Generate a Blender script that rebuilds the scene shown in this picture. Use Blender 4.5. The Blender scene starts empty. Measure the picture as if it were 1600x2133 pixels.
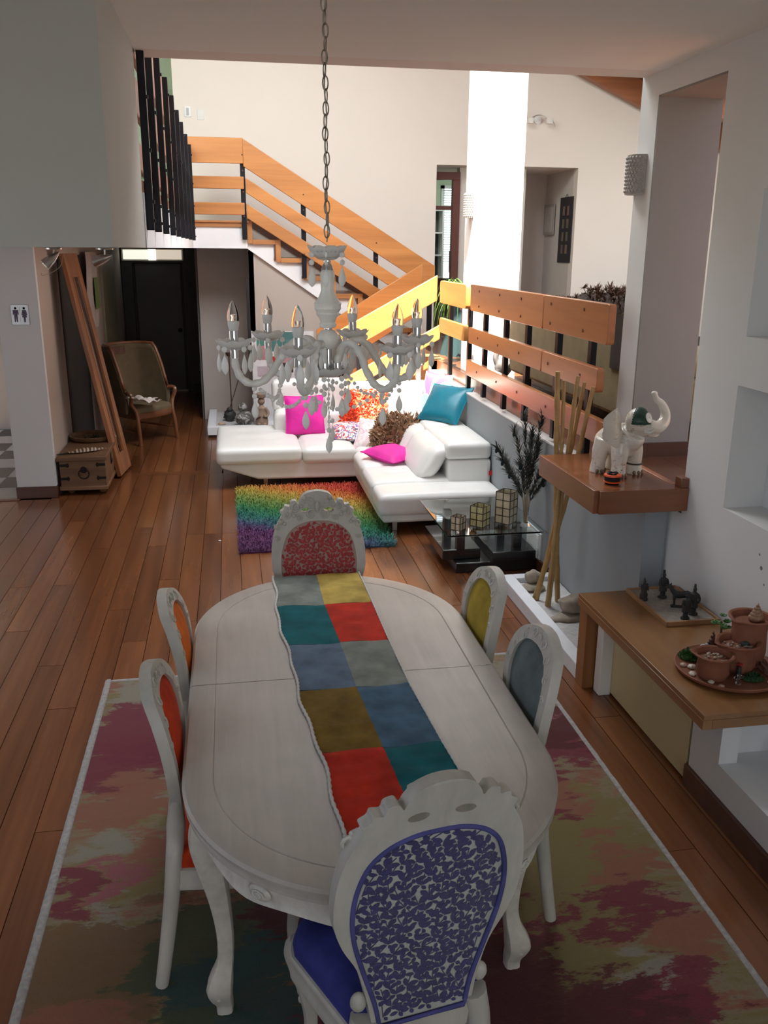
import bpy, math, random
from mathutils import Vector, Matrix, noise
C = bpy.context.scene.collection
R = math.radians
PI = math.pi
rnd = random.Random(7)

# ---------------------------------------------------------------- camera
cam_d = bpy.data.cameras.new('camera')
cam = bpy.data.objects.new('camera', cam_d); C.objects.link(cam)
cam_d.sensor_fit = 'HORIZONTAL'; cam_d.sensor_width = 36.0; cam_d.lens = 36.0*1842.35/1600.0
cam_d.clip_start = 0.05; cam_d.clip_end = 200
cam.matrix_world = (Matrix.Translation((0, 0, 2.2)) @ Matrix.Rotation(-0.169799, 4, 'Z')
                    @ Matrix.Rotation(PI/2-0.28852, 4, 'X') @ Matrix.Rotation(0.0070788, 4, 'Z'))
bpy.context.scene.camera = cam

# ---------------------------------------------------------------- world, sun, window and fill light, exposure
vs = bpy.context.scene.view_settings
vs.view_transform = 'Standard'; vs.look = 'None'; vs.gamma = 1.0; vs.use_curve_mapping = False
vs.exposure = 0.0
w = bpy.data.worlds.new('sky'); bpy.context.scene.world = w; w.use_nodes = True
nt = w.node_tree; bg = nt.nodes['Background']
sk = nt.nodes.new('ShaderNodeTexSky'); sk.sky_type = 'NISHITA'; sk.sun_disc = False
sk.sun_elevation = R(60); sk.sun_rotation = R(200); sk.air_density = 1.0; sk.dust_density = 2.0
nt.links.new(sk.outputs[0], bg.inputs[0]); bg.inputs[1].default_value = 0.42
SUN_D = Vector((0.15, 0.40, -0.90)).normalized()
sl = bpy.data.lights.new('sun', 'SUN'); sl.energy = 38.0; sl.angle = R(0.6); sl.color = (1.0, 0.93, 0.82)
so = bpy.data.objects.new('sun', sl); C.objects.link(so)
so.rotation_euler = SUN_D.to_track_quat('-Z', 'Y').to_euler(); so.location = (0, 4, 9)
def area(name, loc, target, sx, sy, power, col):
    l = bpy.data.lights.new(name, 'AREA'); l.shape = 'RECTANGLE'; l.size = sx; l.size_y = sy
    l.energy = power; l.color = col
    o = bpy.data.objects.new(name, l); C.objects.link(o); o.location = loc
    o.rotation_euler = (Vector(target)-Vector(loc)).to_track_quat('-Z', 'Y').to_euler()
    return o
area('fill_light_behind', (0.6, -2.6, 1.9), (0.6, 4, 1.7), 3.2, 1.6, 42, (0.98, 0.99, 1.0))  # area light added behind the camera as frontal fill; no window modelled
area('fill_light_left', (-3.0, 4.5, 1.5), (0, 6.0, 0.9), 1.4, 1.6, 16, (0.97, 0.98, 1.0))  # added fill from the left, in front of a closed wall
area('window_light_living', (6.2, 9.0, 3.2), (3.0, 10.5, 2.2), 3.0, 2.0, 90, (0.97, 1.0, 0.93))
area('skylight_glow', (1.3, 7.4, 5.4), (1.3, 8.3, 0), 2.6, 2.4, 265, (0.95, 0.98, 1.0))
area('office_fill_light', (3.3, 13.6, 3.25), (3.5, 14.2, 1.5), 0.6, 0.6, 9, (0.95, 1.0, 0.95))  # ceiling area light added to brighten the office, apart from its window
area('upper_corridor_fill', (-1.2, 7.6, 4.6), (-1.7, 10.5, 3.2), 0.8, 2.0, 70, (0.93, 1.0, 0.9))  # area light added to lift the green corridor walls; no lamp modelled

# ---------------------------------------------------------------- materials
MATS = {}
def inp(b, n, v):
    if n in b.inputs: b.inputs[n].default_value = v
def newmat(name):
    m = bpy.data.materials.new(name); m.use_nodes = True
    nt = m.node_tree; b = nt.nodes['Principled BSDF']; return m, nt, b
def N(nt, t, **k):
    n = nt.nodes.new(t)
    for a, v in k.items():
        if a.startswith('i_'):
            n.inputs[int(a[2:])].default_value = v
        else: setattr(n, a, v)
    return n
def c4(c): return (c[0], c[1], c[2], 1.0)
def coords(nt, scale=(1, 1, 1), rnd_off=False, kind='Object'):
    tc = N(nt, 'ShaderNodeTexCoord'); mp = N(nt, 'ShaderNodeMapping')
    mp.inputs['Scale'].default_value = scale
    if rnd_off:
        oi = N(nt, 'ShaderNodeObjectInfo'); mu = N(nt, 'ShaderNodeMath', operation='MULTIPLY', i_1=37.0)
        nt.links.new(oi.outputs['Random'], mu.inputs[0])
        ad = N(nt, 'ShaderNodeVectorMath', operation='ADD')
        nt.links.new(tc.outputs[kind], ad.inputs[0]); nt.links.new(mu.outputs[0], ad.inputs[1])
        nt.links.new(ad.outputs[0], mp.inputs[0])
    else: nt.links.new(tc.outputs[kind], mp.inputs[0])
    return mp.outputs[0]
def noise_n(nt, vec, scale, detail=4, rough=0.55, dist=0.0):
    n = N(nt, 'ShaderNodeTexNoise'); n.inputs['Scale'].default_value = scale
    n.inputs['Detail'].default_value = detail; n.inputs['Roughness'].default_value = rough
    n.inputs['Distortion'].default_value = dist
    nt.links.new(vec, n.inputs['Vector']); return n.outputs['Fac']
def ramp(nt, fac, stops, mode='LINEAR'):
    r = N(nt, 'ShaderNodeValToRGB'); r.color_ramp.interpolation = mode
    el = r.color_ramp.elements
    while len(el) > 1: el.remove(el[-1])
    el[0].position = stops[0][0]; el[0].color = c4(stops[0][1])
    for p, c in stops[1:]:
        e = el.new(p); e.color = c4(c)
    nt.links.new(fac, r.inputs[0]); return r.outputs[0]
def mix(nt, fac, a, b, mode='MIX'):
    m = N(nt, 'ShaderNodeMix', data_type='RGBA', blend_type=mode)
    for s, v in ((m.inputs[0], fac), (m.inputs[6], a), (m.inputs[7], b)):
        if hasattr(v, 'links'): nt.links.new(v, s)
        elif isinstance(v, (tuple, list)): s.default_value = c4(v)
        else: s.default_value = v
    return m.outputs[2]
def bump(nt, b, h, strength, dist=0.01):
    bp = N(nt, 'ShaderNodeBump'); bp.inputs['Strength'].default_value = strength
    bp.inputs['Distance'].default_value = dist
    nt.links.new(h, bp.inputs['Height']); nt.links.new(bp.outputs[0], b.inputs['Normal'])
def sh(c, k): return (c[0]*k, c[1]*k, c[2]*k)
def opal(name, col):
    m, nt, b = newmat(name); inp(b, 'Base Color', c4(col)); inp(b, 'Roughness', 0.3)
    t = N(nt, 'ShaderNodeBsdfTranslucent'); t.inputs[0].default_value = c4(col); mx = N(nt, 'ShaderNodeMixShader'); mx.inputs[0].default_value = 0.45
    nt.links.new(b.outputs[0], mx.inputs[1]); nt.links.new(t.outputs[0], mx.inputs[2]); nt.links.new(mx.outputs[0], nt.nodes['Material Output'].inputs[0]); return m
def plain(name, col, rough=0.6, metal=0.0, var=0.08, vs=6.0, bmp=0.0, bs=60.0, sheen=0.0, coat=0.0, spec=None, rnd_off=False):
    if name in MATS: return MATS[name]
    m, nt, b = newmat(name); v = coords(nt, rnd_off=rnd_off)
    f = noise_n(nt, v, vs)
    nt.links.new(ramp(nt, f, [(0.3, sh(col, 1-var)), (0.7, sh(col, 1+var))]), b.inputs['Base Color'])
    inp(b, 'Roughness', rough); inp(b, 'Metallic', metal); inp(b, 'Sheen Weight', sheen); inp(b, 'Coat Weight', coat)
    if spec is not None: inp(b, 'Specular IOR Level', spec)
    if bmp: bump(nt, b, noise_n(nt, v, bs, 3), bmp, 0.004)
    MATS[name] = m; return m
def wood(name, dark, light, rough=0.4, axis='Y', grain=14.0, coat=0.0, rvar=0.25, bmp=0.15):
    if name in MATS: return MATS[name]
    m, nt, b = newmat(name)
    s = {'X': (0.06, 1, 1), 'Y': (1, 0.06, 1), 'Z': (1, 1, 0.06)}[axis]
    v = coords(nt, s, True)
    f = noise_n(nt, v, grain, 5, 0.6, 0.6); f2 = noise_n(nt, v, grain*5, 3)
    f3 = N(nt, 'ShaderNodeMath', operation='MULTIPLY_ADD', i_1=0.25); nt.links.new(f2, f3.inputs[0]); nt.links.new(f, f3.inputs[2])
    col = ramp(nt, f3.outputs[0], [(0.35, dark), (0.85, light)])
    oi = N(nt, 'ShaderNodeObjectInfo')
    mr = N(nt, 'ShaderNodeMapRange'); mr.inputs[3].default_value = 1-rvar; mr.inputs[4].default_value = 1+rvar*0.6
    nt.links.new(oi.outputs['Random'], mr.inputs[0])
    vv = N(nt, 'ShaderNodeVectorMath', operation='SCALE'); nt.links.new(col, vv.inputs[0]); nt.links.new(mr.outputs[0], vv.inputs['Scale'])
    nt.links.new(vv.outputs[0], b.inputs['Base Color'])
    inp(b, 'Roughness', rough); inp(b, 'Coat Weight', coat); inp(b, 'Coat Roughness', 0.15)
    if bmp: bump(nt, b, f2, bmp, 0.002)
    MATS[name] = m; return m
def glassy(name, col=(1, 1, 1), rough=0.0, ior=1.45, thin=False):
    if name in MATS: return MATS[name]
    m, nt, b = newmat(name); inp(b, 'Base Color', c4(col)); inp(b, 'Roughness', rough)
    inp(b, 'Transmission Weight', 1.0); inp(b, 'IOR', ior); MATS[name] = m; return m
def emit(name, col, s):
    if name in MATS: return MATS[name]
    m, nt, b = newmat(name); inp(b, 'Base Color', c4(col)); inp(b, 'Emission Color', c4(col)); inp(b, 'Emission Strength', s)
    MATS[name] = m; return m

# ---------------------------------------------------------------- mesh builder
class MB:
    def __init__(s): s.v = []; s.f = []; s.smooth = True
    def add(s, vs, fs):
        o = len(s.v); s.v += [tuple(v) for v in vs]; s.f += [tuple(i+o for i in f) for f in fs]; return s
    def box(s, x0, x1, y0, y1, z0, z1, M=None):
        vs = [Vector(p) for p in ((x0,y0,z0),(x1,y0,z0),(x1,y1,z0),(x0,y1,z0),(x0,y0,z1),(x1,y0,z1),(x1,y1,z1),(x0,y1,z1))]
        if M is not None: vs = [M @ v for v in vs]
        return s.add(vs, [(3,2,1,0),(4,5,6,7),(0,1,5,4),(1,2,6,5),(2,3,7,6),(3,0,4,7)])
    def prism(s, poly, a, b, ax='z', M=None):
        def P(u, v, w):
            return {'z': (u, v, w), 'y': (u, w, v), 'x': (w, u, v)}[ax]
        n = len(poly)
        vs = [Vector(P(u, v, a)) for u, v in poly] + [Vector(P(u, v, b)) for u, v in poly]
        if M is not None: vs = [M @ v for v in vs]
        fs = [tuple(range(n))[::-1], tuple(range(n, 2*n))] + [(i, (i+1) % n, n+(i+1) % n, n+i) for i in range(n)]
        if ax == 'y': fs = [f[::-1] for f in fs]
        return s.add(vs, fs)
    def tube(s, pts, r, n=8, cap=True, closed=False, flat=1.0, up=None, twist=0.0):
        pts = [Vector(p) for p in pts]; m = len(pts)
        rr = r if isinstance(r, (list, tuple)) else [r]*m
        T = []
        for i in range(m):
            if closed: t = pts[(i+1) % m]-pts[i-1]
            else: t = pts[min(i+1, m-1)]-pts[max(i-1, 0)]
            T.append(t.normalized() if t.length > 1e-9 else Vector((0, 0, 1)))
        u = Vector(up) if up else (Vector((0, 0, 1)) if abs(T[0].z) < 0.9 else Vector((1, 0, 0)))
        vs = []
        for i in range(m):
            t = T[i]
            if up: a = t.cross(Vector(up)).normalized()
            else:
                u = (u - t*u.dot(t)); u = u.normalized() if u.length > 1e-6 else t.orthogonal().normalized()
                a = t.cross(u)
            b = a.cross(t).normalized()
            if not up: b = u
            for k in range(n):
                an = 2*PI*k/n + twist*i
                vs.append(pts[i]+(a*math.cos(an)+b*math.sin(an)*flat)*rr[i])
        fs = []
        for i in range(m if closed else m-1):
            j = (i+1) % m
            for k in range(n):
                k2 = (k+1) % n; fs.append((i*n+k, i*n+k2, j*n+k2, j*n+k))
        if cap and not closed:
            fs.append(tuple(range(n))[::-1]); fs.append(tuple((m-1)*n+k for k in range(n)))
        return s.add(vs, fs)
    def sweep(s, pts, sec, up, closed=False):
        """sweep a closed 2D section (side, up) along pts; up is a fixed vector or list"""
        pts = [Vector(p) for p in pts]; m = len(pts); n = None; vs = []
        for i in range(m):
            if closed: t = pts[(i+1) % m]-pts[i-1]
            else: t = pts[min(i+1, m-1)]-pts[max(i-1, 0)]
            t.normalize(); U = Vector(up[i] if isinstance(up, list) else up)
            a = t.cross(U).normalized(); b = a.cross(t).normalized()
            sc = sec(i/(m-1 if m > 1 else 1)) if callable(sec) else sec
            n = len(sc)
            for x, y in sc: vs.append(pts[i]+a*x+b*y)
        fs = []
        for i in range(m if closed else m-1):
            j = (i+1) % m
            for k in range(n):
                k2 = (k+1) % n; fs.append((i*n+k, i*n+k2, j*n+k2, j*n+k))
        if not closed: fs.append(tuple(range(n))[::-1]); fs.append(tuple((m-1)*n+k for k in range(n)))
        return s.add(vs, fs)
    def lathe(s, prof, n=24, c=(0, 0, 0), M=None, wob=None):
        vs = []; m = len(prof)
        for i, (r, z) in enumerate(prof):
            for k in range(n):
                a = 2*PI*k/n; q = r*(1+(wob(a, i/(m-1)) if wob else 0))
                v = Vector((q*math.cos(a), q*math.sin(a), z))
                vs.append((M @ v if M is not None else v)+Vector(c))
        fs = [(i*n+k, i*n+(k+1) % n, (i+1)*n+(k+1) % n, (i+1)*n+k) for i in range(m-1) for k in range(n)]
        if prof[0][0] > 1e-5: fs.append(tuple(range(n))[::-1])
        if prof[-1][0] > 1e-5: fs.append(tuple((m-1)*n+k for k in range(n)))
        return s.add(vs, fs)
    def ball(s, c, r, n=12, m=8, M=None, disp=None):
        if not isinstance(r, (tuple, list)): r = (r, r, r)
        vs = [Vector((0, 0, -1))]; 
        for i in range(1, m):
            ph = -PI/2+PI*i/m
            for k in range(n): vs.append(Vector((math.cos(ph)*math.cos(2*PI*k/n), math.cos(ph)*math.sin(2*PI*k/n), math.sin(ph))))
        vs.append(Vector((0, 0, 1)))
        out = []
        for v in vs:
            q = disp(v) if disp else 1.0
            p = Vector((v.x*r[0], v.y*r[1], v.z*r[2]))*q
            out.append((M @ p if M is not None else p)+Vector(c))
        L = len(vs)-1
        fs = [(0, 1+(k+1) % n, 1+k) for k in range(n)]
        for i in range(m-2):
            for k in range(n):
                a = 1+i*n+k; b = 1+i*n+(k+1) % n; fs.append((a, b, b+n, a+n))
        o = 1+(m-2)*n
        fs += [(o+k, o+(k+1) % n, L) for k in range(n)]
        return s.add(out, fs)
    def grid(s, fn, nu, nv):
        vs = [fn(i/nu, j/nv) for j in range(nv+1) for i in range(nu+1)]
        fs = [(j*(nu+1)+i, j*(nu+1)+i+1, (j+1)*(nu+1)+i+1, (j+1)*(nu+1)+i) for j in range(nv) for i in range(nu)]
        return s.add(vs, fs)
    def rbox(s, x0, x1, y0, y1, z0, z1, r=0.05, puff=0.0, n=8, M=None, side=0.0):
        """soft upholstered block: rounded box with a puffed top"""
        c = Vector(((x0+x1)/2, (y0+y1)/2, (z0+z1)/2)); h = Vector(((x1-x0)/2, (y1-y0)/2, (z1-z0)/2))
        r = min(r, h.x*0.98, h.y*0.98, h.z*0.98)
        def m1(t): # spread samples toward the ends
            return math.copysign(1-(1-abs(t))**1.6, t)
        vs = []; fs = []; key = {}
        def vert(a, b, d):
            k = (round(a, 5), round(b, 5), round(d, 5))
            if k in key: return key[k]
            p = Vector((a*h.x, b*h.y, d*h.z))
            q = Vector((max(-h.x+r, min(h.x-r, p.x)), max(-h.y+r, min(h.y-r, p.y)), max(-h.z+r, min(h.z-r, p.z))))
            dd = p-q
            if dd.length > 1e-9: p = q+dd.normalized()*r
            g = (1-abs(a)**3)*(1-abs(b)**3)
            if d > 0: p.z += puff*g*d
            if side:
                p.x += side*a*(1-abs(b)**3)*(1-d*d); p.y += side*b*(1-abs(a)**3)*(1-d*d)
            p = p+c
            if M is not None: p = M @ p
            key[k] = len(vs); vs.append(p); return key[k]
        L = [m1(-1+2*i/n) for i in range(n+1)]
        for ax in range(3):
            for sg in (-1, 1):
                for i in range(n):
                    for j in range(n):
                        q = []
                        for (a, b) in ((L[i], L[j]), (L[i+1], L[j]), (L[i+1], L[j+1]), (L[i], L[j+1])):
                            co = [0, 0, 0]; co[ax] = sg; co[(ax+1) % 3] = a; co[(ax+2) % 3] = b
                            q.append(vert(*co))
                        fs.append(tuple(q) if sg > 0 else tuple(q[::-1]))
        return s.add(vs, fs)
    def pillow(s, w, h, t, M=None, n=14, pinch=0.06):
        """pillow in local XY plane, thickness along Z"""
        vs = []; fs = []
        for sg in (1, -1):
            o = len(vs)
            for j in range(n+1):
                for i in range(n+1):
                    u = -1+2*i/n; v = -1+2*j/n
                    k = ((1-u**2)*(1-v**2))**0.42 if abs(u) < 1 and abs(v) < 1 else 0
                    x = u*w/2*(1-pinch*(1-v*v)*abs(u)); y = v*h/2*(1-pinch*(1-u*u)*abs(v))
                    z = sg*t/2*k*(1+0.10*noise.noise(Vector((u*2+sg*5, v*2, t*9))))
                    p = Vector((x, y, z)); vs.append(M @ p if M is not None else p)
            for j in range(n):
                for i in range(n):
                    q = (o+j*(n+1)+i, o+j*(n+1)+i+1, o+(j+1)*(n+1)+i+1, o+(j+1)*(n+1)+i)
                    fs.append(q if sg > 0 else q[::-1])
        return s.add(vs, fs)
    def xf(s, M): s.v = [tuple(M @ Vector(v)) for v in s.v]; return s
    def build(s, name, mat=None, parent=None, bevel=0.0, seg=2, smooth=True, angle=40, label=None, kind=None, sub=0):
        me = bpy.data.meshes.new(name); me.from_pydata(s.v, [], s.f); me.validate()
        if smooth and len(me.polygons):
            me.shade_smooth()
            me.set_sharp_from_angle(angle=R(angle))
        if mat:
            for mm in (mat if isinstance(mat, list) else [mat]): me.materials.append(mm)
        o = bpy.data.objects.new(name, me); C.objects.link(o)
        if parent: o.parent = parent
        if bevel:
            md = o.modifiers.new('bevel', 'BEVEL'); md.width = bevel; md.segments = seg; md.limit_method = 'ANGLE'; md.angle_limit = R(35)
        if sub:
            md = o.modifiers.new('sub', 'SUBSURF'); md.levels = sub; md.render_levels = sub
        if label: o['label'] = label
        if kind: o['kind'] = kind
        return o
def thing(name, label, cat, loc=(0, 0, 0), rz=0.0, group=None):
    o = bpy.data.objects.new(name, None); C.objects.link(o); o.empty_display_size = 0.05
    o.location = loc; o.rotation_euler = (0, 0, rz); o['label'] = label; o['category'] = cat
    if group: o['group'] = group
    return o
def tag(o, label, cat, group=None):
    o['label'] = label; o['category'] = cat
    if group: o['group'] = group
    return o
def struct(name, mb, mat, parent=None, **k):
    return mb.build(name, mat, parent, kind='structure', **k)
def instance(o, name, parent=None, loc=None, rot=None, scale=None):
    c = o.copy(); c.name = name; C.objects.link(c)
    if parent is not None: c.parent = parent
    if loc is not None: c.location = loc
    if rot is not None: c.rotation_euler = rot
    if scale is not None: c.scale = scale
    return c
def copy_tree(o, parent=None):
    c = o.copy(); C.objects.link(c)
    if parent is not None: c.parent = parent
    for ch in list(o.children): copy_tree(ch, c)
    return c
def TRS(loc, rx=0, ry=0, rz=0, s=1.0):
    return Matrix.Translation(loc) @ Matrix.Rotation(rz, 4, 'Z') @ Matrix.Rotation(ry, 4, 'Y') @ Matrix.Rotation(rx, 4, 'X') @ Matrix.Scale(s, 4)
def cr(pts, n=6, closed=False):
    """catmull-rom through points (any dimension)"""
    P = [Vector(p) for p in pts]; out = []; m = len(P)
    rng = range(m) if closed else range(m-1)
    for i in rng:
        p0 = P[(i-1) % m] if closed else P[max(i-1, 0)]; p1 = P[i]; p2 = P[(i+1) % m]; p3 = P[(i+2) % m] if closed else P[min(i+2, m-1)]
        for k in range(n):
            t = k/n
            out.append(0.5*((2*p1)+(p2-p0)*t+(2*p0-5*p1+4*p2-p3)*t*t+(3*p1-p0-3*p2+p3)*t**3))
    if not closed: out.append(P[-1].copy())
    return out
def lerp_tab(tab, x):
    if x <= tab[0][0]: return tab[0][1]
    for (a, va), (b, vb) in zip(tab, tab[1:]):
        if x <= b: return va+(vb-va)*(x-a)/(b-a)
    return tab[-1][1]

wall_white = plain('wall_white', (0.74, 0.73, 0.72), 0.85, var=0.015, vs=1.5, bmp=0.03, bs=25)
wall_cool = plain('wall_cool', (0.70, 0.72, 0.74), 0.85, var=0.015, vs=1.5, bmp=0.03, bs=25)
wall_pink = plain('wall_pink', (0.77, 0.69, 0.635), 0.85, var=0.02, vs=1.2, bmp=0.03, bs=25)
wall_taupe = plain('wall_taupe', (0.45, 0.39, 0.35), 0.85, var=0.02, vs=1.5, bmp=0.03, bs=25)
wall_blue = plain('wall_blue_grey', (0.31, 0.345, 0.365), 0.75, var=0.02, vs=1.5, bmp=0.03, bs=25)
wall_green = plain('wall_green', (0.62, 0.70, 0.56), 0.85, var=0.02, vs=1.5)
white_paint = plain('white_paint', (0.80, 0.80, 0.80), 0.6, var=0.02)
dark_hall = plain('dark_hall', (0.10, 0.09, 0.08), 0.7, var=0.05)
floor_wood = wood('floor_wood', (0.080, 0.026, 0.009), (0.23, 0.083, 0.029), 0.24, 'Y', 5.0, 0.25, 0.24, 0.1)
rail_wood = wood('rail_wood', (0.36, 0.13, 0.035), (0.62, 0.26, 0.075), 0.32, 'Y', 5.0, 0.3, 0.12)
rail_wood_x = wood('rail_wood_x', (0.36, 0.13, 0.035), (0.62, 0.26, 0.075), 0.35, 'X', 5.0, 0.2, 0.12)
red_wood = wood('red_wood', (0.15, 0.040, 0.016), (0.33, 0.11, 0.045), 0.3, 'X', 6.0, 0.3, 0.15)
dark_wood = wood('dark_wood', (0.045, 0.014, 0.008), (0.10, 0.035, 0.018), 0.35, 'X', 6.0, 0.2, 0.15)
bench_wood = wood('bench_wood', (0.19, 0.085, 0.028), (0.34, 0.165, 0.06), 0.33, 'Y', 6.0, 0.25, 0.1)
chest_wood = wood('chest_wood', (0.10, 0.048, 0.022), (0.22, 0.115, 0.055), 0.5, 'X', 7.0, 0.0, 0.15)
black_metal = plain('black_metal', (0.012, 0.012, 0.016), 0.45, 0.6)
steel = plain('brushed_steel', (0.45, 0.43, 0.40), 0.3, 1.0)
chrome = plain('chrome', (0.75, 0.75, 0.75), 0.08, 1.0, var=0.0)
chair_white = None
# ================================================================= STRUCTURE
# ---- floors made of planks
fl = MB().box(-3.4, 2.2, -1.5, 14.8, -0.12, -0.022)
floor_o = struct('floor', fl, plain('floor_gap', (0.02, 0.008, 0.004), 0.7), smooth=False)
PW = 0.14
plank_mesh = {}
def plank(parent, x, y0, y1, z=0.0, wdt=PW, mat=None, horiz=False, th=0.02, name='floor_plank'):
    L = round((y1-y0)*4)/4 if (y1-y0) > 0.6 else round(y1-y0, 2)
    L = y1-y0
    key = (round(L, 2), wdt, horiz, th, mat.name if mat else '')
    if key not in plank_mesh:
        g = 0.0018
        mb = MB().box(-wdt/2+g, wdt/2-g, -L/2+g, L/2-g, -th, 0)
        me = bpy.data.meshes.new('plank'); me.from_pydata(mb.v, [], mb.f); me.materials.append(mat or floor_wood)
        plank_mesh[key] = me
    o = bpy.data.objects.new(name, plank_mesh[key]); C.objects.link(o); o.parent = parent
    o.location = (x, (y0+y1)/2, z+rnd.uniform(-0.0008, 0.0004))
    if horiz: o.rotation_euler = (0, 0, PI/2)
    return o
rr = random.Random(3)
x = -3.36
while x < 2.12:
    xc = x+PW/2
    y = 1.15 if xc > -1.2 else 1.9
    segs = []
    far = 8.15 if xc < -1.66 else (8.92 if xc < 2.1 else 9.0)
    if -0.15 < xc < 2.1: far = 9.5
    step0 = rr.choice([0.5, 1.0, 1.5, 2.0, 0.75, 1.25])
    while y < far-0.01:
        L = step0 if step0 else rr.choice([1.75, 2.25, 2.0, 2.5]); step0 = 0
        e = min(far, round((y+L)*20)/20)
        if far-e < 0.35: e = far
        segs.append((y, e)); y = e
    if -1.65 < xc < -0.15:
        y = 9.06
        first = True
        while y < 14.6:
            e = min(14.6, y+(rr.choice([0.8, 1.4, 2.0]) if first else 2.5)); first = False
            if 14.6-e < 0.4: e = 14.6
            segs.append((y, e)); y = e
    for a, b in segs: plank(floor_o, xc, a, b)
    x += PW
plank(floor_o, 0, 0, 1.5, horiz=True).location = (-0.90, 8.99, 0.0)
# checker tiles of the washroom
tw = plain('tile_white', (0.34, 0.34, 0.33), 0.3); tb = plain('tile_black', (0.02, 0.02, 0.02), 0.25)
wf = struct('floor_washroom', MB().box(-4.2, -1.96, 8.2, 11.6, -0.1, -0.02), tb, smooth=False)
for i in range(7):
    for j in range(8):
        xx = -1.96-0.3*(i+1); yy = 8.2+0.42*j
        MB().box(xx+0.002, xx+0.298, yy+0.002, yy+0.418, -0.02, 0.001).build('floor_tile', tb if (i+j) % 2 else tw, wf, smooth=False)
struct('trim_1', MB().box(-3.4, -1.95, 8.13, 8.2, 0, 0.006), wood('red_wood_sill', (0.10, 0.03, 0.012), (0.22, 0.08, 0.03), 0.3, 'X'), bevel=0.001)
struct('wall_washroom', MB().box(-4.4, -4.2, 8.2, 11.7, 0, 2.2).box(-4.4, -1.95, 11.6, 11.7, 0, 2.2), wall_taupe)

# ---- left: dining wall, overhang with the landing, hall
struct('wall_left', MB().box(-3.6, -3.4, -3.1, 8.4, 0, 2.2).box(-3.4, -2.9, 8.2, 8.4, 0, 2.2), wall_white)
struct('wall_back_dining', MB().box(-3.6, 2.7, -3.3, -3.1, 0, 3.1), wall_white)
# pier and hall wall
struct('wall_pier', MB().box(-1.97, -1.63, 8.2, 8.27, 0.11, 2.2), wall_cool)
struct('baseboard_pier', MB().box(-1.98, -1.62, 8.185, 8.27, 0, 0.11), dark_wood, bevel=0.004)
struct('wall_hall', MB().box(-1.97, -1.63, 8.27, 14.75, 0, 2.2), plain('wall_beige', (0.46, 0.39, 0.34), 0.85, var=0.02, vs=1.5))
# landing slab (its underside is the hall ceiling), full wall at the near end
struct('ceiling_hall', MB().box(-3.6, -0.40, 4.72, 12.0, 2.2, 2.44).box(-0.40, 0.235, 11.1, 12.0, 2.2, 2.44).box(-3.6, -0.40, 12.0, 14.8, 2.2, 2.44), wall_white, smooth=False)
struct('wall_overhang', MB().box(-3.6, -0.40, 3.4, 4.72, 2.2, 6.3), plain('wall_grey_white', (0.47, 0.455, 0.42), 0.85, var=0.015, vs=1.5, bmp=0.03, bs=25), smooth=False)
struct('floor_landing', MB().box(-3.6, -0.42, 4.72, 13.5, 2.44, 2.50).box(-0.42, 0.235, 11.12, 12.0, 2.44, 2.50), floor_wood, smooth=False)
struct('wall_corridor', MB().box(-1.95, -1.8, 4.72, 13.6, 2.5, 6.4).box(-1.95, -0.5, 13.5, 13.65, 2.5, 6.4).box(-0.58, -0.43, 12.15, 13.6, 2.5, 6.4), wall_green, smooth=False)
struct('trim_2', MB().box(-1.8, -0.58, 13.36, 13.5, 3.95, 4.25).box(-1.8, -0.58, 13.40, 13.5, 3.15, 3.2), plain('green_trim', (0.52, 0.60, 0.47), 0.8))

# ---- near ceiling and the right dining wall with passage and niches
struct('ceiling', MB().box(-0.40, 2.26, -3.3, 4.75, 3.1, 3.4).box(-3.6, -0.40, -3.3, 3.4, 3.1, 3.4).box(2.26, 2.75, -3.3, 4.96, 3.1, 3.4), plain('ceiling_paint', (0.80, 0.79, 0.75), 0.9, var=0.015, vs=1.2), smooth=False)
def wall_holes(x0, x1, ys, zs, holes):
    """a wall slab normal to x, assembled from cells, leaving the holes (y0,y1,z0,z1) open"""
    Y = sorted(set(list(ys)+[h[0] for h in holes]+[h[1] for h in holes])); Z = sorted(set(list(zs)+[h[2] for h in holes]+[h[3] for h in holes]))
    mb = MB()
    for a, b in zip(Y, Y[1:]):
        for c, d in zip(Z, Z[1:]):
            m = ((a+b)/2, (c+d)/2)
            if not any(h[0] < m[0] < h[1] and h[2] < m[1] < h[3] for h in holes): mb.box(x0, x1, a, b, c, d)
    return mb
holes = [(4.07, 4.75, 0.9, 2.985), (2.35, 3.69, 1.04, 1.62), (2.35, 3.67, 1.84, 2.46)]
wr = wall_holes(2.26, 2.46, (-3.1, 4.96), (0, 3.1), holes)
wr2 = wall_holes(2.46, 2.62, (-3.1, 4.96), (0, 3.1), holes[:1])
wr.add(wr2.v, wr2.f)
struct('wall_right', wr, plain('wall_right_white', (0.72, 0.72, 0.71), 0.85, var=0.015, vs=1.5, bmp=0.03, bs=25), smooth=False)
struct('wall_above_ceiling', MB().box(-0.40, 2.62, 4.75, 4.95, 3.1, 6.6).box(2.62, 7.0, 4.75, 4.95, 3.4, 6.6), wall_pink, smooth=False)
struct('wall_passage_shade', MB().box(2.262, 2.62, 4.735, 4.75, 0.9, 2.975).box(2.262, 2.62, 4.07, 4.735, 2.975, 2.985), plain('passage_shade', (0.27, 0.255, 0.235), 0.85, var=0.02), smooth=False)  # thin dark sheets over jamb and soffit, the passage shade put into their colour
struct('wall_hall_opening', MB().box(-1.632, -1.622, 9.25, 10.65, 0.0, 2.12), plain('opening_shade', (0.02, 0.018, 0.016), 0.8), smooth=False)  # flat black sheet on the wall, painted as the shade inside a doorway
struct('baseboard_passage', MB().box(2.27, 2.63, 4.715, 4.735, 1.05, 1.13), dark_wood)
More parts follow.
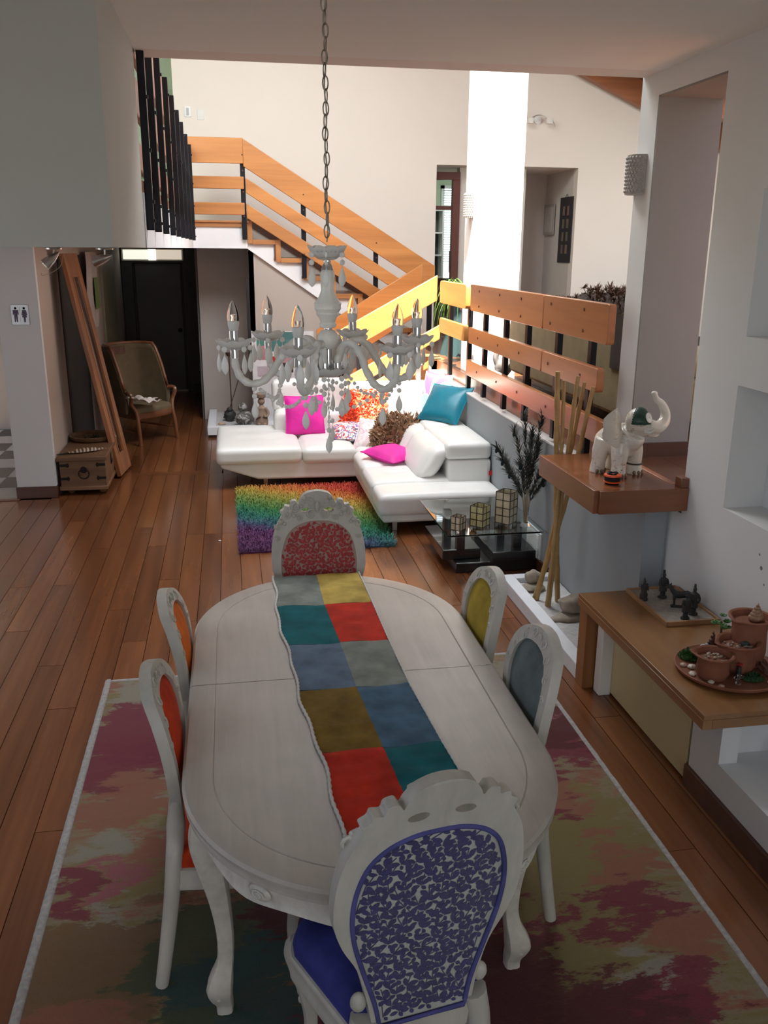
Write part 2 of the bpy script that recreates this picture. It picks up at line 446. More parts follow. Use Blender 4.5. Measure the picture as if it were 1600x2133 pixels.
# lower masonry bench part
lw = MB().box(1.85, 1.93, -1.0, 3.05, 0.10, 0.235).box(1.85, 1.93, 2.835, 3.05, 0.235, 0.445).box(1.93, 2.26, 2.90, 3.05, 0.10, 0.445).box(1.93, 2.26, -1.0, 2.90, 0.10, 0.235)
struct('wall_plinth', lw, wall_cool, smooth=False)
struct('baseboard_right', MB().box(1.835, 1.86, -1.0, 3.06, 0, 0.10).box(1.86, 2.26, 3.03, 3.055, 0, 0.1), dark_wood, bevel=0.003)

# ---- blue-grey half wall under the living room level
struct('wall_half', MB().box(2.12, 2.24, 4.183, 9.55, 0, 0.925).box(2.24, 2.30, 4.20, 4.25, 0, 0.925), wall_blue, smooth=False)
struct('trim_3', MB().box(2.118, 2.24, 4.181, 9.55, 0.925, 0.94), white_paint, bevel=0.004)
struct('baseboard_half', MB().box(2.10, 2.12, 5.44, 6.62, 0, 0.075), dark_wood, bevel=0.003)
struct('trim_4', MB().box(2.205, 2.24, 4.10, 9.55, 0.94, 1.052), wood('fascia_wood', (0.22, 0.075, 0.03), (0.42, 0.17, 0.08), 0.35, 'Y', 5.0, 0.2, 0.1), bevel=0.003)
lf = struct('floor_living', MB().box(2.24, 2.62, 4.26, 16, 0.94, 1.028).box(2.47, 2.62, 4.06, 4.26, 0.92, 1.028).box(2.62, 7.2, 4.0, 16, 0.80, 1.028).box(2.62, 7.2, -1, 4.0, 0.80, 1.028), plain('floor_gap', (0.02, 0.008, 0.004)), smooth=False)
x = 2.24
k = 0
while x < 4.6:
    y = 4.07 if x < 2.6 else 2.2
    while y < 9.4:
        e = min(y+rr.choice([1.3, 1.8, 2.4]), 9.55)
        if 9.55-e < 0.4: e = 9.55
        plank(lf, x+0.1, y, e, 1.05, 0.2); y = e
    x += 0.2
for j in range(13):
    plank(lf, 0, 0, 2.5, horiz=True, wdt=0.2).location = (3.50, 9.65+0.2*j, 1.05)
struct('floor_office', MB().box(2.3, 7.2, 12.2, 16, 1.028, 1.05), floor_wood, smooth=False)

# ---- column with niche light, back wall, roof
struct('wall_column', MB().box(2.27, 2.70, 8.3, 8.72, 1.05, 6.2), white_paint, smooth=False)
wb = MB().box(-0.39, 7.2, 12.0, 12.15, 0, 1.05).box(-0.39, 2.72, 12.0, 12.15, 1.05, 2.44).box(-0.58, 2.72, 12.0, 12.15, 2.44, 6.8)
wb.box(2.72, 4.655, 12.0, 12.15, 3.26, 6.8).box(4.655, 7.2, 12.0, 12.15, 1.05, 6.8)
struct('wall_back', wb, wall_pink, smooth=False)
struct('wall_understair_left', MB().box(-0.39, 0.24, 11.97, 12.0, 0, 2.2), wall_taupe)
struct('wall_recess', MB().box(3.12, 3.95, 12.35, 12.5, 1.05, 3.26).box(3.95, 4.05, 12.35, 13.3, 1.05, 3.26).box(3.95, 4.9, 13.2, 13.35, 1.05, 3.26).box(4.655, 4.8, 12.15, 13.3, 1.05, 3.26), plain('wall_recess', (0.60, 0.55, 0.51), 0.85, var=0.02), smooth=False)
struct('ceiling_recess', MB().box(2.5, 4.9, 12.15, 13.3, 3.26, 3.35), wall_pink, smooth=False)
struct('wall_office', MB().box(2.3, 5.2, 14.9, 15.0, 1.05, 3.5).box(2.2, 2.3, 12.15, 15, 1.05, 3.5).box(4.0, 4.1, 13.4, 15, 1.05, 3.5).box(2.3, 5.2, 12.6, 15, 3.4, 3.5), wall_green, smooth=False)
struct('wall_side', MB().box(7.0, 7.2, -1, 8.0, 1.05, 4.5).box(7.0, 7.2, 8.0, 10.6, 1.05, 1.9).box(7.0, 7.2, 10.6, 12.2, 1.05, 4.5).box(2.62, 7.2, -1.0, -0.8, 1.05, 4.5), wall_white, smooth=False)
def roof_z(x): return 6.55-0.42*x if x > -0.6 else 6.8
RT = MB()
def roof_piece(x0, x1, y0, y1, t=0.08):
    RT.add([(x0, y0, roof_z(x0)), (x1, y0, roof_z(x1)), (x1, y1, roof_z(x1)), (x0, y1, roof_z(x0)),
            (x0, y0, roof_z(x0)+t), (x1, y0, roof_z(x1)+t), (x1, y1, roof_z(x1)+t), (x0, y1, roof_z(x0)+t)],
           [(3,2,1,0),(4,5,6,7),(0,1,5,4),(1,2,6,5),(2,3,7,6),(3,0,4,7)])
SK = (0.25, 2.35, 5.95, 7.85)      # skylight opening x0,x1,y0,y1 at the roof
roof_piece(-3.6, SK[0], 3.4, 14.0); roof_piece(SK[1], 7.2, 3.4, 12.4)
roof_piece(SK[0], SK[1], 3.4, SK[2]); roof_piece(SK[0], SK[1], SK[3], 14.0)
struct('ceiling_roof', RT, wood('roof_boards', (0.10, 0.035, 0.015), (0.22, 0.08, 0.035), 0.5, 'X', 5, 0, 0.1), smooth=False)
for i, yy in enumerate((11.75, 10.75, 9.75, 8.9, 8.0, 5.4)):
    m = MB()
    x0, x1 = (2.3, 7.0)
    if yy in (9.75, 8.0, 5.4, 8.9): x0 = 2.9
    a, b = yy, yy+0.12
    m.add([(x0, a, roof_z(x0)-0.30), (x1, a, roof_z(x1)-0.30), (x1, b, roof_z(x1)-0.30), (x0, b, roof_z(x0)-0.30),
           (x0, a, roof_z(x0)), (x1, a, roof_z(x1)), (x1, b, roof_z(x1)), (x0, b, roof_z(x0))],
          [(3,2,1,0),(4,5,6,7),(0,1,5,4),(1,2,6,5),(2,3,7,6),(3,0,4,7)])
    m.build('rafter', wood('rafter_wood', (0.20, 0.06, 0.022), (0.36, 0.13, 0.05), 0.45, 'X', 5, 0, 0.1), bpy.data.objects['ceiling_roof'], smooth=False)

# ---- doors and windows
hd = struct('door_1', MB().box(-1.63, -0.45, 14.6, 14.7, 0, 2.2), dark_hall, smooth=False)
dd = plain('door_grey', (0.10, 0.095, 0.09), 0.5, var=0.05)
MB().box(-1.42, -0.74, 14.54, 14.6, 0.02, 1.97).build('door_leaf', dd, hd, bevel=0.004)
MB().box(-1.62, -1.46, 14.50, 14.6, 0, 2.0).box(-0.70, -0.62, 14.50, 14.6, 0, 2.0).box(-1.62, -0.62, 14.5, 14.6, 1.985, 2.01).build('door_frame', plain('door_frame_dark', (0.055, 0.05, 0.045), 0.5), hd, bevel=0.004)
MB().lathe([(0.001, 0), (0.03, 0.005), (0.035, 0.02), (0.02, 0.04), (0.001, 0.045)], 12, M=TRS((0, 0, 0), rx=PI/2), c=(-0.79, 14.54, 0.96)).build('door_knob', black_metal, hd)
MB().box(-1.46, -0.72, 14.52, 14.6, 0.0, 0.02).build('threshold', plain('pale_threshold', (0.5, 0.5, 0.48), 0.4), hd)
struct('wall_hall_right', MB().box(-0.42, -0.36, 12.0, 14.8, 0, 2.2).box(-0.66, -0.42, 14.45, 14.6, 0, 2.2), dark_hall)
struct('baseboard_hall', MB().box(-0.62, -0.39, 14.30, 14.45, 0, 0.12), plain('baseboard_black', (0.03, 0.02, 0.016), 0.5))
tr = struct('window_1', MB().box(-1.60, -0.68, 14.49, 14.58, 2.01, 2.185), plain('transom_frame', (0.45, 0.42, 0.36), 0.5))
MB().box(-1.575, -1.12, 14.47, 14.49, 2.03, 2.17).build('pane', emit('lit_pane', (0.70, 0.70, 0.60), 1.3), tr)
MB().box(-1.11, -0.705, 14.47, 14.49, 2.03, 2.17).build('pane', emit('lit_pane_warm', (0.60, 0.52, 0.42), 1.0), tr)
MB().box(-1.20, -1.09, 14.465, 14.47, 2.02, 2.18).build('pane', emit('lit_pane_bright', (1.0, 0.98, 0.9), 2.2), tr)
struct('door_2', MB().box(-1.63, -1.60, 12.15, 13.45, 0.0, 2.12), plain('pale_green_door', (0.30, 0.30, 0.22), 0.6), bevel=0.004)
# office door frame, window with blind
frm = plain('door_frame_red', (0.10, 0.022, 0.015), 0.4)
od = struct('door_3', MB().box(2.73, 3.12, 12.3, 12.4, 3.10, 3.20).box(3.02, 3.12, 12.3, 12.4, 1.05, 3.10).box(2.64, 2.73, 12.3, 12.4, 1.05, 3.2), frm, bevel=0.004)
MB().box(2.73, 3.02, 12.32, 12.38, 2.72, 2.77).build('transom_bar', frm, od)
MB().box(2.74, 3.01, 12.34, 12.345, 2.78, 3.10).build('pane', glassy('clear_glass', (0.96, 0.98, 0.97), 0.0, 1.02), od)
ow = struct('window_2', MB().box(3.45, 3.50, 14.82, 14.9, 1.3, 3.2).box(3.95, 4.0, 14.82, 14.9, 1.3, 3.2).box(3.45, 4.0, 14.82, 14.9, 3.15, 3.2).box(3.45, 4.0, 14.82, 14.9, 1.28, 1.33), white_paint)
MB().box(3.50, 3.95, 14.86, 14.88, 1.33, 3.15).build('pane', emit('daylight_pane', (0.88, 0.95, 1.0), 3.0), ow)
slat = None
for i in range(30):
    z = 2.02+i*0.038
    if slat is None:
        slat = MB().box(-0.25, 0.25, -0.014, 0.014, -0.001, 0.001).xf(Matrix.Rotation(R(38), 4, 'X')).build('blind_slat', plain('blind_slat', (0.62, 0.68, 0.62), 0.5), ow)
        slat.location = (3.72, 14.8, z)
    else: instance(slat, 'blind_slat', loc=(3.72, 14.8, z))
ww = struct('window_3', MB().box(7.05, 7.12, 8.0, 10.6, 1.9, 1.98).box(7.05, 7.12, 8.0, 10.6, 4.0, 4.1).box(7.05, 7.12, 9.26, 9.34, 1.98, 4.0), white_paint)
# switch plates on the landing wall
sp = MB().box(-0.455, -0.375, 11.99, 12.0, 3.74, 3.86).build('light_switch', white_paint, bevel=0.003); tag(sp, 'left one of two small plates on the pale wall above the stairs, a raised switch', 'switch')
MB().box(-0.43, -0.40, 11.982, 11.99, 3.76, 3.84).build('rocker', plain('rocker_grey', (0.45, 0.45, 0.45), 0.5), sp)
sp = MB().box(-0.30, -0.22, 11.993, 12.0, 3.71, 3.83).build('wall_socket', wall_white, bevel=0.003); tag(sp, 'right one of two small plates on the pale wall above the stairs, flat and faint', 'socket')
MB().box(-0.275, -0.245, 11.989, 11.993, 3.74, 3.80).build('socket_face', wall_white, sp)
# ================================================================= STAIRS AND RAILINGS
tread_m = wood('tread_wood', (0.10, 0.030, 0.014), (0.22, 0.075, 0.03), 0.3, 'Y', 6.0, 0.3, 0.1)
trim_m = wood('step_trim_wood', (0.34, 0.13, 0.04), (0.55, 0.24, 0.08), 0.4, 'X', 6.0, 0.1, 0.1)
stair_white = plain('stair_white', (0.80, 0.80, 0.82), 0.8, var=0.015)
S0x, S0z, RUN, RISE, NR = 0.24, 2.51, 0.330, 0.2086, 7
st = thing('staircase', 'upper stair flight with white side and orange stepped trim descending along the back wall', 'staircase', (1.2, 11.6, 1.05))
def loc_obj(mb, T): return mb.xf(Matrix.Translation(-Vector(T.location)))
def part(T, name, mb, mat, parent=None, **k):
    return loc_obj(mb, T).build(name, mat, parent or T, **k)
def step_z(i): return S0z-RISE*(i+1)
poly = [(S0x, 2.2), (1.493, 1.33), (1.95, 1.06), (2.30, 0.84), (2.30, 1.05)]
pts = []
xx = S0x+RUN*(NR-1)
for i in range(NR-2, -1, -1):
    pts += [(S0x+RUN*(i+1), step_z(i)-0.03), (S0x+RUN*i, step_z(i)-0.03)]
pts += [(S0x, S0z-0.03)]
poly = [(S0x-0.01, 2.2), (1.493, 1.33), (2.30, 0.80), (2.30, 1.04), (S0x+RUN*(NR-1), 1.04)]+pts+[(S0x-0.01, S0z-0.03)]
part(st, 'stringer', MB().prism(poly, 11.12, 11.98, 'y'), stair_white, smooth=False)
def lowpoly(x): return 2.2-(x-S0x)*(2.2-1.33)/(1.493-S0x)
for i in range(NR-1):
    x0 = S0x+RUN*i
    part(st, 'tread', MB().box(x0-0.03, x0+RUN, 11.10, 11.99, step_z(i)-0.03, step_z(i)), tread_m, bevel=0.004)
for i in range(NR):
    x0 = S0x+RUN*i; zt = S0z-RISE*i
    part(st, 'riser', MB().box(x0-0.025, x0, 11.10, 11.99, zt-RISE, zt-0.03), tread_m, bevel=0.002)
tw_ = 0.055
for i in range(NR):
    x0 = S0x+RUN*i; zt = S0z-RISE*i
    part(st, 'trim_riser', MB().box(x0-0.005, x0+tw_, 11.075, 11.10, zt-RISE-0.045, zt), trim_m, bevel=0.003)
    if i < NR-1:
        part(st, 'trim_tread', MB().box(x0+tw_, x0+RUN-0.005, 11.076, 11.10, step_z(i)-tw_, step_z(i)), trim_m, bevel=0.003)
part(st, 'wall_skirting', MB().prism([(S0x+0.02+RUN*k_ + d, S0z-RISE*k_+e) for k_, d, e in ((0, 0, -0.02), (6, 0.05, 0.0), (6, 0.05, 0.16), (0, 0, 0.14))], 11.975, 11.99, 'y'), dark_wood)
struct('trim_5', MB().box(-0.40, 0.235, 11.07, 11.11, 2.44, 2.49).box(-0.40, 0.26, 11.05, 11.11, 2.49, 2.515), trim_m, bevel=0.004)
struct('trim_6', MB().box(-0.425, -0.395, 4.72, 11.1, 2.46, 2.515), wood('landing_edge', (0.30, 0.11, 0.05), (0.5, 0.22, 0.1), 0.4, 'Y', 6, 0, 0.1))
struct('wall_landing_face', MB().box(-0.405, -0.395, 4.72, 11.1, 2.2, 2.46).box(-0.40, 0.235, 11.09, 11.11, 2.2, 2.44), stair_white, smooth=False)
# under-stair wall
us = MB().prism([(0.24, 0), (0.24, 2.2), (1.493, 1.33), (2.24, 0.86), (2.24, 0)], 11.16, 11.22, 'y')
us.box(0.24, 0.30, 11.16, 12.0, 0, 2.18)
struct('wall_understair', us, wall_taupe, smooth=False)
# platform edge under the living room level
struct('wall_platform', MB().box(2.12, 2.26, 9.55, 12.0, 0, 0.94).box(2.12, 2.26, 9.5, 9.55, 0.0, 1.04), stair_white, smooth=False)
struct('trim_7', MB().box(2.14, 2.30, 9.50, 11.12, 0.94, 1.052), trim_m, bevel=0.003)

# ---- lower flight, to the ground floor behind the sofa
st2 = thing('staircase', 'lower stair flight of sunlit orange wood running down behind the white sofa', 'staircase', (1.3, 10.2, 0))
LR = 0.21; LN = 0.36
for i in range(5):
    zt = 1.05-LR*i; x0 = 2.14-LN*i
    part(st2, 'riser', MB().box(x0-0.005, x0+0.02, 9.62, 10.6, zt-LR, zt-0.03), rail_wood, bevel=0.002)
    if i < 4:
        part(st2, 'tread', MB().box(x0-LN-0.03, x0+0.0, 9.60, 10.62, zt-LR-0.03, zt-LR), rail_wood, bevel=0.004)
sp_ = [(0.70, 0.0)]
for i in range(3, -1, -1): sp_ += [(2.14-LN*(i+1), 1.05-LR*(i+1)-0.03), (2.14-LN*i, 1.05-LR*(i+1)-0.03)]
sp_ += [(2.14, 0.0)]
part(st2, 'stringer', MB().prism(sp_, 9.64, 10.58, 'y'), stair_white, smooth=False)
part(st2, 'skirt', MB().prism([(0.66, 0.0), (0.66, 0.16), (2.135, 1.02), (2.135, 0.80), (0.85, 0.0)], 9.612, 9.64, 'y'), rail_wood_x, smooth=False)

bolt_m = plain('bolt_dark', (0.10, 0.035, 0.02), 0.5)
def board_xz(x0, z0, x1, z1, wd, y0, y1, ends='v', r=0.0):
    """board in the plane y: upper edge from (x0,z0) to (x1,z1), vertical height wd, vertical cut ends"""
    return MB().prism([(x0, z0-wd), (x1, z1-wd), (x1, z1), (x0, z0)], y0, y1, 'y')
# ---- railing of the upper flight (three boards, flat part and sloping part)
rl = thing('stair_railing', 'orange board railing with black posts along the upper stair flight', 'railing', (1.0, 11.05, 2.3))
yb0, yb1 = 11.00, 11.035
for (z, h) in ((3.41, 0.275), (2.995, 0.135), (2.71, 0.135)):
    part(rl, 'board', board_xz(-0.42, z, 0.215, z, h, yb0, yb1), rail_wood_x, bevel=0.006)
sl_ = (3.41-2.00)/(0.215-2.50)
part(rl, 'board', board_xz(0.215, 3.405, 2.50, 2.01, 0.30, yb0, yb1), rail_wood_x, bevel=0.006)
for (za, wd, xe) in ((2.985, 0.165, 2.32), (2.705, 0.165, 2.1)):
    part(rl, 'board', board_xz(0.235, za, xe, za+sl_*(xe-0.235), wd, yb0, yb1), rail_wood_x, bevel=0.006)
for (x, z1, z0) in ((0.205, 3.31, 2.30), (0.90, 2.89, 1.86), (1.77, 2.355, 1.60)):
    p = part(rl, 'post', MB().box(x-0.028, x+0.028, 11.035, 11.07, z0, z1), black_metal, bevel=0.003)
    for zz in (z1-0.08, z1-0.25, z1-0.48, z1-0.75):
        part(rl, 'bolt', MB().lathe([(0.0, 0), (0.009, 0.0), (0.009, 0.006), (0, 0.007)], 8, M=TRS((0, 0, 0), rx=PI/2), c=(x, 11.0, zz)), bolt_m, p)
part(rl, 'post', MB().box(2.42, 2.48, 11.036, 11.07, 0.95, 1.97), black_metal, bevel=0.003)

# ---- landing railing on the left: posts outside, reddish boards inside
rl = thing('landing_railing', 'row of black posts with red-brown boards behind them edging the upper landing', 'railing', (-0.38, 7.5, 2.3))
rb = wood('landing_board', (0.22, 0.075, 0.05), (0.40, 0.16, 0.10), 0.4, 'Y', 5, 0.1, 0.1)
for y0, y1 in ((4.72, 7.6), (7.6, 11.0)):
    for (z, h) in ((3.36, 0.26), (3.0, 0.17), (2.70, 0.13)):
        part(rl, 'board', MB().box(-0.445, -0.41, y0+0.003, y1, z-h, z), rb, bevel=0.006)
for y in (4.80, 5.33, 6.0, 6.75, 7.5, 8.25, 9.0, 9.9, 10.85):
    p = part(rl, 'post', MB().box(-0.394, -0.358, y-0.016, y+0.016, 2.285, 3.31), black_metal, bevel=0.003)
    for zz in (2.33, 2.42, 2.66, 2.9, 3.2):
        part(rl, 'bolt', MB().box(-0.358, -0.350, y-0.008, y+0.008, zz-0.008, zz+0.008), black_metal, p)
wfm = thing('easel', 'light brown wooden frame standing on the landing behind the nearest black posts', 'frame', (-0.62, 5.3, 2.5), 0.2)
MB().box(-0.02, 0.02, -0.12, -0.08, 0, 0.55).build('upright', chest_wood, wfm, bevel=0.004)
MB().box(-0.02, 0.02, 0.08, 0.12, 0, 0.45).build('upright', chest_wood, wfm, bevel=0.004)
MB().box(-0.02, 0.02, -0.08, 0.08, 0.08, 0.14).build('crossbar', chest_wood, wfm, bevel=0.004)

# ---- near railing of the lower flight
rl = thing('stair_railing', 'sunlit orange board railing of the lower flight just behind the sofa, nearer one', 'railing', (1.3, 9.5, 0.5))
def slope_board(T, x1, z1, s, x0, wd, y0, y1):
    part(T, 'board', board_xz(x0, z1+s*(x0-x1), x1, z1, wd, y0, y1), rail_wood_x, bevel=0.007)
slope_board(rl, 2.168, 1.946, 0.54, 1.10, 0.265, 9.40, 9.435)
slope_board(rl, 2.21, 1.435, 0.54, 0.72, 0.155, 9.40, 9.435)
slope_board(rl, 1.95, 1.08, 0.54, 0.50, 0.155, 9.40, 9.435)
for (x, z1, z0, mm) in ((1.34, 1.45, 0.66, black_metal), (1.985, 1.45, 0.80, steel), (0.70, 0.93, 0.1, black_metal)):
    part(rl, 'post', MB().box(x-0.028, x+0.028, 9.435, 9.47, z0, z1), mm, bevel=0.003)
# ---- far railing of the lower flight
rl = thing('stair_railing', 'orange board railing of the lower flight farther from the sofa, against the white stair side', 'railing', (1.6, 10.62, 0.5))
slope_board(rl, 2.27, 2.04, 0.60, 1.00, 0.26, 10.66, 10.695)
slope_board(rl, 2.22, 1.60, 0.60, 1.00, 0.16, 10.66, 10.695)
slope_board(rl, 2.20, 1.26, 0.60, 0.85, 0.16, 10.66, 10.695)
for (x, z1, z0) in ((2.20, 1.96, 0.9), (1.30, 1.4, 0.5)):
    part(rl, 'post', MB().box(x-0.028, x+0.028, 10.70, 10.735, z0, z1), black_metal, bevel=0.003)

# ---- railing of the living room level, boards on the dining side
def rnd_board(y0, y1, z0, z1, x0, x1, r=0.03):
    P = []
    for cy, cz, a in ((y1-r, z1-r, 0), (y0+r, z1-r, 90), (y0+r, z0+r, 180), (y1-r, z0+r, 270)):
        for k in range(4):
            t = R(a+30*k); P.append((cy+r*math.cos(t), cz+r*math.sin(t)))
    return MB().prism(P, x0, x1, 'x')
rl = thing('living_railing', 'long railing of three broad orange boards above the blue-grey half wall', 'railing', (2.15, 6.3, 1.0))
bm = wood('rail_wood_y', (0.30, 0.10, 0.035), (0.52, 0.20, 0.07), 0.33, 'Y', 5.0, 0.3, 0.15)
BD = [(4.77, 5.845, 1.69, 1.915), (5.855, 7.74, 1.69, 1.915), (4.87, 5.83, 1.405, 1.545), (5.84, 7.77, 1.405, 1.545), (4.74, 7.82, 1.115, 1.255)]
for (y0, y1, z0, z1) in BD:
    b = part(rl, 'board', rnd_board(y0, y1, z0, z1, 2.085, 2.13, 0.02), bm, bevel=0.004)
    for yy in (7.46, 6.87, 6.33, 5.70, 5.13):
        if y0 < yy < y1:
            for zz in ((z0+0.05, z1-0.05) if z1-z0 > 0.2 else ((z0+z1)/2,)):
                part(rl, 'bolt', MB().lathe([(0.0, 0), (0.010, 0.0), (0.010, 0.004), (0, 0.004)], 8, M=TRS((0, 0, 0), ry=-PI/2), c=(2.085, yy, zz)), bolt_m, b)
for yy in (7.46, 6.87, 6.33, 5.70, 5.13):
    part(rl, 'post', MB().box(2.135, 2.172, yy-0.028, yy+0.028, 0.965, 1.88), black_metal, bevel=0.003)
rl = thing('living_railing', 'short sunlit railing section with two yellow-orange boards left of the white column', 'railing', (2.15, 8.4, 1.0))
bs_ = wood('rail_wood_sun', (0.40, 0.16, 0.04), (0.66, 0.32, 0.09), 0.35, 'Y', 5.0, 0.2, 0.1)  # lighter copy of the rail wood, sunlight put into its colour
part(rl, 'board', rnd_board(7.90, 8.93, 1.69, 1.905, 2.085, 2.13, 0.035), bs_, bevel=0.004)
part(rl, 'board', rnd_board(7.93, 8.93, 1.40, 1.545, 2.085, 2.13, 0.035), bs_, bevel=0.004)
for yy in (7.98, 8.70):
    part(rl, 'post', MB().box(2.135, 2.172, yy-0.028, yy+0.028, 0.965, 1.90), black_metal, bevel=0.003)
# ================================================================= SOFA, CUSHIONS, LOUNGE
leather = plain('white_leather', (0.80, 0.80, 0.77), 0.38, var=0.03, vs=4, bmp=0.12, bs=14, coat=0.05)
def tufted(x0, x1, y0, y1, z0, z1, r, puff, spots, dep=0.022, n=22):
    mb = MB().rbox(x0, x1, y0, y1, z0, z1, r, puff, n)
    v2 = []
    for v in mb.v:
        v = list(v)
        if v[2] > (z0+z1)/2+0.01:
            for (sx, sy) in spots:
                d = math.hypot(v[0]-sx, v[1]-sy)
                v[2] -= dep*math.exp(-(d/0.07)**2)
            for k in range(len(spots)-1):
                pass
        v2.append(tuple(v))
    mb.v = v2; return mb
so_ = thing('corner_sofa', 'white leather corner sofa with chaise end and adjustable headrests below the stairs', 'sofa', (1.2, 8.2, 0))
so_.location.x -= 0.012
# bases with slanted undercut
part(so_, 'chaise_base', MB().prism([(-0.15, 0.27), (-0.15, 0.205), (0.20, 0.085), (2.10, 0.07), (2.10, 0.27)], 8.27, 9.42, 'y'), leather, bevel=0.02, seg=3)
part(so_, 'side_base', MB().prism([(6.66, 0.10), (6.90, 0.075), (8.35, 0.075), (8.35, 0.24), (6.66, 0.24)], 1.135, 2.10, 'x'), leather, bevel=0.02, seg=3)
part(so_, 'chaise_cushion', tufted(-0.19, 0.62, 8.22, 9.40, 0.235, 0.40, 0.055, 0.02, [(0.1, 8.62), (0.1, 9.0), (0.35, 8.62), (0.35, 9.0)]), leather)
part(so_, 'seat_cushion', tufted(0.62, 1.14, 8.22, 9.30, 0.225, 0.385, 0.055, 0.02, [(0.88, 8.6), (0.88, 8.95)]), leather)
part(so_, 'corner_cushion', tufted(1.13, 2.0, 8.12, 9.30, 0.22, 0.375, 0.055, 0.02, [(1.5, 8.6), (1.5, 8.95)]), leather)
part(so_, 'seat_cushion', tufted(1.09, 1.90, 7.55, 8.13, 0.19, 0.365, 0.055, 0.02, [(1.35, 7.85), (1.6, 7.85)]), leather)
part(so_, 'seat_cushion', tufted(1.09, 1.90, 6.98, 7.56, 0.18, 0.355, 0.055, 0.02, [(1.35, 7.28), (1.6, 7.28)]), leather)
part(so_, 'low_arm', MB().rbox(1.10, 2.12, 6.64, 7.02, 0.15, 0.335, 0.05, 0.012, 14), leather)
# back blocks and headrests
part(so_, 'backrest', MB().rbox(0.40, 1.18, 9.02, 9.34, 0.36, 0.60, 0.07, 0.01, 12), leather)
part(so_, 'headrest', MB().rbox(0.39, 1.19, 9.16, 9.36, 0.56, 0.90, 0.07, 0.0, 12, M=TRS((0, 0.03, 0))), leather)
part(so_, 'backrest', MB().rbox(1.22, 1.95, 9.06, 9.38, 0.36, 0.66, 0.07, 0.01, 12), leather)
part(so_, 'headrest', MB().rbox(1.21, 2.08, 9.14, 9.36, 0.60, 0.86, 0.07, 0.0, 12), leather)
part(so_, 'rear_block', MB().rbox(1.74, 2.115, 6.99, 8.0, 0.20, 0.52, 0.03, 0.0, 10), leather)
part(so_, 'rear_block', MB().rbox(1.74, 2.115, 8.0, 9.12, 0.20, 0.52, 0.03, 0.0, 10), leather)
part(so_, 'headrest', MB().rbox(1.72, 2.115, 6.99, 7.80, 0.515, 0.66, 0.045, 0.012, 14), leather)
part(so_, 'headrest', MB().rbox(1.72, 2.115, 7.82, 9.12, 0.515, 0.66, 0.045, 0.012, 14), leather)
def leaning(x0, x1, y0, y1, z0, z1, lean, r, puff):
    mb = MB().rbox(x0, x1, y0, y1, z0, z1, r, 0, 12, side=0.02)
    mb.v = [(v[0]+(v[2]-z0)*lean, v[1], v[2]) for v in mb.v]; return mb
part(so_, 'back_cushion', leaning(1.46, 1.64, 7.03, 7.83, 0.34, 0.63, 0.55, 0.075, 0.02), leather)
part(so_, 'back_cushion', leaning(1.46, 1.64, 7.85, 8.62, 0.34, 0.63, 0.55, 0.075, 0.02), leather)
for (x, y) in ((0.27, 8.32), (0.27, 9.3), (1.9, 9.3), (1.25, 6.78), (2.0, 6.78)):
    part(so_, 'leg', MB().box(x-0.02, x+0.02, y-0.012, y+0.012, 0, 0.1), steel, bevel=0.002)
part(so_, 'care_tag', MB().box(2.112, 2.118, 6.985, 6.99, 0.38, 0.42).box(2.09, 2.118, 6.978, 6.984, 0.38, 0.42), plain('red_tag', (0.6, 0.02, 0.02), 0.6), label='tiny red tag')
def fabric(name, col, rough=0.75, sheen=0.1, var=0.15): return plain(name, col, rough, 0, var, 9, 0.25, 120, sheen)
def cushion(label, mat, loc, w, h, t, rx, rz, group=None, ry=0, name='cushion', n=14, piping=None):
    T = thing(name, label, 'cushion', loc, 0, group)
    M = Matrix.Rotation(rz, 4, 'Z') @ Matrix.Rotation(ry, 4, 'Y') @ Matrix.Rotation(rx, 4, 'X')
    MB().pillow(w, h, t, M, n).build('cover', mat, T, angle=180)
    pp = []
    for k in range(40):
        s_ = k/10; sd = int(s_) ; f = s_-sd
        u, v = [(-1+2*f, -1), (1, -1+2*f), (1-2*f, 1), (-1, 1-2*f)][sd]
        pp.append(M @ Vector((u*w/2*(1-0.06*(1-v*v)*abs(u)), v*h/2*(1-0.06*(1-u*u)*abs(v)), 0)))
    MB().tube(pp, 0.005, 6, closed=True).build('seam_piping', piping or mat, T)
    return T, M
magenta = fabric('magenta_velvet', (0.74, 0.01, 0.34), 0.6, 0.1)
cushion('square magenta cushion propped upright against the left headrest of the white sofa', magenta, (0.70, 8.88, 0.585), 0.40, 0.40, 0.14, R(72), R(2))
cushion('magenta cushion lying flat on the right-hand sofa seat in front of the leaf-textured one', magenta, (1.40, 7.74, 0.42), 0.42, 0.40, 0.13, R(6), R(38))
# patterned cushion: indigo and red strokes on white
def patterned(name, base, cols, scale, thr=0.55):
    if name in MATS: return MATS[name]
    m, nt, b = newmat(name); v = coords(nt)
    col = base
    for i, c in enumerate(cols):
        mp = N(nt, 'ShaderNodeMapping'); mp.inputs['Location'].default_value = (i*3.1, i*1.7, i); nt.links.new(v, mp.inputs[0])
        f = noise_n(nt, mp.outputs[0], scale*(1+0.25*i), 3, 0.6, 1.5)
        mk = ramp(nt, f, [(thr+0.0, (0, 0, 0)), (thr+0.025, (1, 1, 1))])
        col = mix(nt, mk, col, c)
    nt.links.new(col, b.inputs['Base Color']); inp(b, 'Roughness', 0.7); MATS[name] = m; return m
cushion('white cushion with indigo and red brush-stroke print lying on the sofa seat', patterned('indigo_print', (0.80, 0.79, 0.76), [(0.05, 0.06, 0.14), (0.22, 0.14, 0.45), (0.60, 0.06, 0.06)], 13), (1.14, 8.66, 0.45), 0.44, 0.42, 0.14, R(10), R(-12))
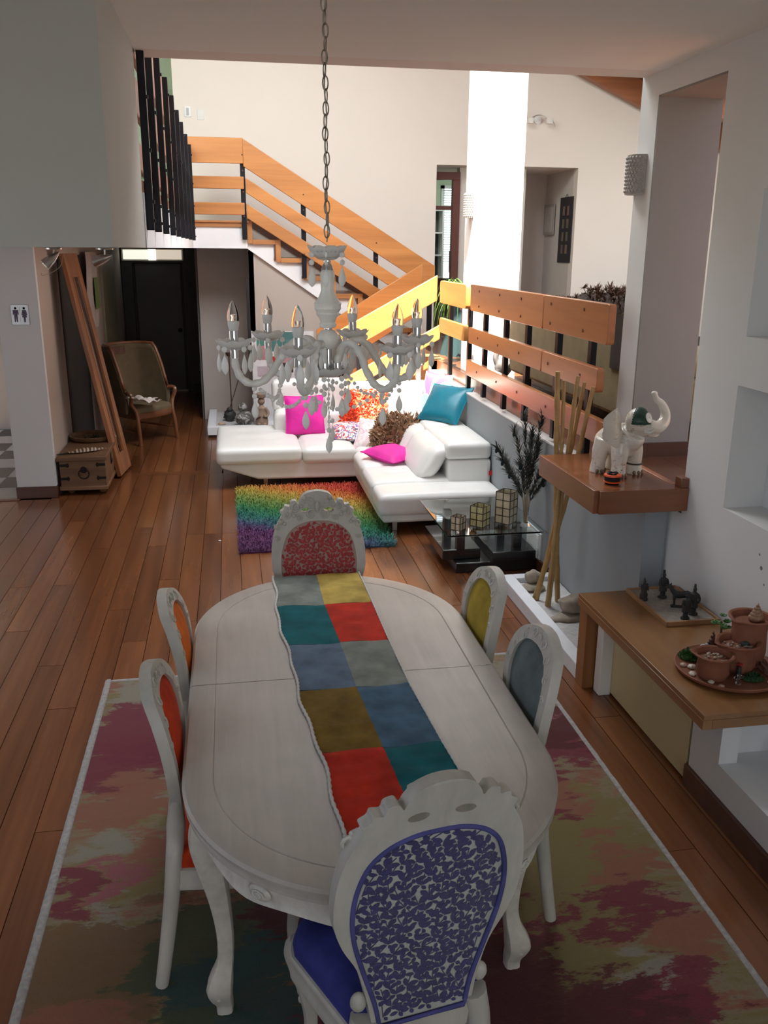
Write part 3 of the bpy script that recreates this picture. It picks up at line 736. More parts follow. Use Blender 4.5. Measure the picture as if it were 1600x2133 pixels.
cushion('pale pink and white printed cushion half hidden behind the leaf-textured cushion', patterned('pink_print', (0.82, 0.76, 0.76), [(0.75, 0.42, 0.55), (0.80, 0.6, 0.62)], 9), (1.36, 8.36, 0.47), 0.42, 0.40, 0.14, R(38), R(-22))
cushion('pale pink cushion tucked against the back cushions at the sofa corner', patterned('pink_print2', (0.82, 0.74, 0.74), [(0.75, 0.5, 0.55)], 8), (1.66, 8.02, 0.50), 0.34, 0.34, 0.12, R(35), R(-60))
teal = fabric('teal_satin', (0.005, 0.20, 0.29), 0.35, 0.05)
cushion('teal satin cushion leaning on the right-hand headrest of the sofa', teal, (1.95, 8.02, 0.82), 0.46, 0.40, 0.15, R(50), R(-50))
# burst-pattern cushion
def burst_mat():
    m, nt, b = newmat('burst_print'); v = coords(nt, kind='Object')
    sx = N(nt, 'ShaderNodeSeparateXYZ'); mp = N(nt, 'ShaderNodeMapping'); mp.inputs['Location'].default_value = (0.08, 0.02, 0.1)
    nt.links.new(v, mp.inputs[0]); nt.links.new(mp.outputs[0], sx.inputs[0])
    at = N(nt, 'ShaderNodeMath', operation='ARCTAN2'); nt.links.new(sx.outputs[2], at.inputs[0]); nt.links.new(sx.outputs[1], at.inputs[1])
    mu = N(nt, 'ShaderNodeMath', operation='MULTIPLY', i_1=9.0); nt.links.new(at.outputs[0], mu.inputs[0])
    sn = N(nt, 'ShaderNodeMath', operation='SINE'); nt.links.new(mu.outputs[0], sn.inputs[0])
    c = ramp(nt, sn.outputs[0], [(0.0, (0.42, 0.07, 0.15)), (0.55, (0.42, 0.07, 0.15)), (0.6, (0.62, 0.55, 0.60))])
    f = noise_n(nt, v, 3.0)
    c2 = mix(nt, ramp(nt, f, [(0.52, (0, 0, 0)), (0.54, (1, 1, 1))]), c, (0.10, 0.45, 0.48))
    nt.links.new(c2, b.inputs['Base Color']); inp(b, 'Roughness', 0.7); return m
cushion('plum cushion with pale radiating petals standing behind the teal cushion', burst_mat(), (1.97, 8.50, 0.84), 0.40, 0.40, 0.13, R(78), R(-62))
# leaf-textured brown cushion, and the orange ruffled one
def ruffle_cushion(name, label, mat, mat2, loc, w, h, t, rx, rz, nl, ll, lw, seed):
    T = thing(name, label, 'cushion', loc)
    M = Matrix.Rotation(rz, 4, 'Z') @ Matrix.Rotation(rx, 4, 'X')
    MB().pillow(w, h, t, M, 12).build('cover', mat, T, angle=180)
    r = random.Random(seed); g = MB()
    for k in range(nl):
        u, v = r.uniform(-1, 1), r.uniform(-1, 1)
        kk = ((1-u*u)*(1-v*v))**0.42 if abs(u) < 1 and abs(v) < 1 else 0
        z = t/2*kk
        base = Vector((u*w/2, v*h/2, z)); nrm = Vector((u*0.9, v*0.9, 0.75)).normalized()
        d = (nrm*r.uniform(0.5, 1.1)+Vector((r.uniform(-1, 1), r.uniform(-1, 1), r.uniform(-0.3, 0.5)))*0.9).normalized()
        sd = d.cross(nrm if abs(d.dot(nrm)) < 0.95 else Vector((1, 0, 0))).normalized()
        L = ll*r.uniform(0.7, 1.25); W_ = lw*r.uniform(0.7, 1.2); up = sd.cross(d)
        P = [base-sd*W_*0.25, base+d*L*0.45-sd*W_*0.5+up*W_*0.15, base+d*L, base+d*L*0.45+sd*W_*0.5+up*W_*0.15, base+sd*W_*0.25, base+d*L*0.45-up*W_*0.12]
        P = [M @ p for p in P]
        g.add(P, [(0, 1, 5), (1, 2, 5), (2, 3, 5), (3, 4, 5), (4, 0, 5)])
    g.build('fabric_leaves', mat2, T, smooth=False, kind='stuff')
    return T
brown_leaf = plain('brown_satin_leaf', (0.42, 0.26, 0.15), 0.45, 0, 0.25, 14, sheen=0.2)
ruffle_cushion('cushion', 'brown cushion covered in pointed fabric leaves propped in the middle of the sofa corner', brown_leaf, brown_leaf, (1.52, 8.16, 0.52), 0.42, 0.40, 0.13, R(42), R(-28), 650, 0.072, 0.042, 5)
orange_r = plain('orange_ruffle', (0.85, 0.10, 0.02), 0.6, 0, 0.35, 14, sheen=0.3)
ruffle_cushion('cushion', 'bright orange ruffled cushion leaning on the rear headrest of the sofa corner', orange_r, orange_r, (1.33, 8.98, 0.62), 0.46, 0.42, 0.12, R(48), R(-15), 600, 0.045, 0.035, 6)

# ---- shaggy rainbow rug
rg = thing('shag_rug', 'shaggy rainbow-striped rug on the floor in front of the sofa', 'rug', (0.58, 7.3, 0))
def rainbow():
    m, nt, b = newmat('rainbow_shag'); v = coords(nt)
    sx = N(nt, 'ShaderNodeSeparateXYZ'); nt.links.new(v, sx.inputs[0])
    f = noise_n(nt, v, 9, 3)
    a = N(nt, 'ShaderNodeMath', operation='MULTIPLY_ADD', i_1=0.72); nt.links.new(sx.outputs[0], a.inputs[0]); nt.links.new(sx.outputs[1], a.inputs[2])
    a2 = N(nt, 'ShaderNodeMath', operation='MULTIPLY_ADD', i_1=0.35); nt.links.new(f, a2.inputs[0]); nt.links.new(a.outputs[0], a2.inputs[2])
    mr = N(nt, 'ShaderNodeMapRange'); mr.inputs[1].default_value = -1.20; mr.inputs[2].default_value = 1.35; nt.links.new(a2.outputs[0], mr.inputs[0])
    c = ramp(nt, mr.outputs[0], [(0.0, (0.10, 0.015, 0.10)), (0.22, (0.13, 0.02, 0.13)), (0.30, (0.05, 0.10, 0.20)), (0.40, (0.01, 0.20, 0.14)), (0.50, (0.03, 0.22, 0.06)),
                              (0.62, (0.22, 0.30, 0.05)), (0.72, (0.50, 0.36, 0.05)), (0.82, (0.60, 0.22, 0.03)), (0.93, (0.55, 0.05, 0.02))])
    nt.links.new(c, b.inputs['Base Color']); inp(b, 'Roughness', 0.7); inp(b, 'Sheen Weight', 0.2); return m
rm = rainbow()
MB().box(-0.585, 0.60, -0.93, 0.92, 0.0, 0.012).build('backing', rm, rg)
g = MB(); r_ = random.Random(11)
for k in range(26000):
    px, py = r_.uniform(-0.59, 0.61), r_.uniform(-0.94, 0.93)
    a = r_.uniform(0, 2*PI); L = r_.uniform(0.035, 0.06); t = r_.uniform(0.45, 1.1)
    dx, dy = math.cos(a)*math.sin(t)*L, math.sin(a)*math.sin(t)*L; dz = math.cos(t)*L
    wx, wy = -math.sin(a)*0.0022, math.cos(a)*0.0022
    g.add([(px-wx, py-wy, 0.01), (px+wx, py+wy, 0.01), (px+dx*0.6+wx, py+dy*0.6+wy, 0.012+dz*0.7), (px+dx*0.6-wx, py+dy*0.6-wy, 0.012+dz*0.7), (px+dx, py+dy, 0.012+dz*0.85)],
          [(0, 1, 2, 3), (3, 2, 4)])
g.build('pile', rm, rg, smooth=False, kind='stuff')

# ---- glass coffee table with black base, three shell lanterns, vase of peacock feathers
black_gloss = plain('black_lacquer', (0.012, 0.012, 0.013), 0.18, 0, 0.1, coat=0.6)
ct = thing('coffee_table', 'low coffee table with a clear glass top over a black slatted base', 'table', (1.74, 6.02, 0))
glass = glassy('table_glass', (0.86, 0.95, 0.93), 0.0, 1.25)
part(ct, 'glass_top', MB().box(1.395, 2.095, 5.58, 6.50, 0.318, 0.330), glass, bevel=0.003)
part(ct, 'base_block', MB().box(1.50, 2.08, 5.72, 6.30, 0.0, 0.075), black_gloss, bevel=0.006)
part(ct, 'base_block', MB().box(1.42, 1.70, 5.80, 6.40, 0.075, 0.15), black_gloss, bevel=0.006)
part(ct, 'base_block', MB().box(1.76, 2.08, 5.70, 6.2, 0.075, 0.15), black_gloss, bevel=0.006)
for (x, y) in ((1.55, 5.82), (1.97, 5.82), (1.55, 6.22), (1.97, 6.22)):
    part(ct, 'support', MB().box(x-0.03, x+0.03, y-0.03, y+0.03, 0.15, 0.318), black_gloss, bevel=0.004)
shell = plain('capiz_shell', (0.66, 0.60, 0.44), 0.35, 0, 0.12, 20)
shell_y = plain('capiz_shell_yellow', (0.62, 0.60, 0.32), 0.35, 0, 0.12, 20)
def lantern(label, x, y, w_, h_, rows, mat, rz=R(45)):
    T = thing('shell_lantern', label, 'lantern', (x, y, 0.3305), rz, 'shell lanterns on the glass table')
    fr = MB(); hw = w_/2; z0 = 0.02
    for k in range(4):
        M = Matrix.Rotation(PI/2*k, 4, 'Z')
        for i in range(3):
            u = -hw+w_*i/2; 
            if i < 2: fr.box(u-0.0025, u+0.0025, -hw-0.0025, -hw+0.0025, 0, h_, M)
        for j in range(rows+1):
            z = z0+(h_-z0)*j/rows; fr.box(-hw, hw, -hw-0.0022, -hw+0.0022, z-0.0022, z+0.0022, M)
        for i in range(2):
            for j in range(rows):
                a = -hw+w_*i/2+0.004; b = a+w_/2-0.008; c = z0+(h_-z0)*j/rows+0.004; d = c+(h_-z0)/rows-0.008
                MB().box(a, b, -hw-0.0008, -hw+0.0008, c, d, M).build('shell_pane', mat, T, smooth=False)
    fr.build('wire_frame', plain('lantern_wire', (0.06, 0.045, 0.03), 0.5), T, smooth=False)
lantern('smallest shell lantern, left of the three on the glass table', 1.49, 5.66, 0.074, 0.115, 2, shell)
lantern('middle-sized yellowish shell lantern between the smallest and the tallest', 1.665, 5.73, 0.100, 0.165, 3, shell_y)
lantern('tallest shell lantern, right of the three on the glass table', 1.87, 5.78, 0.112, 0.245, 4, shell)
vz = thing('glass_vase', 'slim clear glass vase holding peacock feathers on the glass table', 'vase', (1.995, 5.72, 0.3305))
MB().lathe([(0.0, 0.0), (0.038, 0.0), (0.036, 0.012), (0.016, 0.03), (0.018, 0.10), (0.030, 0.24), (0.034, 0.25), (0.031, 0.25), (0.026, 0.23), (0.013, 0.08), (0.0, 0.05)], 20).build('vase_body', glassy('vase_glass', (0.95, 0.98, 0.97), 0.02, 1.3), vz)
pf = thing('peacock_feathers', 'bunch of dark peacock feathers standing in the slim glass vase', 'feathers', (1.995, 5.72, 0.40))
fm = plain('feather_dark', (0.025, 0.035, 0.025), 0.6, 0, 0.4, 30, sheen=0.3); stem_m = plain('feather_stem', (0.55, 0.42, 0.26), 0.6)
eye_m = plain('feather_eye', (0.008, 0.035, 0.045), 0.5, 0.2)
r_ = random.Random(21)
FE = [(-0.19, 0.0, 0.42, 1), (-0.15, -0.05, 0.34, 1), (-0.11, 0.02, 0.62, 1), (-0.04, 0.03, 0.72, 1), (0.02, 0.0, 0.62, 1), (0.06, -0.02, 0.52, 1), (0.10, 0.05, 0.70, 1), (-0.02, -0.05, 0.46, 1), (0.07, -0.06, 0.34, 1), (-0.08, -0.06, 0.40, 1), (0.11, -0.02, 0.26, 1), (-0.22, 0.05, 0.50, 2), (0.03, 0.06, 0.56, 1)]
for (dx, dy, hh, kd) in FE:
    p0 = Vector((dx*0.03, dy*0.03, -0.05)); p3 = Vector((dx, dy, hh))
    P = cr([p0, Vector((dx*0.18, dy*0.2, hh*0.35)), Vector((dx*0.62, dy*0.6, hh*0.75)), p3], 5)
    f = MB().tube(P, [0.0022]*(len(P)-4)+[0.0012]*4, 5).build('feather_stem', stem_m, pf)
    b = MB(); m = len(P)
    for k in range(170):
        t = r_.uniform(0.38, 1.0)*(m-1); i = min(int(t), m-2); q = P[i].lerp(P[i+1], t-i); tg = (P[i+1]-P[i]).normalized()
        L = r_.uniform(0.035, 0.10)*(1.0 if t > 0.6*m else 0.8)
        a = r_.uniform(0, 2*PI); out = Vector((math.cos(a), math.sin(a)*0.6, 0.1)); d = (out*0.8+tg*0.9).normalized(); s_ = d.cross(tg).normalized()*0.0032
        dr = Vector((0, 0, -0.3))*L
        b.add([q-s_, q+s_, q+d*L*0.6+s_, q+d*L+dr*0.6, q+d*L*0.6-s_], [(0, 1, 2, 4), (4, 2, 3)])
    b.build('barbs', fm, f, smooth=False, kind='stuff')
    MB().ball(p3-Vector((0, 0, 0.03)), (0.011, 0.004, 0.017), 8, 6).build('feather_eye', eye_m, f)
# vent grille on the half wall
vg = thing('vent_grille', 'white slatted vent grille low on the blue-grey half wall beside the coffee table', 'vent', (2.11, 5.86, 0.15))
MB().box(0.0, 0.012, -0.15, 0.15, -0.115, 0.115).build('frame', white_paint, vg, bevel=0.003)
for i in range(11):
    MB().box(-0.006, 0.003, -0.125, 0.125, -0.006, 0.006, TRS((0, 0, -0.09+0.018*i), ry=R(35))).build('slat', white_paint, vg, smooth=False)

# ---- planters with sand
sand = plain('pale_sand', (0.50, 0.49, 0.48), 0.95, 0, 0.15, 40, 0.6, 90)
def sand_grid(x0, x1, y0, y1, z, amp, n, seed):
    def f(u, v): 
        X, Y_ = x0+(x1-x0)*u, y0+(y1-y0)*v
        e = min(u, 1-u, v, 1-v)
        return (X, Y_, z+amp*noise.noise(Vector((X*6, Y_*6, seed)))*min(1, e*8)+amp*0.4*noise.noise(Vector((X*18, Y_*18, seed))))
    return MB().grid(f, n, n*2)
pl = thing('sand_planter', 'long white-rimmed sand bed on the floor along the blue-grey half wall', 'planter', (1.9, 4.7, 0))
plm = plain('planter_white', (0.72, 0.74, 0.78), 0.7, 0, 0.04, 8, 0.2, 40)
part(pl, 'rim', MB().box(1.74, 1.82, 3.99, 5.42, 0, 0.09).box(1.82, 2.115, 5.34, 5.42, 0, 0.09).box(1.82, 2.115, 3.99, 4.02, 0, 0.09), plm, bevel=0.005)
part(pl, 'sand', sand_grid(1.82, 2.115, 4.02, 5.34, 0.055, 0.02, 24, 1), sand, kind='stuff')
def stone(label, loc, r, mat, seed, rz=0.0, group=None, name='stone'):
    T = MB().ball((0, 0, r[2]*0.8), r, 16, 12, disp=lambda v: 1+0.22*noise.noise(v*1.6+Vector((seed, 0, 0)))).build(name, mat)
    T.location = loc; T.rotation_euler = (0, 0, rz); tag(T, label, 'stone', group); return T
st_m = plain('stone_tan', (0.34, 0.29, 0.23), 0.9, 0, 0.2, 18, 0.5, 50); st_g = plain('stone_grey', (0.13, 0.13, 0.13), 0.8, 0, 0.2, 20, 0.3, 50)
G = 'stones in the sand bed under the half wall'
stone('pale rounded stone on top of a flat one in the sand bed', (1.90, 5.23, 0.10), (0.06, 0.05, 0.045), st_m, 1, group=G)
stone('flat pale stone under the rounded one in the sand bed', (1.89, 5.20, 0.05), (0.075, 0.06, 0.03), st_m, 2, group=G)
stone('large tan boulder at the foot of the bamboo poles', (1.99, 4.74, 0.09), (0.105, 0.07, 0.058), st_m, 3, 0.2, G)
stone('flat tan stone leaning under the large boulder in the sand bed', (1.96, 4.70, 0.045), (0.13, 0.06, 0.03), st_m, 4, 0.1, G)
stone('small tan stone to the right of the large boulder in the sand bed', (2.08, 4.76, 0.06), (0.045, 0.04, 0.04), st_m, 5, 0, G)
stone('round dark grey pebble half sunk in the near sand bed', (2.00, 4.36, 0.04), (0.032, 0.03, 0.026), st_g, 6, 0, G)
stone('small brown pebble in the sand bed beyond the dark grey one', (2.0, 4.50, 0.05), (0.016, 0.014, 0.01), st_m, 7, 0, G)
stone('tiny dark pebble touching the sand beside the brown pebble', (1.96, 4.44, 0.05), (0.012, 0.01, 0.008), st_g, 8, 0, G)
stone('flat pale pebble nearest the wooden bench in the sand bed', (1.98, 4.22, 0.04), (0.045, 0.03, 0.014), st_m, 9, 0, G)
bamb = plain('bamboo', (0.42, 0.26, 0.10), 0.45, 0, 0.2, 10, 0.1, 40)
def bamboo(label, p0, p1, bend, rad):
    P = []; p0 = Vector(p0); p1 = Vector(p1)
    n = 34
    for i in range(n+1):
        t = i/n; P.append(p0.lerp(p1, t)+Vector(bend)*math.sin(PI*t))
    rr_ = [rad*(1-0.15*i/n)*(1.22 if i % 5 == 0 and 0 < i < n else 1.0) for i in range(n+1)]
    o = MB().tube([p-p0 for p in P], rr_, 10).build('bamboo_pole', bamb); o.location = p0
    tag(o, label, 'bamboo', 'bamboo poles in the sand bed')
bamboo('tallest bamboo pole, leftmost at the top, standing in the sand bed', (1.98, 4.98, 0.06), (1.855, 4.90, 1.53), (-0.01, 0, 0), 0.017)
bamboo('thin bamboo pole just right of the tallest one at the top', (1.88, 4.90, 0.06), (1.905, 4.92, 1.475), (0.02, 0, 0), 0.013)
bamboo('bamboo pole leaning right, third from left at its top', (1.89, 4.90, 0.06), (1.985, 4.91, 1.50), (0.0, 0.01, 0), 0.014)
bamboo('bamboo pole crossing the others, second from right at its top', (1.86, 5.03, 0.06), (2.035, 4.93, 1.46), (0.01, 0, 0), 0.014)
bamboo('shortest bamboo pole, rightmost at its crooked top', (1.85, 5.05, 0.06), (2.07, 4.88, 1.44), (0.02, -0.02, 0), 0.015)

pl = thing('sand_planter', 'white-rimmed sand bed under the stairs at the left end of the sofa', 'planter', (0.1, 11.2, 0))
part(pl, 'rim', MB().box(-0.33, 0.52, 10.72, 10.82, 0.03, 0.13).box(-0.33, -0.23, 10.82, 11.97, 0.03, 0.13).box(0.24, 0.52, 10.82, 11.10, 0.03, 0.13), plm, bevel=0.005)
part(pl, 'plinth', MB().box(-0.31, 0.5, 10.75, 11.96, 0.0, 0.04), dark_wood)
part(pl, 'sand', sand_grid(-0.23, 0.24, 10.82, 11.96, 0.10, 0.012, 16, 4), sand, kind='stuff')
cv = thing('painted_canvas', 'unframed canvas with teal, pink, red and yellow blocks leaning under the stairs', 'painting', (0.6, 11.05, 0.13))
MB().box(-0.36, 0.40, 0.0, 0.03, 0.0, 1.10).build('canvas', plain('canvas_white', (0.66, 0.66, 0.68), 0.8), cv)
BL = [(-0.30, -0.12, 0.93, 1.09, (0.07, 0.22, 0.19)), (-0.12, 0.26, 0.86, 1.12, (0.06, 0.17, 0.17)), (0.06, 0.4, 0.80, 1.0, (0.08, 0.22, 0.22)), (-0.30, -0.15, 0.76, 0.93, (0.42, 0.20, 0.22)), (-0.18, -0.06, 0.68, 0.80, (0.40, 0.02, 0.02)),
      (0.0, 0.12, 0.72, 0.86, (0.48, 0.24, 0.27)), (0.12, 0.30, 0.66, 0.84, (0.50, 0.42, 0.10)), (0.0, 0.14, 0.60, 0.72, (0.03, 0.02, 0.02)), (-0.30, -0.06, 0.56, 0.68, (0.45, 0.38, 0.43))]
for i, (a, b, c_, d, col) in enumerate(BL):
    MB().box(a, b, -0.0012-0.0004*i, 0.0, c_, min(d, 1.095)).build('paint_block', plain('paint_%d' % i, col, 0.6), cv, smooth=False)
# standing figure, frog, stone, slim torch behind the sofa
terra = plain('clay_figure', (0.30, 0.22, 0.16), 0.8, 0, 0.2, 25, 0.3, 60)
def clay_doll(T, mat, s=1.0):
    MB().lathe([(0.001, 0), (0.075*s, 0.005), (0.08*s, 0.06*s), (0.065*s, 0.14*s), (0.05*s, 0.19*s), (0.055*s, 0.225*s), (0.03*s, 0.25*s), (0.022*s, 0.27*s)], 18, wob=lambda a, t: 0.06*math.cos(2*a)).build('torso', mat, T)
    MB().ball((0, 0, 0.315*s), (0.046*s, 0.044*s, 0.052*s), 16, 12).build('head', mat, T)
    for sx in (-1, 1):
        MB().tube(cr([(sx*0.05*s, 0, 0.225*s), (sx*0.085*s, -0.01*s, 0.16*s), (sx*0.06*s, -0.055*s, 0.12*s), (sx*0.02*s, -0.07*s, 0.135*s)], 5), [0.02*s]*6+[0.016*s]*10, 10).build('arm', mat, T)
        MB().ball((sx*0.035*s, -0.05*s, 0.02*s), (0.028*s, 0.045*s, 0.022*s), 10, 8).build('foot', mat, T)
T = thing('clay_figure', 'small brown clay figure of a person with a hat standing between sofa and canvas', 'figurine', (0.325, 10.78, 0.13))
clay_doll(T, terra, 0.93)
MB().lathe([(0.05, 0.335), (0.058, 0.35), (0.062, 0.385), (0.045, 0.40), (0.0, 0.405)], 16).build('hat', terra, T)
T = thing('driftwood_stone', 'grey and white streaked stone lying in the sand left of the clay figure', 'stone', (0.12, 10.92, 0.10))
sm = patterned('streaked_stone', (0.10, 0.09, 0.08), [(0.38, 0.37, 0.35)], 14, 0.5)
MB().ball((0, 0, 0.09), (0.11, 0.08, 0.09), 18, 12, disp=lambda v: 1+0.25*noise.noise(v*1.5)).build('rock', sm, T)
MB().ball((-0.02, 0.03, 0.22), (0.055, 0.05, 0.06), 12, 10, disp=lambda v: 1+0.2*noise.noise(v*2)).build('knob', sm, T)
T = thing('dark_sculpture', 'small dark lumpy sculpture on the sand at the foot of the thin torch', 'sculpture', (-0.06, 11.25, 0.10))
MB().ball((0, 0, 0.07), (0.075, 0.06, 0.08), 16, 12, disp=lambda v: 1+0.4*noise.noise(v*2.4)).build('body', plain('dark_rock', (0.03, 0.03, 0.028), 0.6), T)
MB().ball((0.0, -0.02, 0.15), 0.035, 12, 8).build('head', MATS['dark_rock'], T)
o = MB().ball((0, 0, 0.015), (0.05, 0.03, 0.02), 10, 8, disp=lambda v: 1+0.4*noise.noise(v*3)).build('seashell', plain('shell_tan', (0.45, 0.33, 0.24), 0.6)); o.location = (-0.16, 10.95, 0.11); tag(o, 'tan shell lying at the left edge of the sand bed under the stairs', 'shell')
T = thing('metal_torch', 'two thin crossed rust-brown rods with a dark cup standing in the sand bed', 'ornament', (-0.03, 11.35, 0.10))
rust = plain('rust_rod', (0.10, 0.06, 0.04), 0.6, 0.3)
MB().tube([(0, 0, 0), (-0.012, 0, 0.85)], 0.008, 8).build('rod', rust, T)
MB().tube([(-0.07, 0, 0.02), (0.17, 0.05, 0.72)], 0.006, 8).build('rod', rust, T)
MB().lathe([(0.0, 0.0), (0.03, 0.01), (0.045, 0.05), (0.04, 0.05), (0.0, 0.02)], 12, c=(-0.01, 0, 0.80)).build('cup', rust, T)
o = MB().box(0.20, 0.235, 11.12, 11.15, 0.75, 1.85).build('black_strip', plain('strip_black', (0.015, 0.013, 0.012), 0.5), bevel=0.003); tag(o, 'tall narrow black strip on the wall corner under the stairs', 'strip')
# ================================================================= DINING SET
from mathutils.geometry import tessellate_polygon
def whitewash(name, a, b, rough=0.5, axis='Y'):
    m, nt, bs = newmat(name)
    s = {'Y': (1, 0.08, 1), 'Z': (1, 1, 0.15)}[axis]
    v = coords(nt, s); f = noise_n(nt, v, 26, 5, 0.65, 0.4); v2 = coords(nt); f2 = noise_n(nt, v2, 2.2, 3)
    ad = N(nt, 'ShaderNodeMath', operation='MULTIPLY_ADD', i_1=0.5); nt.links.new(f, ad.inputs[0]); nt.links.new(f2, ad.inputs[2])
    nt.links.new(ramp(nt, ad.outputs[0], [(0.55, a), (0.95, b)]), bs.inputs['Base Color'])
    inp(bs, 'Roughness', rough); bump(nt, bs, f, 0.08, 0.002); return m
table_m = whitewash('whitewashed_top', (0.36, 0.32, 0.28), (0.49, 0.45, 0.40), 0.38)
chair_w = whitewash('whitewashed_frame', (0.40, 0.385, 0.34), (0.58, 0.56, 0.50), 0.45, 'Z')
antique = plain('antique_white', (0.56, 0.53, 0.47), 0.5, 0, 0.12, 30, 0.1, 60)

CX, CY, TA, TB, TS = 0.348, 2.74, 0.537, 0.56, 0.50     # centre, half width, end depth, half straight
def outline(off, n=40, ya=None, yb=None):
    """table outline at an offset, counter-clockwise from the right side, local to the centre"""
    P = []
    a, b = TA+off, TB+off
    for i in range(n+1):
        t = PI*i/n; P.append((a*math.cos(t), TS+b*math.sin(t)))
    for i in range(n+1):
        t = PI+PI*i/n; P.append((a*math.cos(t), -TS+b*math.sin(t)))
    return P
tb_ = thing('dining_table', 'oval whitewashed wooden dining table with carved curved legs on the pastel rug', 'table', (CX, CY, 0.0))
SEAM = 0.05
def half(P, far):
    n = len(P)//2
    return P[:n] if far else P[n:]
prof = [(-0.16, 0.7700), (-0.089, 0.7700), (-0.086, 0.7680), (-0.083, 0.7700), (-0.02, 0.7700), (-0.008, 0.7680), (0.0, 0.7610), (-0.001, 0.752), (-0.010, 0.746), (-0.012, 0.742), (-0.004, 0.737), (-0.003, 0.729), (-0.014, 0.722), (-0.05, 0.720)]
for far in (True, False):
    mb = MB(); rows = []
    for off, z in prof:
        h = half(outline(off), far)
        ys = SEAM+0.0012 if far else SEAM-0.0012
        a = TA+off
        h = ([(a, ys)]+h+[(-a, ys)]) if far else ([(-a, ys)]+h+[(a, ys)])
        rows.append([(x, y, z) for x, y in h])
    m = len(rows[0])
    vs = [p for r_ in rows for p in r_]
    fs = [(j*m+i, (j+1)*m+i, (j+1)*m+i+1, j*m+i+1) for j in range(len(rows)-1) for i in range(m-1)]
    fs.append(tuple(range(m)))
    fs.append(tuple((len(rows)-1)*m+i for i in range(m))[::-1])
    mb.add(vs, fs); mb.build('table_leaf', table_m, tb_, angle=18)
# apron with scalloped lower edge
mb = MB(); O = outline(-0.045, 60); n = len(O)
def apr(i):
    x, y = O[i]; ang = math.atan2(y, x)
    base = 0.655
    d = 0.0
    if abs(y) > TS*0.9:   # end arcs: dips at the middle ornaments
        d = 0.03*math.exp(-((abs(ang)-PI/2)/0.18)**2)+0.022*math.exp(-((abs(abs(ang)-PI/2)-0.42)/0.10)**2)
    return base-d
vs = []
for i in range(n):
    x, y = O[i]; q = math.hypot(x, y); zb = apr(i)
    vs += [(x, y, 0.722), (x*1.006, y*1.006, 0.70), (x, y, zb+0.012), (x*1.01, y*1.01, zb), (x*0.96, y*0.985, zb), (x*0.96, y*0.985, 0.722)]
fs = []
for i in range(n):
    j = (i+1) % n
    for k in range(5): fs.append((i*6+k, i*6+k+1, j*6+k+1, j*6+k))
mb.add(vs, fs); mb.build('apron', antique, tb_, angle=60)
for ang in (-90-42, -90, -48, 90, 48, 132):
    t = R(ang); 
    # point on the end curve
    if t < 0: tt = t; cx, cy = (TA-0.04)*math.cos(tt), -TS+(TB-0.04)*math.sin(tt)
    else: cx, cy = (TA-0.04)*math.cos(t), TS+(TB-0.04)*math.sin(t)
    nx, ny = math.cos(t), math.sin(t)
    M = Matrix.Translation((cx+nx*0.004, cy+ny*0.004, 0.675)) @ Matrix.Rotation(t+PI/2, 4, 'Z')
    mb = MB().ball((0, 0, 0), (0.036, 0.010, 0.022), 16, 10, M=None).xf(M)
    mb.tube([M @ Vector((0.022*(1-k/16)*math.cos(k*0.8), -0.010, 0.014*(1-k/16)*math.sin(k*0.8))) for k in range(14)], 0.003, 6)
    mb.build('carved_rosette', antique, tb_)
def cabriole(fx, fy, dx, dy, ztop, s=1.0, R0=0.05):
    """cabriole leg: foot at (fx,fy), (dx,dy) unit outward direction"""
    tab = [(ztop, 0.0, 1.05), (ztop*0.93, 0.020, 1.1), (ztop*0.84, 0.028, 1.0), (ztop*0.72, 0.018, 0.80), (ztop*0.58, 0.0, 0.64), (ztop*0.45, -0.012, 0.54), (ztop*0.34, -0.016, 0.50), (ztop*0.26, -0.010, 0.52), (ztop*0.20, 0.006, 0.70), (ztop*0.15, 0.014, 0.80), (ztop*0.10, 0.010, 0.66), (ztop*0.055, 0.0, 0.52), (0.0, 0.0, 0.50)]
    tab = [(z, o*s, r*R0*s) for z, o, r in tab]
    P = cr([(fx+dx*o, fy+dy*o, z) for z, o, r in tab], 4); rr_ = [v.x for v in cr([(r, 0, 0) for z, o, r in tab], 4)]
    mb = MB(); n_ = 16
    vs = []
    ang0 = math.atan2(dy, dx)
    for p, r in zip(P, rr_):
        for k in range(n_):
            a = 2*PI*k/n_
            q = r*(1+0.10*math.cos(4*(a)))*(1+0.10*max(0, math.cos(a)))
            vs.append((p.x+q*math.cos(a+ang0), p.y+q*math.sin(a+ang0), p.z))
    m = len(P)
    fs = [(i*n_+(k+1) % n_, i*n_+k, (i+1)*n_+k, (i+1)*n_+(k+1) % n_) for i in range(m-1) for k in range(n_)]
    fs += [tuple(range(n_)), tuple((m-1)*n_+k for k in range(n_))[::-1]]
    mb.add(vs, fs)
    # scroll on the foot
    sx, sy = -dy, dx
    for side in (-1, 1):
        sp = []
        for k in range(22):
            a = k*0.55; r = 0.020*s*(1-k/26)
            sp.append((fx+dx*(0.020*s+r*math.cos(a))+sx*side*0.020*s, fy+dy*(0.020*s+r*math.cos(a))+sy*side*0.020*s, ztop*0.115+r*math.sin(a)))
        mb.tube(sp, [0.006*s]*22, 6)
    return mb
def knee_carving(fx, fy, dx, dy, zt, s):
    mb = MB(); sx, sy = -dy, dx
    for k, (u, z, r) in enumerate(((0, 0, 0.011), (0.012, -0.02, 0.008), (-0.012, -0.02, 0.008), (0, -0.045, 0.009), (0.010, -0.065, 0.006), (-0.01, -0.065, 0.006), (0, -0.085, 0.006), (0.02, 0.008, 0.008), (-0.02, 0.008, 0.008))):
        mb.ball((fx+dx*(0.068*s)+sx*u*s, fy+dy*(0.068*s)+sy*u*s, zt+z*s), (r*s, r*s, r*1.4*s), 8, 6)
    return mb
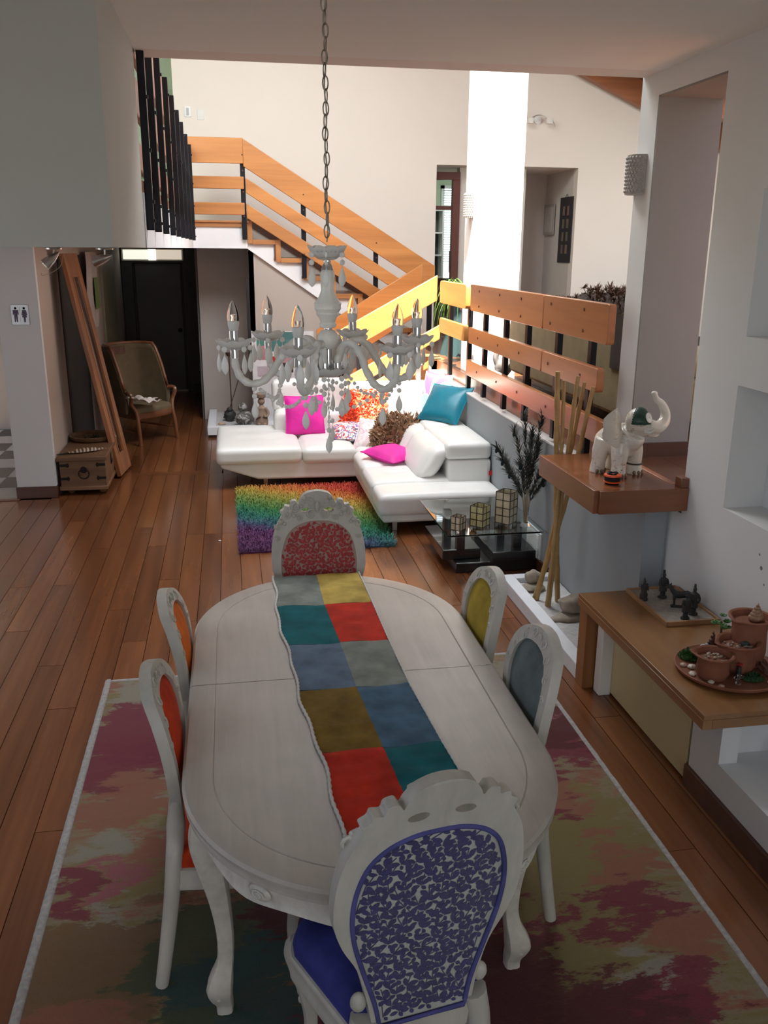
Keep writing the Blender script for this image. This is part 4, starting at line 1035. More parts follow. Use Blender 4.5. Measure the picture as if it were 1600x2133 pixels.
for (fx, fy, dx, dy) in ((-0.10-CX, 2.17-CY, -0.75, -0.66), (0.80-CX, 2.20-CY, 0.75, -0.66), (-0.10-CX, 3.30-CY, -0.75, 0.66), (0.80-CX, 3.30-CY, 0.75, 0.66)):
    l = cabriole(fx, fy, dx, dy, 0.72, 1.0).build('leg', antique, tb_)
    knee_carving(fx, fy, dx, dy, 0.655, 1.0).build('knee_carving', antique, l)

# ---- runner: patches and corded edges
rn = thing('table_runner', 'patchwork velvet table runner with corded white edges along the dining table', 'runner', (CX, CY, 0.7705))
def vel(name, c): return plain(name, c, 0.75, 0, 0.30, 9, 0.6, 22, 0.0, spec=0.12)
v_sage = vel('velvet_sage', (0.22, 0.245, 0.215)); v_teal = vel('velvet_teal', (0.004, 0.115, 0.135)); v_slate = vel('velvet_slate', (0.115, 0.17, 0.24))
v_brown = vel('velvet_bronze', (0.185, 0.115, 0.018)); v_red = vel('velvet_red', (0.50, 0.026, 0.010)); v_mus = vel('velvet_mustard', (0.50, 0.36, 0.085)); v_blue = vel('velvet_blue', (0.065, 0.135, 0.21)); v_or = vel('velvet_orange', (0.55, 0.08, 0.02))
YB = [3.79, 3.437, 3.05, 2.692, 2.302, 1.905, 1.80]
XL = [0.137, 0.143, 0.150, 0.178, 0.201, 0.236, 0.25]; XM = [0.338, 0.338, 0.358, 0.370, 0.397, 0.425, 0.435]; XR = [0.534, 0.540, 0.544, 0.552, 0.578, 0.612, 0.62]
def runner_z(x, y): 
    return 0.0055+0.0050*noise.noise(Vector((x*8, y*24, 0)))+0.0015*noise.noise(Vector((x*30, y*60, 3)))
cols = [(XL, XM, [v_sage, v_teal, v_slate, v_brown, v_red, v_or], ['grey-green', 'teal', 'slate blue', 'bronze brown', 'red', 'orange']),
        (XM, XR, [v_mus, v_red, v_sage, v_blue, v_teal, v_mus], ['mustard', 'red', 'grey-green', 'blue', 'teal', 'mustard'])]
def wob(y): return 0.007*math.sin(y*9.0)+0.004*math.sin(y*23+1)
for ci, (A, B, ms, nm) in enumerate(cols):
    for k in range(6):
        def f(u, v, k=k, A=A, B=B, ci=ci):
            y = YB[k]+(YB[k+1]-YB[k])*v
            a = A[k]+(A[k+1]-A[k])*v; b = B[k]+(B[k+1]-B[k])*v
            if ci == 0: a += wob(y)
            x = a+(b-a)*u
            e = min(u, 1-u, v, 1-v)
            return (x-CX, y-CY+0.004*math.sin(u*5+k), runner_z(x, y)-0.002*math.exp(-e*22))
        g = MB().grid(f, 16, 26)
        g.f = [q[::-1] for q in g.f]
        g.build('patch', ms[k], rn, angle=180, label=nm[k]+' velvet patch')
cord = plain('cord_white', (0.62, 0.60, 0.56), 0.7)
for XX, w_ in ((XL, 1), (XR, 0)):
    P = []; rr_ = []
    for i in range(400):
        t = i/399*6; k = min(int(t), 5); f = t-k; y = YB[k]+(YB[k+1]-YB[k])*f; x = XX[k]+(XX[k+1]-XX[k])*f+(wob(y) if w_ else 0)
        P.append((x-CX, y-CY, 0.006)); rr_.append((0.0052 if w_ else 0.003)*(1+0.25*math.sin(i*1.3)))
    MB().tube(P, rr_, 6).build('corded_edge', cord, rn, angle=180)

# ---- chairs
YBS = [(0.0, -0.249), (0.23, -0.212), (0.38, -0.194), (0.53, -0.178), (0.68, -0.173), (0.80, -0.183), (0.90, -0.207), (0.985, -0.245), (1.1, -0.285)]
YBA = [(0.0, -0.262), (0.25, -0.225), (0.42, -0.200), (0.55, -0.198), (0.70, -0.212), (0.85, -0.238), (0.95, -0.262), (1.10, -0.305)]
def smooth_tab(tab):
    P = cr([(a, b, 0) for a, b in tab], 6); return [(p.x, p.y) for p in P]
YBS = smooth_tab(YBS); YBA = smooth_tab(YBA)
def plate(outer, holes, t, yb, mb=None):
    """carved board: outline with holes in (u, z), bent along the back profile yb(z)"""
    mb = mb or MB(); loops = [outer]+holes
    tri = tessellate_polygon([[Vector((u, z, 0)) for u, z in L] for L in loops])
    flat = [p for L in loops for p in L]; m = len(flat)
    vs = [(u, yb(z)+t/2, z) for u, z in flat]+[(u, yb(z)-t/2, z) for u, z in flat]
    fs = []
    for a, b, c in tri:
        A, B, Cc = flat[a], flat[b], flat[c]
        s_ = (B[0]-A[0])*(Cc[1]-A[1])-(B[1]-A[1])*(Cc[0]-A[0])
        if s_ > 0: a, c = c, a
        fs.append((a, b, c)); fs.append((c+m, b+m, a+m))
    o = 0
    for li, L in enumerate(loops):
        k = len(L); ar = sum(L[i][0]*L[(i+1) % k][1]-L[(i+1) % k][0]*L[i][1] for i in range(k))
        for i in range(k):
            j = (i+1) % k; q = (o+i, o+j, o+j+m, o+i+m)
            cc = (ar > 0) == (li == 0)
            fs.append(q if cc else q[::-1])
        o += k
    return mb.add(vs, fs)
def pad(loop, yb, d0, puff, t0, rings=8, both=True):
    """upholstered pad inside a loop of (u, z); d0 front offset, puff bulge"""
    cu = sum(p[0] for p in loop)/len(loop); cz = sum(p[1] for p in loop)/len(loop); n_ = len(loop); mb = MB()
    for sg in (1, -1) if both else (1,):
        vs = []
        for r in range(rings+1):
            s_ = 1-r/rings*0.999
            for (u, z) in loop:
                U, Z_ = cu+(u-cu)*s_, cz+(z-cz)*s_
                k = (1-s_**2.5)
                vs.append((U, yb(Z_)+sg*(d0+puff*k), Z_))
        fs = [(r*n_+i, r*n_+(i+1) % n_, (r+1)*n_+(i+1) % n_, (r+1)*n_+i) for r in range(rings) for i in range(n_)]
        if sg > 0: fs = [f[::-1] for f in fs]
        mb.add(vs, fs)
    return mb
def spiral(c, r, turns, yb, dy, th, flip=1, a0=0.0, n_=26, stretch=None):
    P = []
    for k in range(n_):
        t = k/(n_-1); a = a0+flip*turns*2*PI*t; q = r*(1-0.86*t)
        z = c[1]+q*math.sin(a); P.append((c[0]+q*math.cos(a), yb(z)+dy, z))
    return MB().tube(P, [th*(1-0.4*k/(n_-1)) for k in range(n_)], 6)
def leaf_mb(mb, p, q, w_, f):
    """leaf from p to q in (u,z), mapped by f"""
    p = Vector(p); q = Vector(q); d = q-p; nrm = Vector((-d.y, d.x)).normalized()*w_
    pts = [p, p+d*0.25+nrm*0.75, p+d*0.6+nrm, p+d*0.88+nrm*0.55, q, p+d*0.88-nrm*0.55, p+d*0.6-nrm, p+d*0.25-nrm*0.75]
    mb.add([f(v.x, v.y) for v in pts]+[f((p+d*0.5).x, (p+d*0.5).y)], [(i, (i+1) % 8, 8) for i in range(8)])
def inside(loop, u, z, shrink=1.0):
    cu = sum(p[0] for p in loop)/len(loop); cz = sum(p[1] for p in loop)/len(loop)
    u = cu+(u-cu)/shrink; z = cz+(z-cz)/shrink; c = False; j = len(loop)-1
    for i in range(len(loop)):
        if (loop[i][1] > z) != (loop[j][1] > z) and u < (loop[j][0]-loop[i][0])*(z-loop[i][1])/(loop[j][1]-loop[i][1])+loop[i][0]: c = not c
        j = i
    return c
def leaf_print(loop, yb, d0, puff, side, seed, sp=0.034):
    cu = sum(p[0] for p in loop)/len(loop); cz = sum(p[1] for p in loop)/len(loop)
    def smax(u, z):
        # radial fraction of (u,z) inside the loop
        lo, hi = 0.0, 1.0
        a = math.atan2(z-cz, u-cu); best = 1e9; rr_ = 1
        for i in range(len(loop)):
            b = math.atan2(loop[i][1]-cz, loop[i][0]-cu); dd = abs((a-b+PI) % (2*PI)-PI)
            if dd < best: best = dd; rr_ = math.hypot(loop[i][0]-cu, loop[i][1]-cz)
        return min(1.0, math.hypot(u-cu, z-cz)/rr_)
    def f(u, z):
        k = 1-smax(u, z)**2.5
        return (u, yb(z)+side*(d0+puff*k+0.0016), z)
    r = random.Random(seed); mb = MB()
    us = [p[0] for p in loop]; zs = [p[1] for p in loop]
    row = 0; z = min(zs)
    dz = sp*0.74
    while z < max(zs):
        u = min(us)+(row % 2)*sp*0.5
        while u < max(us):
            uu, zz = u+r.uniform(-.18, .18)*sp, z+r.uniform(-.15, .15)*sp
            a = R(62)+1.0*noise.noise(Vector((uu*7, zz*7, seed)))*1.6
            c_, s_ = math.cos(a), math.sin(a)
            e = (uu+c_*sp*0.95, zz+s_*sp*0.95)
            if inside(loop, uu, zz, 0.96) and inside(loop, e[0], e[1], 0.96):
                pp = (-s_*0.0012, c_*0.0012)
                mb.add([f(uu-pp[0], zz-pp[1]), f(e[0]-pp[0], e[1]-pp[1]), f(e[0]+pp[0], e[1]+pp[1]), f(uu+pp[0], zz+pp[1])], [(0, 1, 2, 3)])
            for (da, L, w_) in ((0.62, 0.82, 0.19), (-0.70, 0.80, 0.19), (2.2, 0.62, 0.165), (-2.3, 0.5, 0.15)):
                b = a+da+r.uniform(-.2, .2); L2 = sp*L*r.uniform(0.85, 1.15)
                q = (uu+math.cos(b)*L2, zz+math.sin(b)*L2)
                if inside(loop, q[0], q[1], 0.965) and inside(loop, uu, zz, 0.965): leaf_mb(mb, (uu+math.cos(b)*0.002, zz+math.sin(b)*0.002), q, sp*w_*r.uniform(0.85, 1.15), f)
            u += sp
        z += dz; row += 1
    return mb
def seat_cushion(hw_f, hw_r, y0, y1, z0, z1, rounded=0.12):
    P = []
    for i in range(24):
        t = i/23; a = PI*t
        P.append((hw_f*math.cos(a)*1.0, y1-rounded+rounded*math.sin(a)))
    P = [(hw_r, y0)]+P+[(-hw_r, y0)]
    # densify
    Q = []
    for i in range(len(P)):
        a, b = P[i], P[(i+1) % len(P)]; d = math.hypot(b[0]-a[0], b[1]-a[1]); k = max(1, int(d/0.03))
        for j in range(k): Q.append((a[0]+(b[0]-a[0])*j/k, a[1]+(b[1]-a[1])*j/k))
    return Q
def loft_loop(Q, levels, cap=True):
    """levels: (scale_offset, z) loops from outside up, closing on top"""
    cu = sum(p[0] for p in Q)/len(Q); cv = sum(p[1] for p in Q)/len(Q); n_ = len(Q); vs = []
    for s_, z in levels:
        for (x, y) in Q: vs.append((cu+(x-cu)*s_, cv+(y-cv)*s_, z))
    fs = [(r*n_+i, r*n_+(i+1) % n_, (r+1)*n_+(i+1) % n_, (r+1)*n_+i) for r in range(len(levels)-1) for i in range(n_)]
    fs.append(tuple(range(n_))[::-1]); fs.append(tuple((len(levels)-1)*n_+i for i in range(n_)))
    return MB().add(vs, fs)
def side_chair(name, label, pos, rz, mat, group):
    T = thing('dining_chair', label, 'chair', pos, rz, group)
    yb = lambda z: lerp_tab(YBS, z)
    outer = []; inner = []
    ctl_o = [(0.110, 0.535), (0.150, 0.60), (0.185, 0.70), (0.200, 0.80), (0.190, 0.88), (0.150, 0.945), (0.085, 0.975), (0.035, 0.988), (0, 0.990)]
    ctl_i = [(0.070, 0.585), (0.108, 0.63), (0.140, 0.71), (0.154, 0.80), (0.142, 0.865), (0.108, 0.912), (0.06, 0.935), (0, 0.942)]
    def sym(ctl, bz):
        P = cr([(a, b, 0) for a, b in ctl], 5); Rr = [(p.x, p.y) for p in P]
        L = [(-u, z) for u, z in Rr[::-1]][1:]
        return Rr+L
    outer = sym(ctl_o, 0); inner = sym(ctl_i, 0)
    fr = plate(outer, [inner], 0.034, yb)
    fr.build('back_frame', chair_w, T, bevel=0.007, seg=2, angle=45)
    pad([(u*1.03, 0.765+(z-0.765)*1.03) for u, z in inner], yb, 0.004, 0.016, 0).build('back_pad', mat, T, angle=80)
    for sx in (-1, 1):
        P = cr([(sx*0.150, yb(0.64), 0.64), (sx*0.138, yb(0.57), 0.57), (sx*0.146, yb(0.50), 0.50), (sx*0.172, yb(0.43), 0.43), (sx*0.178, yb(0.3), 0.30), (sx*0.178, yb(0.12), 0.12), (sx*0.178, yb(0), 0.0)], 5)
        k = len(P)
        MB().tube(P, [0.018+0.013*min(1, i/7)-0.011*(i/(k-1)) for i in range(k)], 12, up=(0, 1, 0)).build('leg', chair_w, T)
    # crest carving
    cv_ = MB()
    for sx in (-1, 1):
        for (c, r, a0, fl) in (((sx*0.045, 0.962), 0.019, 0, sx), ((sx*0.10, 0.935), 0.020, 1.5, -sx), ((sx*0.148, 0.885), 0.017, 2.0, sx), ((sx*0.17, 0.83), 0.013, 0.6, -sx)):
            s_ = spiral(c, r, 1.2, yb, 0.018, 0.0042, fl, a0, 18); cv_.add(s_.v, s_.f)
    cv_.ball((0, yb(0.965)+0.018, 0.966), (0.014, 0.006, 0.012), 10, 8)
    cv_.build('crest_carving', chair_w, T, kind='stuff')
    Q = seat_cushion(0.215, 0.185, -0.185, 0.215, 0, 0)
    loft_loop(Q, [(1.0, 0.345), (1.02, 0.36), (1.0, 0.375), (1.01, 0.41), (1.01, 0.415), (0.95, 0.418)]).build('seat_rail', chair_w, T, angle=50)
    loft_loop(Q, [(0.955, 0.412), (0.965, 0.435), (0.93, 0.458), (0.80, 0.474), (0.5, 0.483), (0.2, 0.486)]).build('seat', mat, T, angle=80)
    for sx in (-1, 1):
        cabriole(sx*0.17, 0.165, sx*0.6, 0.8, 0.37, 0.72, 0.044).build('leg', chair_w, T)
    return T
o_red = vel('velvet_chair_red', (0.52, 0.045, 0.012)); o_or = vel('velvet_chair_orange', (0.60, 0.13, 0.015))
o_must = vel('velvet_chair_olive', (0.34, 0.25, 0.035)); o_grey = vel('velvet_chair_grey', (0.125, 0.155, 0.155))
G = 'dining chairs around the oval table'
side_chair('c', 'white carved dining chair with orange-red upholstery, nearest on the left side of the table', (-0.045, 2.47, 0.012), R(-90), o_red, G)
side_chair('c', 'white carved dining chair with bright orange upholstery, farther one on the left side', (-0.04, 3.08, 0.012), R(-90), o_or, G)
side_chair('c', 'white carved dining chair with blue-grey upholstery on the right side of the table', (0.745, 2.55, 0.012), R(90), o_grey, G)
side_chair('c', 'white carved dining chair with olive yellow upholstery, farther one on the right side', (0.740, 3.13, 0.012), R(90), o_must, G)

def arm_chair(label, pos, rz, ground, leafc, seatm, print_side, piping, crest_hole=True, lean=0.0):
    T = thing('dining_armchair', label, 'chair', pos, rz, 'high-backed chairs at the ends of the oval table')
    yb = lambda z: lerp_tab(YBA, z)
    # scalloped outer outline, right half bottom to top
    base = [(0.112, 0.40), (0.125, 0.47), (0.138, 0.54), (0.160, 0.62), (0.196, 0.69), (0.216, 0.755), (0.219, 0.82), (0.212, 0.885), (0.196, 0.945), (0.165, 1.0)]
    crest = [(0.165, 1.0), (0.172, 1.018), (0.155, 1.030), (0.150, 1.045), (0.128, 1.043), (0.122, 1.062), (0.100, 1.066), (0.088, 1.050), (0.080, 1.066), (0.060, 1.092), (0.030, 1.104), (0.0, 1.107)]
    P = [(p.x, p.y) for p in cr([(a, b, 0) for a, b in base], 4)]
    P2 = [(p.x, p.y) for p in cr([(a, b, 0) for a, b in crest], 4)]
    right = P+P2[1:]
    outer = right+[(-u, z) for u, z in right[::-1]][1:]
    ic = [(0.105, 0.452), (0.118, 0.52), (0.148, 0.62), (0.170, 0.705), (0.177, 0.78), (0.169, 0.85), (0.146, 0.912), (0.105, 0.952), (0.05, 0.972), (0, 0.975)]
    ri = [(p.x, p.y) for p in cr([(a, b, 0) for a, b in ic], 4)]
    inner = ri+[(-u, z) for u, z in ri[::-1]][1:]
    holes = [inner]
    for sx in (-1, 1):
        H = []
        for k in range(14):
            a = 2*PI*k/14; H.append((sx*0.052+0.024*math.cos(a)+sx*0.3*0.011*math.sin(a), 1.022+0.011*math.sin(a)*1.0+sx*0.35*0.010*math.cos(a)*-1))
        holes.append(H)
    plate(outer, holes, 0.036, yb).build('back_frame', chair_w, T, bevel=0.006, seg=2, angle=45)
    L2 = [(u*1.02, 0.72+(z-0.72)*1.01) for u, z in inner]
    pad(L2, yb, 0.013, 0.012, 0).build('back_pad', ground, T, angle=80)
    MB().tube([(u, yb(z)-0.0185, z) for u, z in inner], 0.006, 6, closed=True).build('back_piping', piping, T, angle=180)
    leaf_print(L2, yb, 0.013, 0.012, print_side, 5).build('leaf_print', leafc, T, smooth=False, kind='stuff')
    # carving on the front of the crest
    cv_ = MB()
    for sx in (-1, 1):
        for (c, r, a0, fl, th) in (((sx*0.035, 1.055), 0.026, 0, sx, .006), ((sx*0.03, 1.005), 0.024, 2.5, -sx, .006), ((sx*0.10, 1.035), 0.022, 1.5, -sx, .006), ((sx*0.145, 1.005), 0.019, 2.0, sx, .005), ((sx*0.185, 0.955), 0.018, 0.6, -sx, .005), ((sx*0.19, 0.90), 0.013, 0.6, sx, .004), ((sx*0.085, 0.99), 0.016, 0.6, sx, .005)):
            s_ = spiral(c, r, 1.4, yb, 0.020, th, fl, a0, 22); cv_.add(s_.v, s_.f)
        for (u, z, r) in ((0.125, 1.02, 0.013), (0.172, 0.975, 0.012), (0.06, 1.075, 0.010), (0.075, 1.04, 0.009), (0.11, 1.0, 0.009), (0.155, 0.965, 0.008)):
            cv_.ball((sx*u, yb(z)+0.021, z), (r, r*0.6, r), 10, 6)
            for k in range(5):
                a = k*2*PI/5; cv_.ball((sx*u+r*0.9*math.cos(a), yb(z)+0.018, z+r*0.9*math.sin(a)), (r*0.5, r*0.35, r*0.5), 6, 5)
    cv_.ball((0, yb(1.03)+0.02, 1.035), (0.012, 0.008, 0.03), 10, 8)
    cv_.build('crest_carving', chair_w, T, kind='stuff')
    for sx in (-1, 1):
        MB().ball((sx*0.150, yb(0.50), 0.515), (0.020, 0.016, 0.024), 12, 8).build('side_knob', chair_w, T)
        P = cr([(sx*0.135, yb(0.47), 0.47), (sx*0.148, yb(0.40), 0.40), (sx*0.150, yb(0.3), 0.30), (sx*0.150, yb(0.12), 0.12), (sx*0.150, yb(0), 0.0)], 5); k = len(P)
        MB().tube(P, [0.034-0.012*(i/(k-1)) for i in range(k)], 12, up=(0, 1, 0)).build('leg', chair_w, T)
    Q = seat_cushion(0.245, 0.165, -0.195, 0.235, 0, 0, 0.16)
    loft_loop(Q, [(0.99, 0.355), (1.015, 0.37), (1.0, 0.385), (1.01, 0.415), (1.02, 0.425), (1.0, 0.432), (0.95, 0.432)]).build('seat_rail', chair_w, T, angle=50)
    loft_loop(Q, [(0.965, 0.425), (0.975, 0.45), (0.94, 0.475), (0.80, 0.492), (0.5, 0.502), (0.2, 0.505)]).build('seat', seatm, T, angle=80)
    for sx in (-1, 1):
        l = cabriole(sx*0.185, 0.175, sx*0.7, 0.7, 0.38, 0.8, 0.046).build('leg', chair_w, T)
        mb = MB()
        for k in range(8): mb.ball((sx*(0.185+0.028-0.002*k), 0.175+0.028-0.002*k, 0.37-0.026*k), (0.008, 0.008, 0.012), 7, 5)
        mb.build('leg_beading', chair_w, l)
    return T
ind = plain('indigo_leaf', (0.022, 0.020, 0.115), 0.6, 0, 0.2, 30, sheen=0.6)
arm_chair('white scalloped armchair with indigo leaf-print back and blue seat, nearest the camera', (0.340, 1.815, 0.012), R(9), plain('linen_grey', (0.42, 0.43, 0.40), 0.8, 0, 0.06, 20, 0.2, 90), ind, vel('velvet_royal', (0.035, 0.04, 0.19)), -1, vel('velvet_periwinkle', (0.08, 0.08, 0.24))).scale = (1, 1, 1.06)
arm_chair('white carved armchair with red leaf-print back at the far end of the table', (0.362, 3.685, 0.012), R(180), plain('linen_beige', (0.42, 0.30, 0.25), 0.8, 0, 0.06, 20, 0.2, 90), plain('red_leaf', (0.36, 0.018, 0.018), 0.6, 0, 0.2, 30, sheen=0.4), o_red, 1, o_red)

# ---- large pastel rug under the dining table
def rug_mat():
    m, nt, b = newmat('pastel_rug')
    tc = N(nt, 'ShaderNodeTexCoord'); v = tc.outputs['Object']
    # warped coordinates, stretched along a diagonal for brush strokes
    mp = N(nt, 'ShaderNodeMapping'); mp.inputs['Rotation'].default_value = (0, 0, R(-20)); mp.inputs['Scale'].default_value = (1.0, 2.6, 1); nt.links.new(v, mp.inputs[0])
    nz = N(nt, 'ShaderNodeTexNoise'); nz.inputs['Scale'].default_value = 2.6; nz.inputs['Detail'].default_value = 6; nz.inputs['Roughness'].default_value = 0.72; nt.links.new(mp.outputs[0], nz.inputs['Vector'])
    sub = N(nt, 'ShaderNodeVectorMath', operation='SUBTRACT'); sub.inputs[1].default_value = (0.5, 0.5, 0.5); nt.links.new(nz.outputs['Color'], sub.inputs[0])
    sc = N(nt, 'ShaderNodeVectorMath', operation='SCALE'); sc.inputs['Scale'].default_value = 0.85; nt.links.new(sub.outputs[0], sc.inputs[0])
    wv = N(nt, 'ShaderNodeVectorMath', operation='ADD'); nt.links.new(v, wv.inputs[0]); nt.links.new(sc.outputs[0], wv.inputs[1])
    fl_ = N(nt, 'ShaderNodeVectorMath', operation='MULTIPLY'); fl_.inputs[1].default_value = (1, 1, 0); nt.links.new(wv.outputs[0], fl_.inputs[0])
    fine = noise_n(nt, mp.outputs[0], 10, 8, 0.8, 0.3)
    mag = (0.20, 0.012, 0.045); wine = (0.10, 0.006, 0.016); sal = (0.33, 0.125, 0.075); bei = (0.30, 0.25, 0.15); crm = (0.32, 0.30, 0.24); oli = (0.25, 0.20, 0.07)
    grn = (0.055, 0.085, 0.035); tea = (0.015, 0.070, 0.072); brn = (0.20, 0.11, 0.045); pnk = (0.36, 0.10, 0.13)
    # base: broad mix
    col = ramp(nt, noise_n(nt, mp.outputs[0], 2.2, 5, 0.7, 0.5), [(0.30, brn), (0.42, sal), (0.50, bei), (0.58, oli), (0.70, sal)])
    B = [(-0.45, 4.20, 0.22, crm), (-0.50, 3.85, 0.26, mag), (-0.30, 3.60, 0.18, mag), (-0.62, 3.55, 0.16, mag), (-0.25, 3.40, 0.10, crm), (-0.50, 3.30, 0.18, sal), (-0.55, 3.02, 0.10, crm), (-0.65, 2.80, 0.10, mag), (-0.45, 2.80, 0.08, pnk), (-0.5, 2.62, 0.10, crm),
         (-0.35, 2.95, 0.10, sal), (-0.5, 2.40, 0.26, brn), (-0.15, 2.40, 0.24, grn), (-0.05, 2.15, 0.24, tea), (0.15, 2.55, 0.22, wine), (-0.25, 1.95, 0.22, grn), (-0.6, 2.1, 0.2, sal), (0.0, 1.9, 0.2, tea), (0.3, 2.1, 0.14, mag), (0.2, 2.3, 0.08, brn),
         (0.55, 1.9, 0.38, wine), (0.85, 1.85, 0.36, wine), (1.15, 1.85, 0.22, wine), (1.30, 2.0, 0.14, mag), (0.7, 2.4, 0.3, wine), (0.95, 2.45, 0.16, mag), (1.15, 2.60, 0.34, oli), (1.05, 2.2, 0.10, oli), (1.2, 2.1, 0.07, crm),
         (1.30, 2.85, 0.26, oli), (1.25, 3.05, 0.12, sal), (1.38, 2.62, 0.12, sal), (1.35, 2.42, 0.10, mag), (1.12, 2.95, 0.10, mag), (1.30, 3.35, 0.24, mag), (1.42, 3.60, 0.20, wine), (1.30, 3.85, 0.18, pnk), (1.45, 4.10, 0.16, crm), (1.0, 2.35, 0.05, mag), (1.22, 2.36, 0.07, mag), (1.45, 2.2, 0.12, sal), (1.4, 3.2, 0.07, bei),
         (0.85, 3.6, 0.2, mag), (0.3, 3.9, 0.3, sal), (0.4, 3.2, 0.4, wine)]
    for (x, y, r, c) in B:
        ds = N(nt, 'ShaderNodeVectorMath', operation='DISTANCE'); nt.links.new(fl_.outputs[0], ds.inputs[0]); ds.inputs[1].default_value = (x-0.40, y-2.8, 0)
        ad = N(nt, 'ShaderNodeMath', operation='MULTIPLY_ADD', i_1=0.16); nt.links.new(fine, ad.inputs[0]); nt.links.new(ds.outputs['Value'], ad.inputs[2])
        mr = N(nt, 'ShaderNodeMapRange'); mr.inputs[1].default_value = r+0.08-0.015; mr.inputs[2].default_value = r+0.08+0.02; mr.inputs[3].default_value = 0.92; mr.inputs[4].default_value = 0.0
        nt.links.new(ad.outputs[0], mr.inputs[0]); col = mix(nt, mr.outputs[0], col, c)
    hv = N(nt, 'ShaderNodeVectorMath', operation='SCALE'); hv.inputs['Scale'].default_value = 0.78; nt.links.new(col, hv.inputs[0]); col = hv.outputs[0]
    pile = noise_n(nt, v, 420, 2)
    col = mix(nt, ramp(nt, pile, [(0.3, (0, 0, 0)), (0.7, (0.35, 0.35, 0.35))]), col, (0.10, 0.08, 0.06), 'MIX')
    nt.links.new(col, b.inputs['Base Color']); inp(b, 'Roughness', 0.95); inp(b, 'Specular IOR Level', 0.1); inp(b, 'Sheen Weight', 0.15)
    bump(nt, b, pile, 0.7, 0.004); return m
rg = thing('area_rug', 'large abstract magenta, salmon, olive and teal rug with grey border under the dining table', 'rug', (0.40, 2.8, 0))
def rugf(u, v): 
    x = -1.097+2.234*u; y = -1.80+3.38*v
    return (x, y, 0.011+0.0015*noise.noise(Vector((x*2, y*2, 0))))
MB().grid(rugf, 30, 44).build('pile', rug_mat(), rg, angle=180)
bd = plain('rug_border', (0.33, 0.32, 0.31), 0.95, 0, 0.2, 60, 0.6, 200)
ph = MB()
for (x0, x1, y0, y1) in ((-1.132, -1.095, -1.8, 1.61), (1.135, 1.165, -1.8, 1.61), (-1.095, 1.135, 1.575, 1.61)):
    def fb(u, v, x0=x0, x1=x1, y0=y0, y1=y1):
        x = x0+(x1-x0)*u; y = y0+(y1-y0)*v
        e = 0.002*noise.noise(Vector((x*9, y*30, 1)))
        return (x+e, y+e, 0.0135-0.010*(abs(2*u-1)**4 if (x1-x0) < 0.1 else abs(2*v-1)**4))
    nu, nv = (4, 160) if x1-x0 < 0.1 else (110, 4)
    ph.grid(fb, nu, nv)
ph.build('border', bd, rg, angle=180)
# ================================================================= SHELF, ELEPHANT, BENCH AND ITS THINGS
sh_ = thing('wall_shelf', 'thick red-brown wooden slab shelf projecting from the passage, carrying the elephant', 'shelf', (2.0, 4.4, 1.05))
shm = wood('shelf_wood', (0.17, 0.055, 0.022), (0.33, 0.125, 0.05), 0.22, 'X', 5.0, 0.4, 0.12); shm_y = wood('shelf_wood_y', (0.15, 0.05, 0.022), (0.28, 0.10, 0.042), 0.3, 'Y', 5.0, 0.3, 0.1)
for i in range(4):
    y0 = 4.035+0.2025*i
    part(sh_, 'top_board', MB().box(1.782, 2.258 if y0 < 4.05 else 2.258, y0+0.0006, y0+0.2019, 1.035, 1.05), shm, smooth=False)
part(sh_, 'side_fascia', MB().box(1.757, 1.782, 4.03, 4.85, 0.93, 1.05), shm_y, bevel=0.002)
part(sh_, 'front_fascia', MB().box(1.782, 2.258, 4.012, 4.035, 0.93, 1.05), shm, bevel=0.002)
part(sh_, 'underside', MB().box(1.782, 2.20, 4.035, 4.84, 0.932, 1.03), dark_wood)
part(sh_, 'end_block', MB().box(2.215, 2.258, 4.02, 4.085, 1.05, 1.10), shm_y, bevel=0.003)

def remesh(obj, vox, smooth_it=6, smooth_f=0.5):
    m = obj.modifiers.new('remesh', 'REMESH'); m.mode = 'VOXEL'; m.voxel_size = vox; m.use_smooth_shade = True
    s_ = obj.modifiers.new('smooth', 'SMOOTH'); s_.iterations = smooth_it; s_.factor = smooth_f
    return obj
def elephant_mat():
    m, nt, b = newmat('elephant_ceramic')
    f = noise_n(nt, coords(nt, (1, 1, 2.6)), 30, 3, 0.6, 0.9)
    f2 = noise_n(nt, coords(nt), 9, 2)
    c = ramp(nt, f, [(0.30, (0.20, 0.13, 0.07)), (0.39, (0.50, 0.44, 0.35)), (0.47, (0.68, 0.63, 0.55))])
    c = mix(nt, ramp(nt, f2, [(0.45, (1, 1, 1)), (0.6, (0, 0, 0))]), c, (0.68, 0.63, 0.55))
    nt.links.new(c, b.inputs['Base Color']); inp(b, 'Roughness', 0.3); inp(b, 'Coat Weight', 0.3)
    bump(nt, b, f, 0.35, 0.003); return m
em = elephant_mat()
el = thing('elephant_figurine', 'cream ceramic elephant with raised trunk and green headcloth standing on the wooden shelf', 'figurine', (2.03, 4.36, 1.05), R(-62))
b = MB()
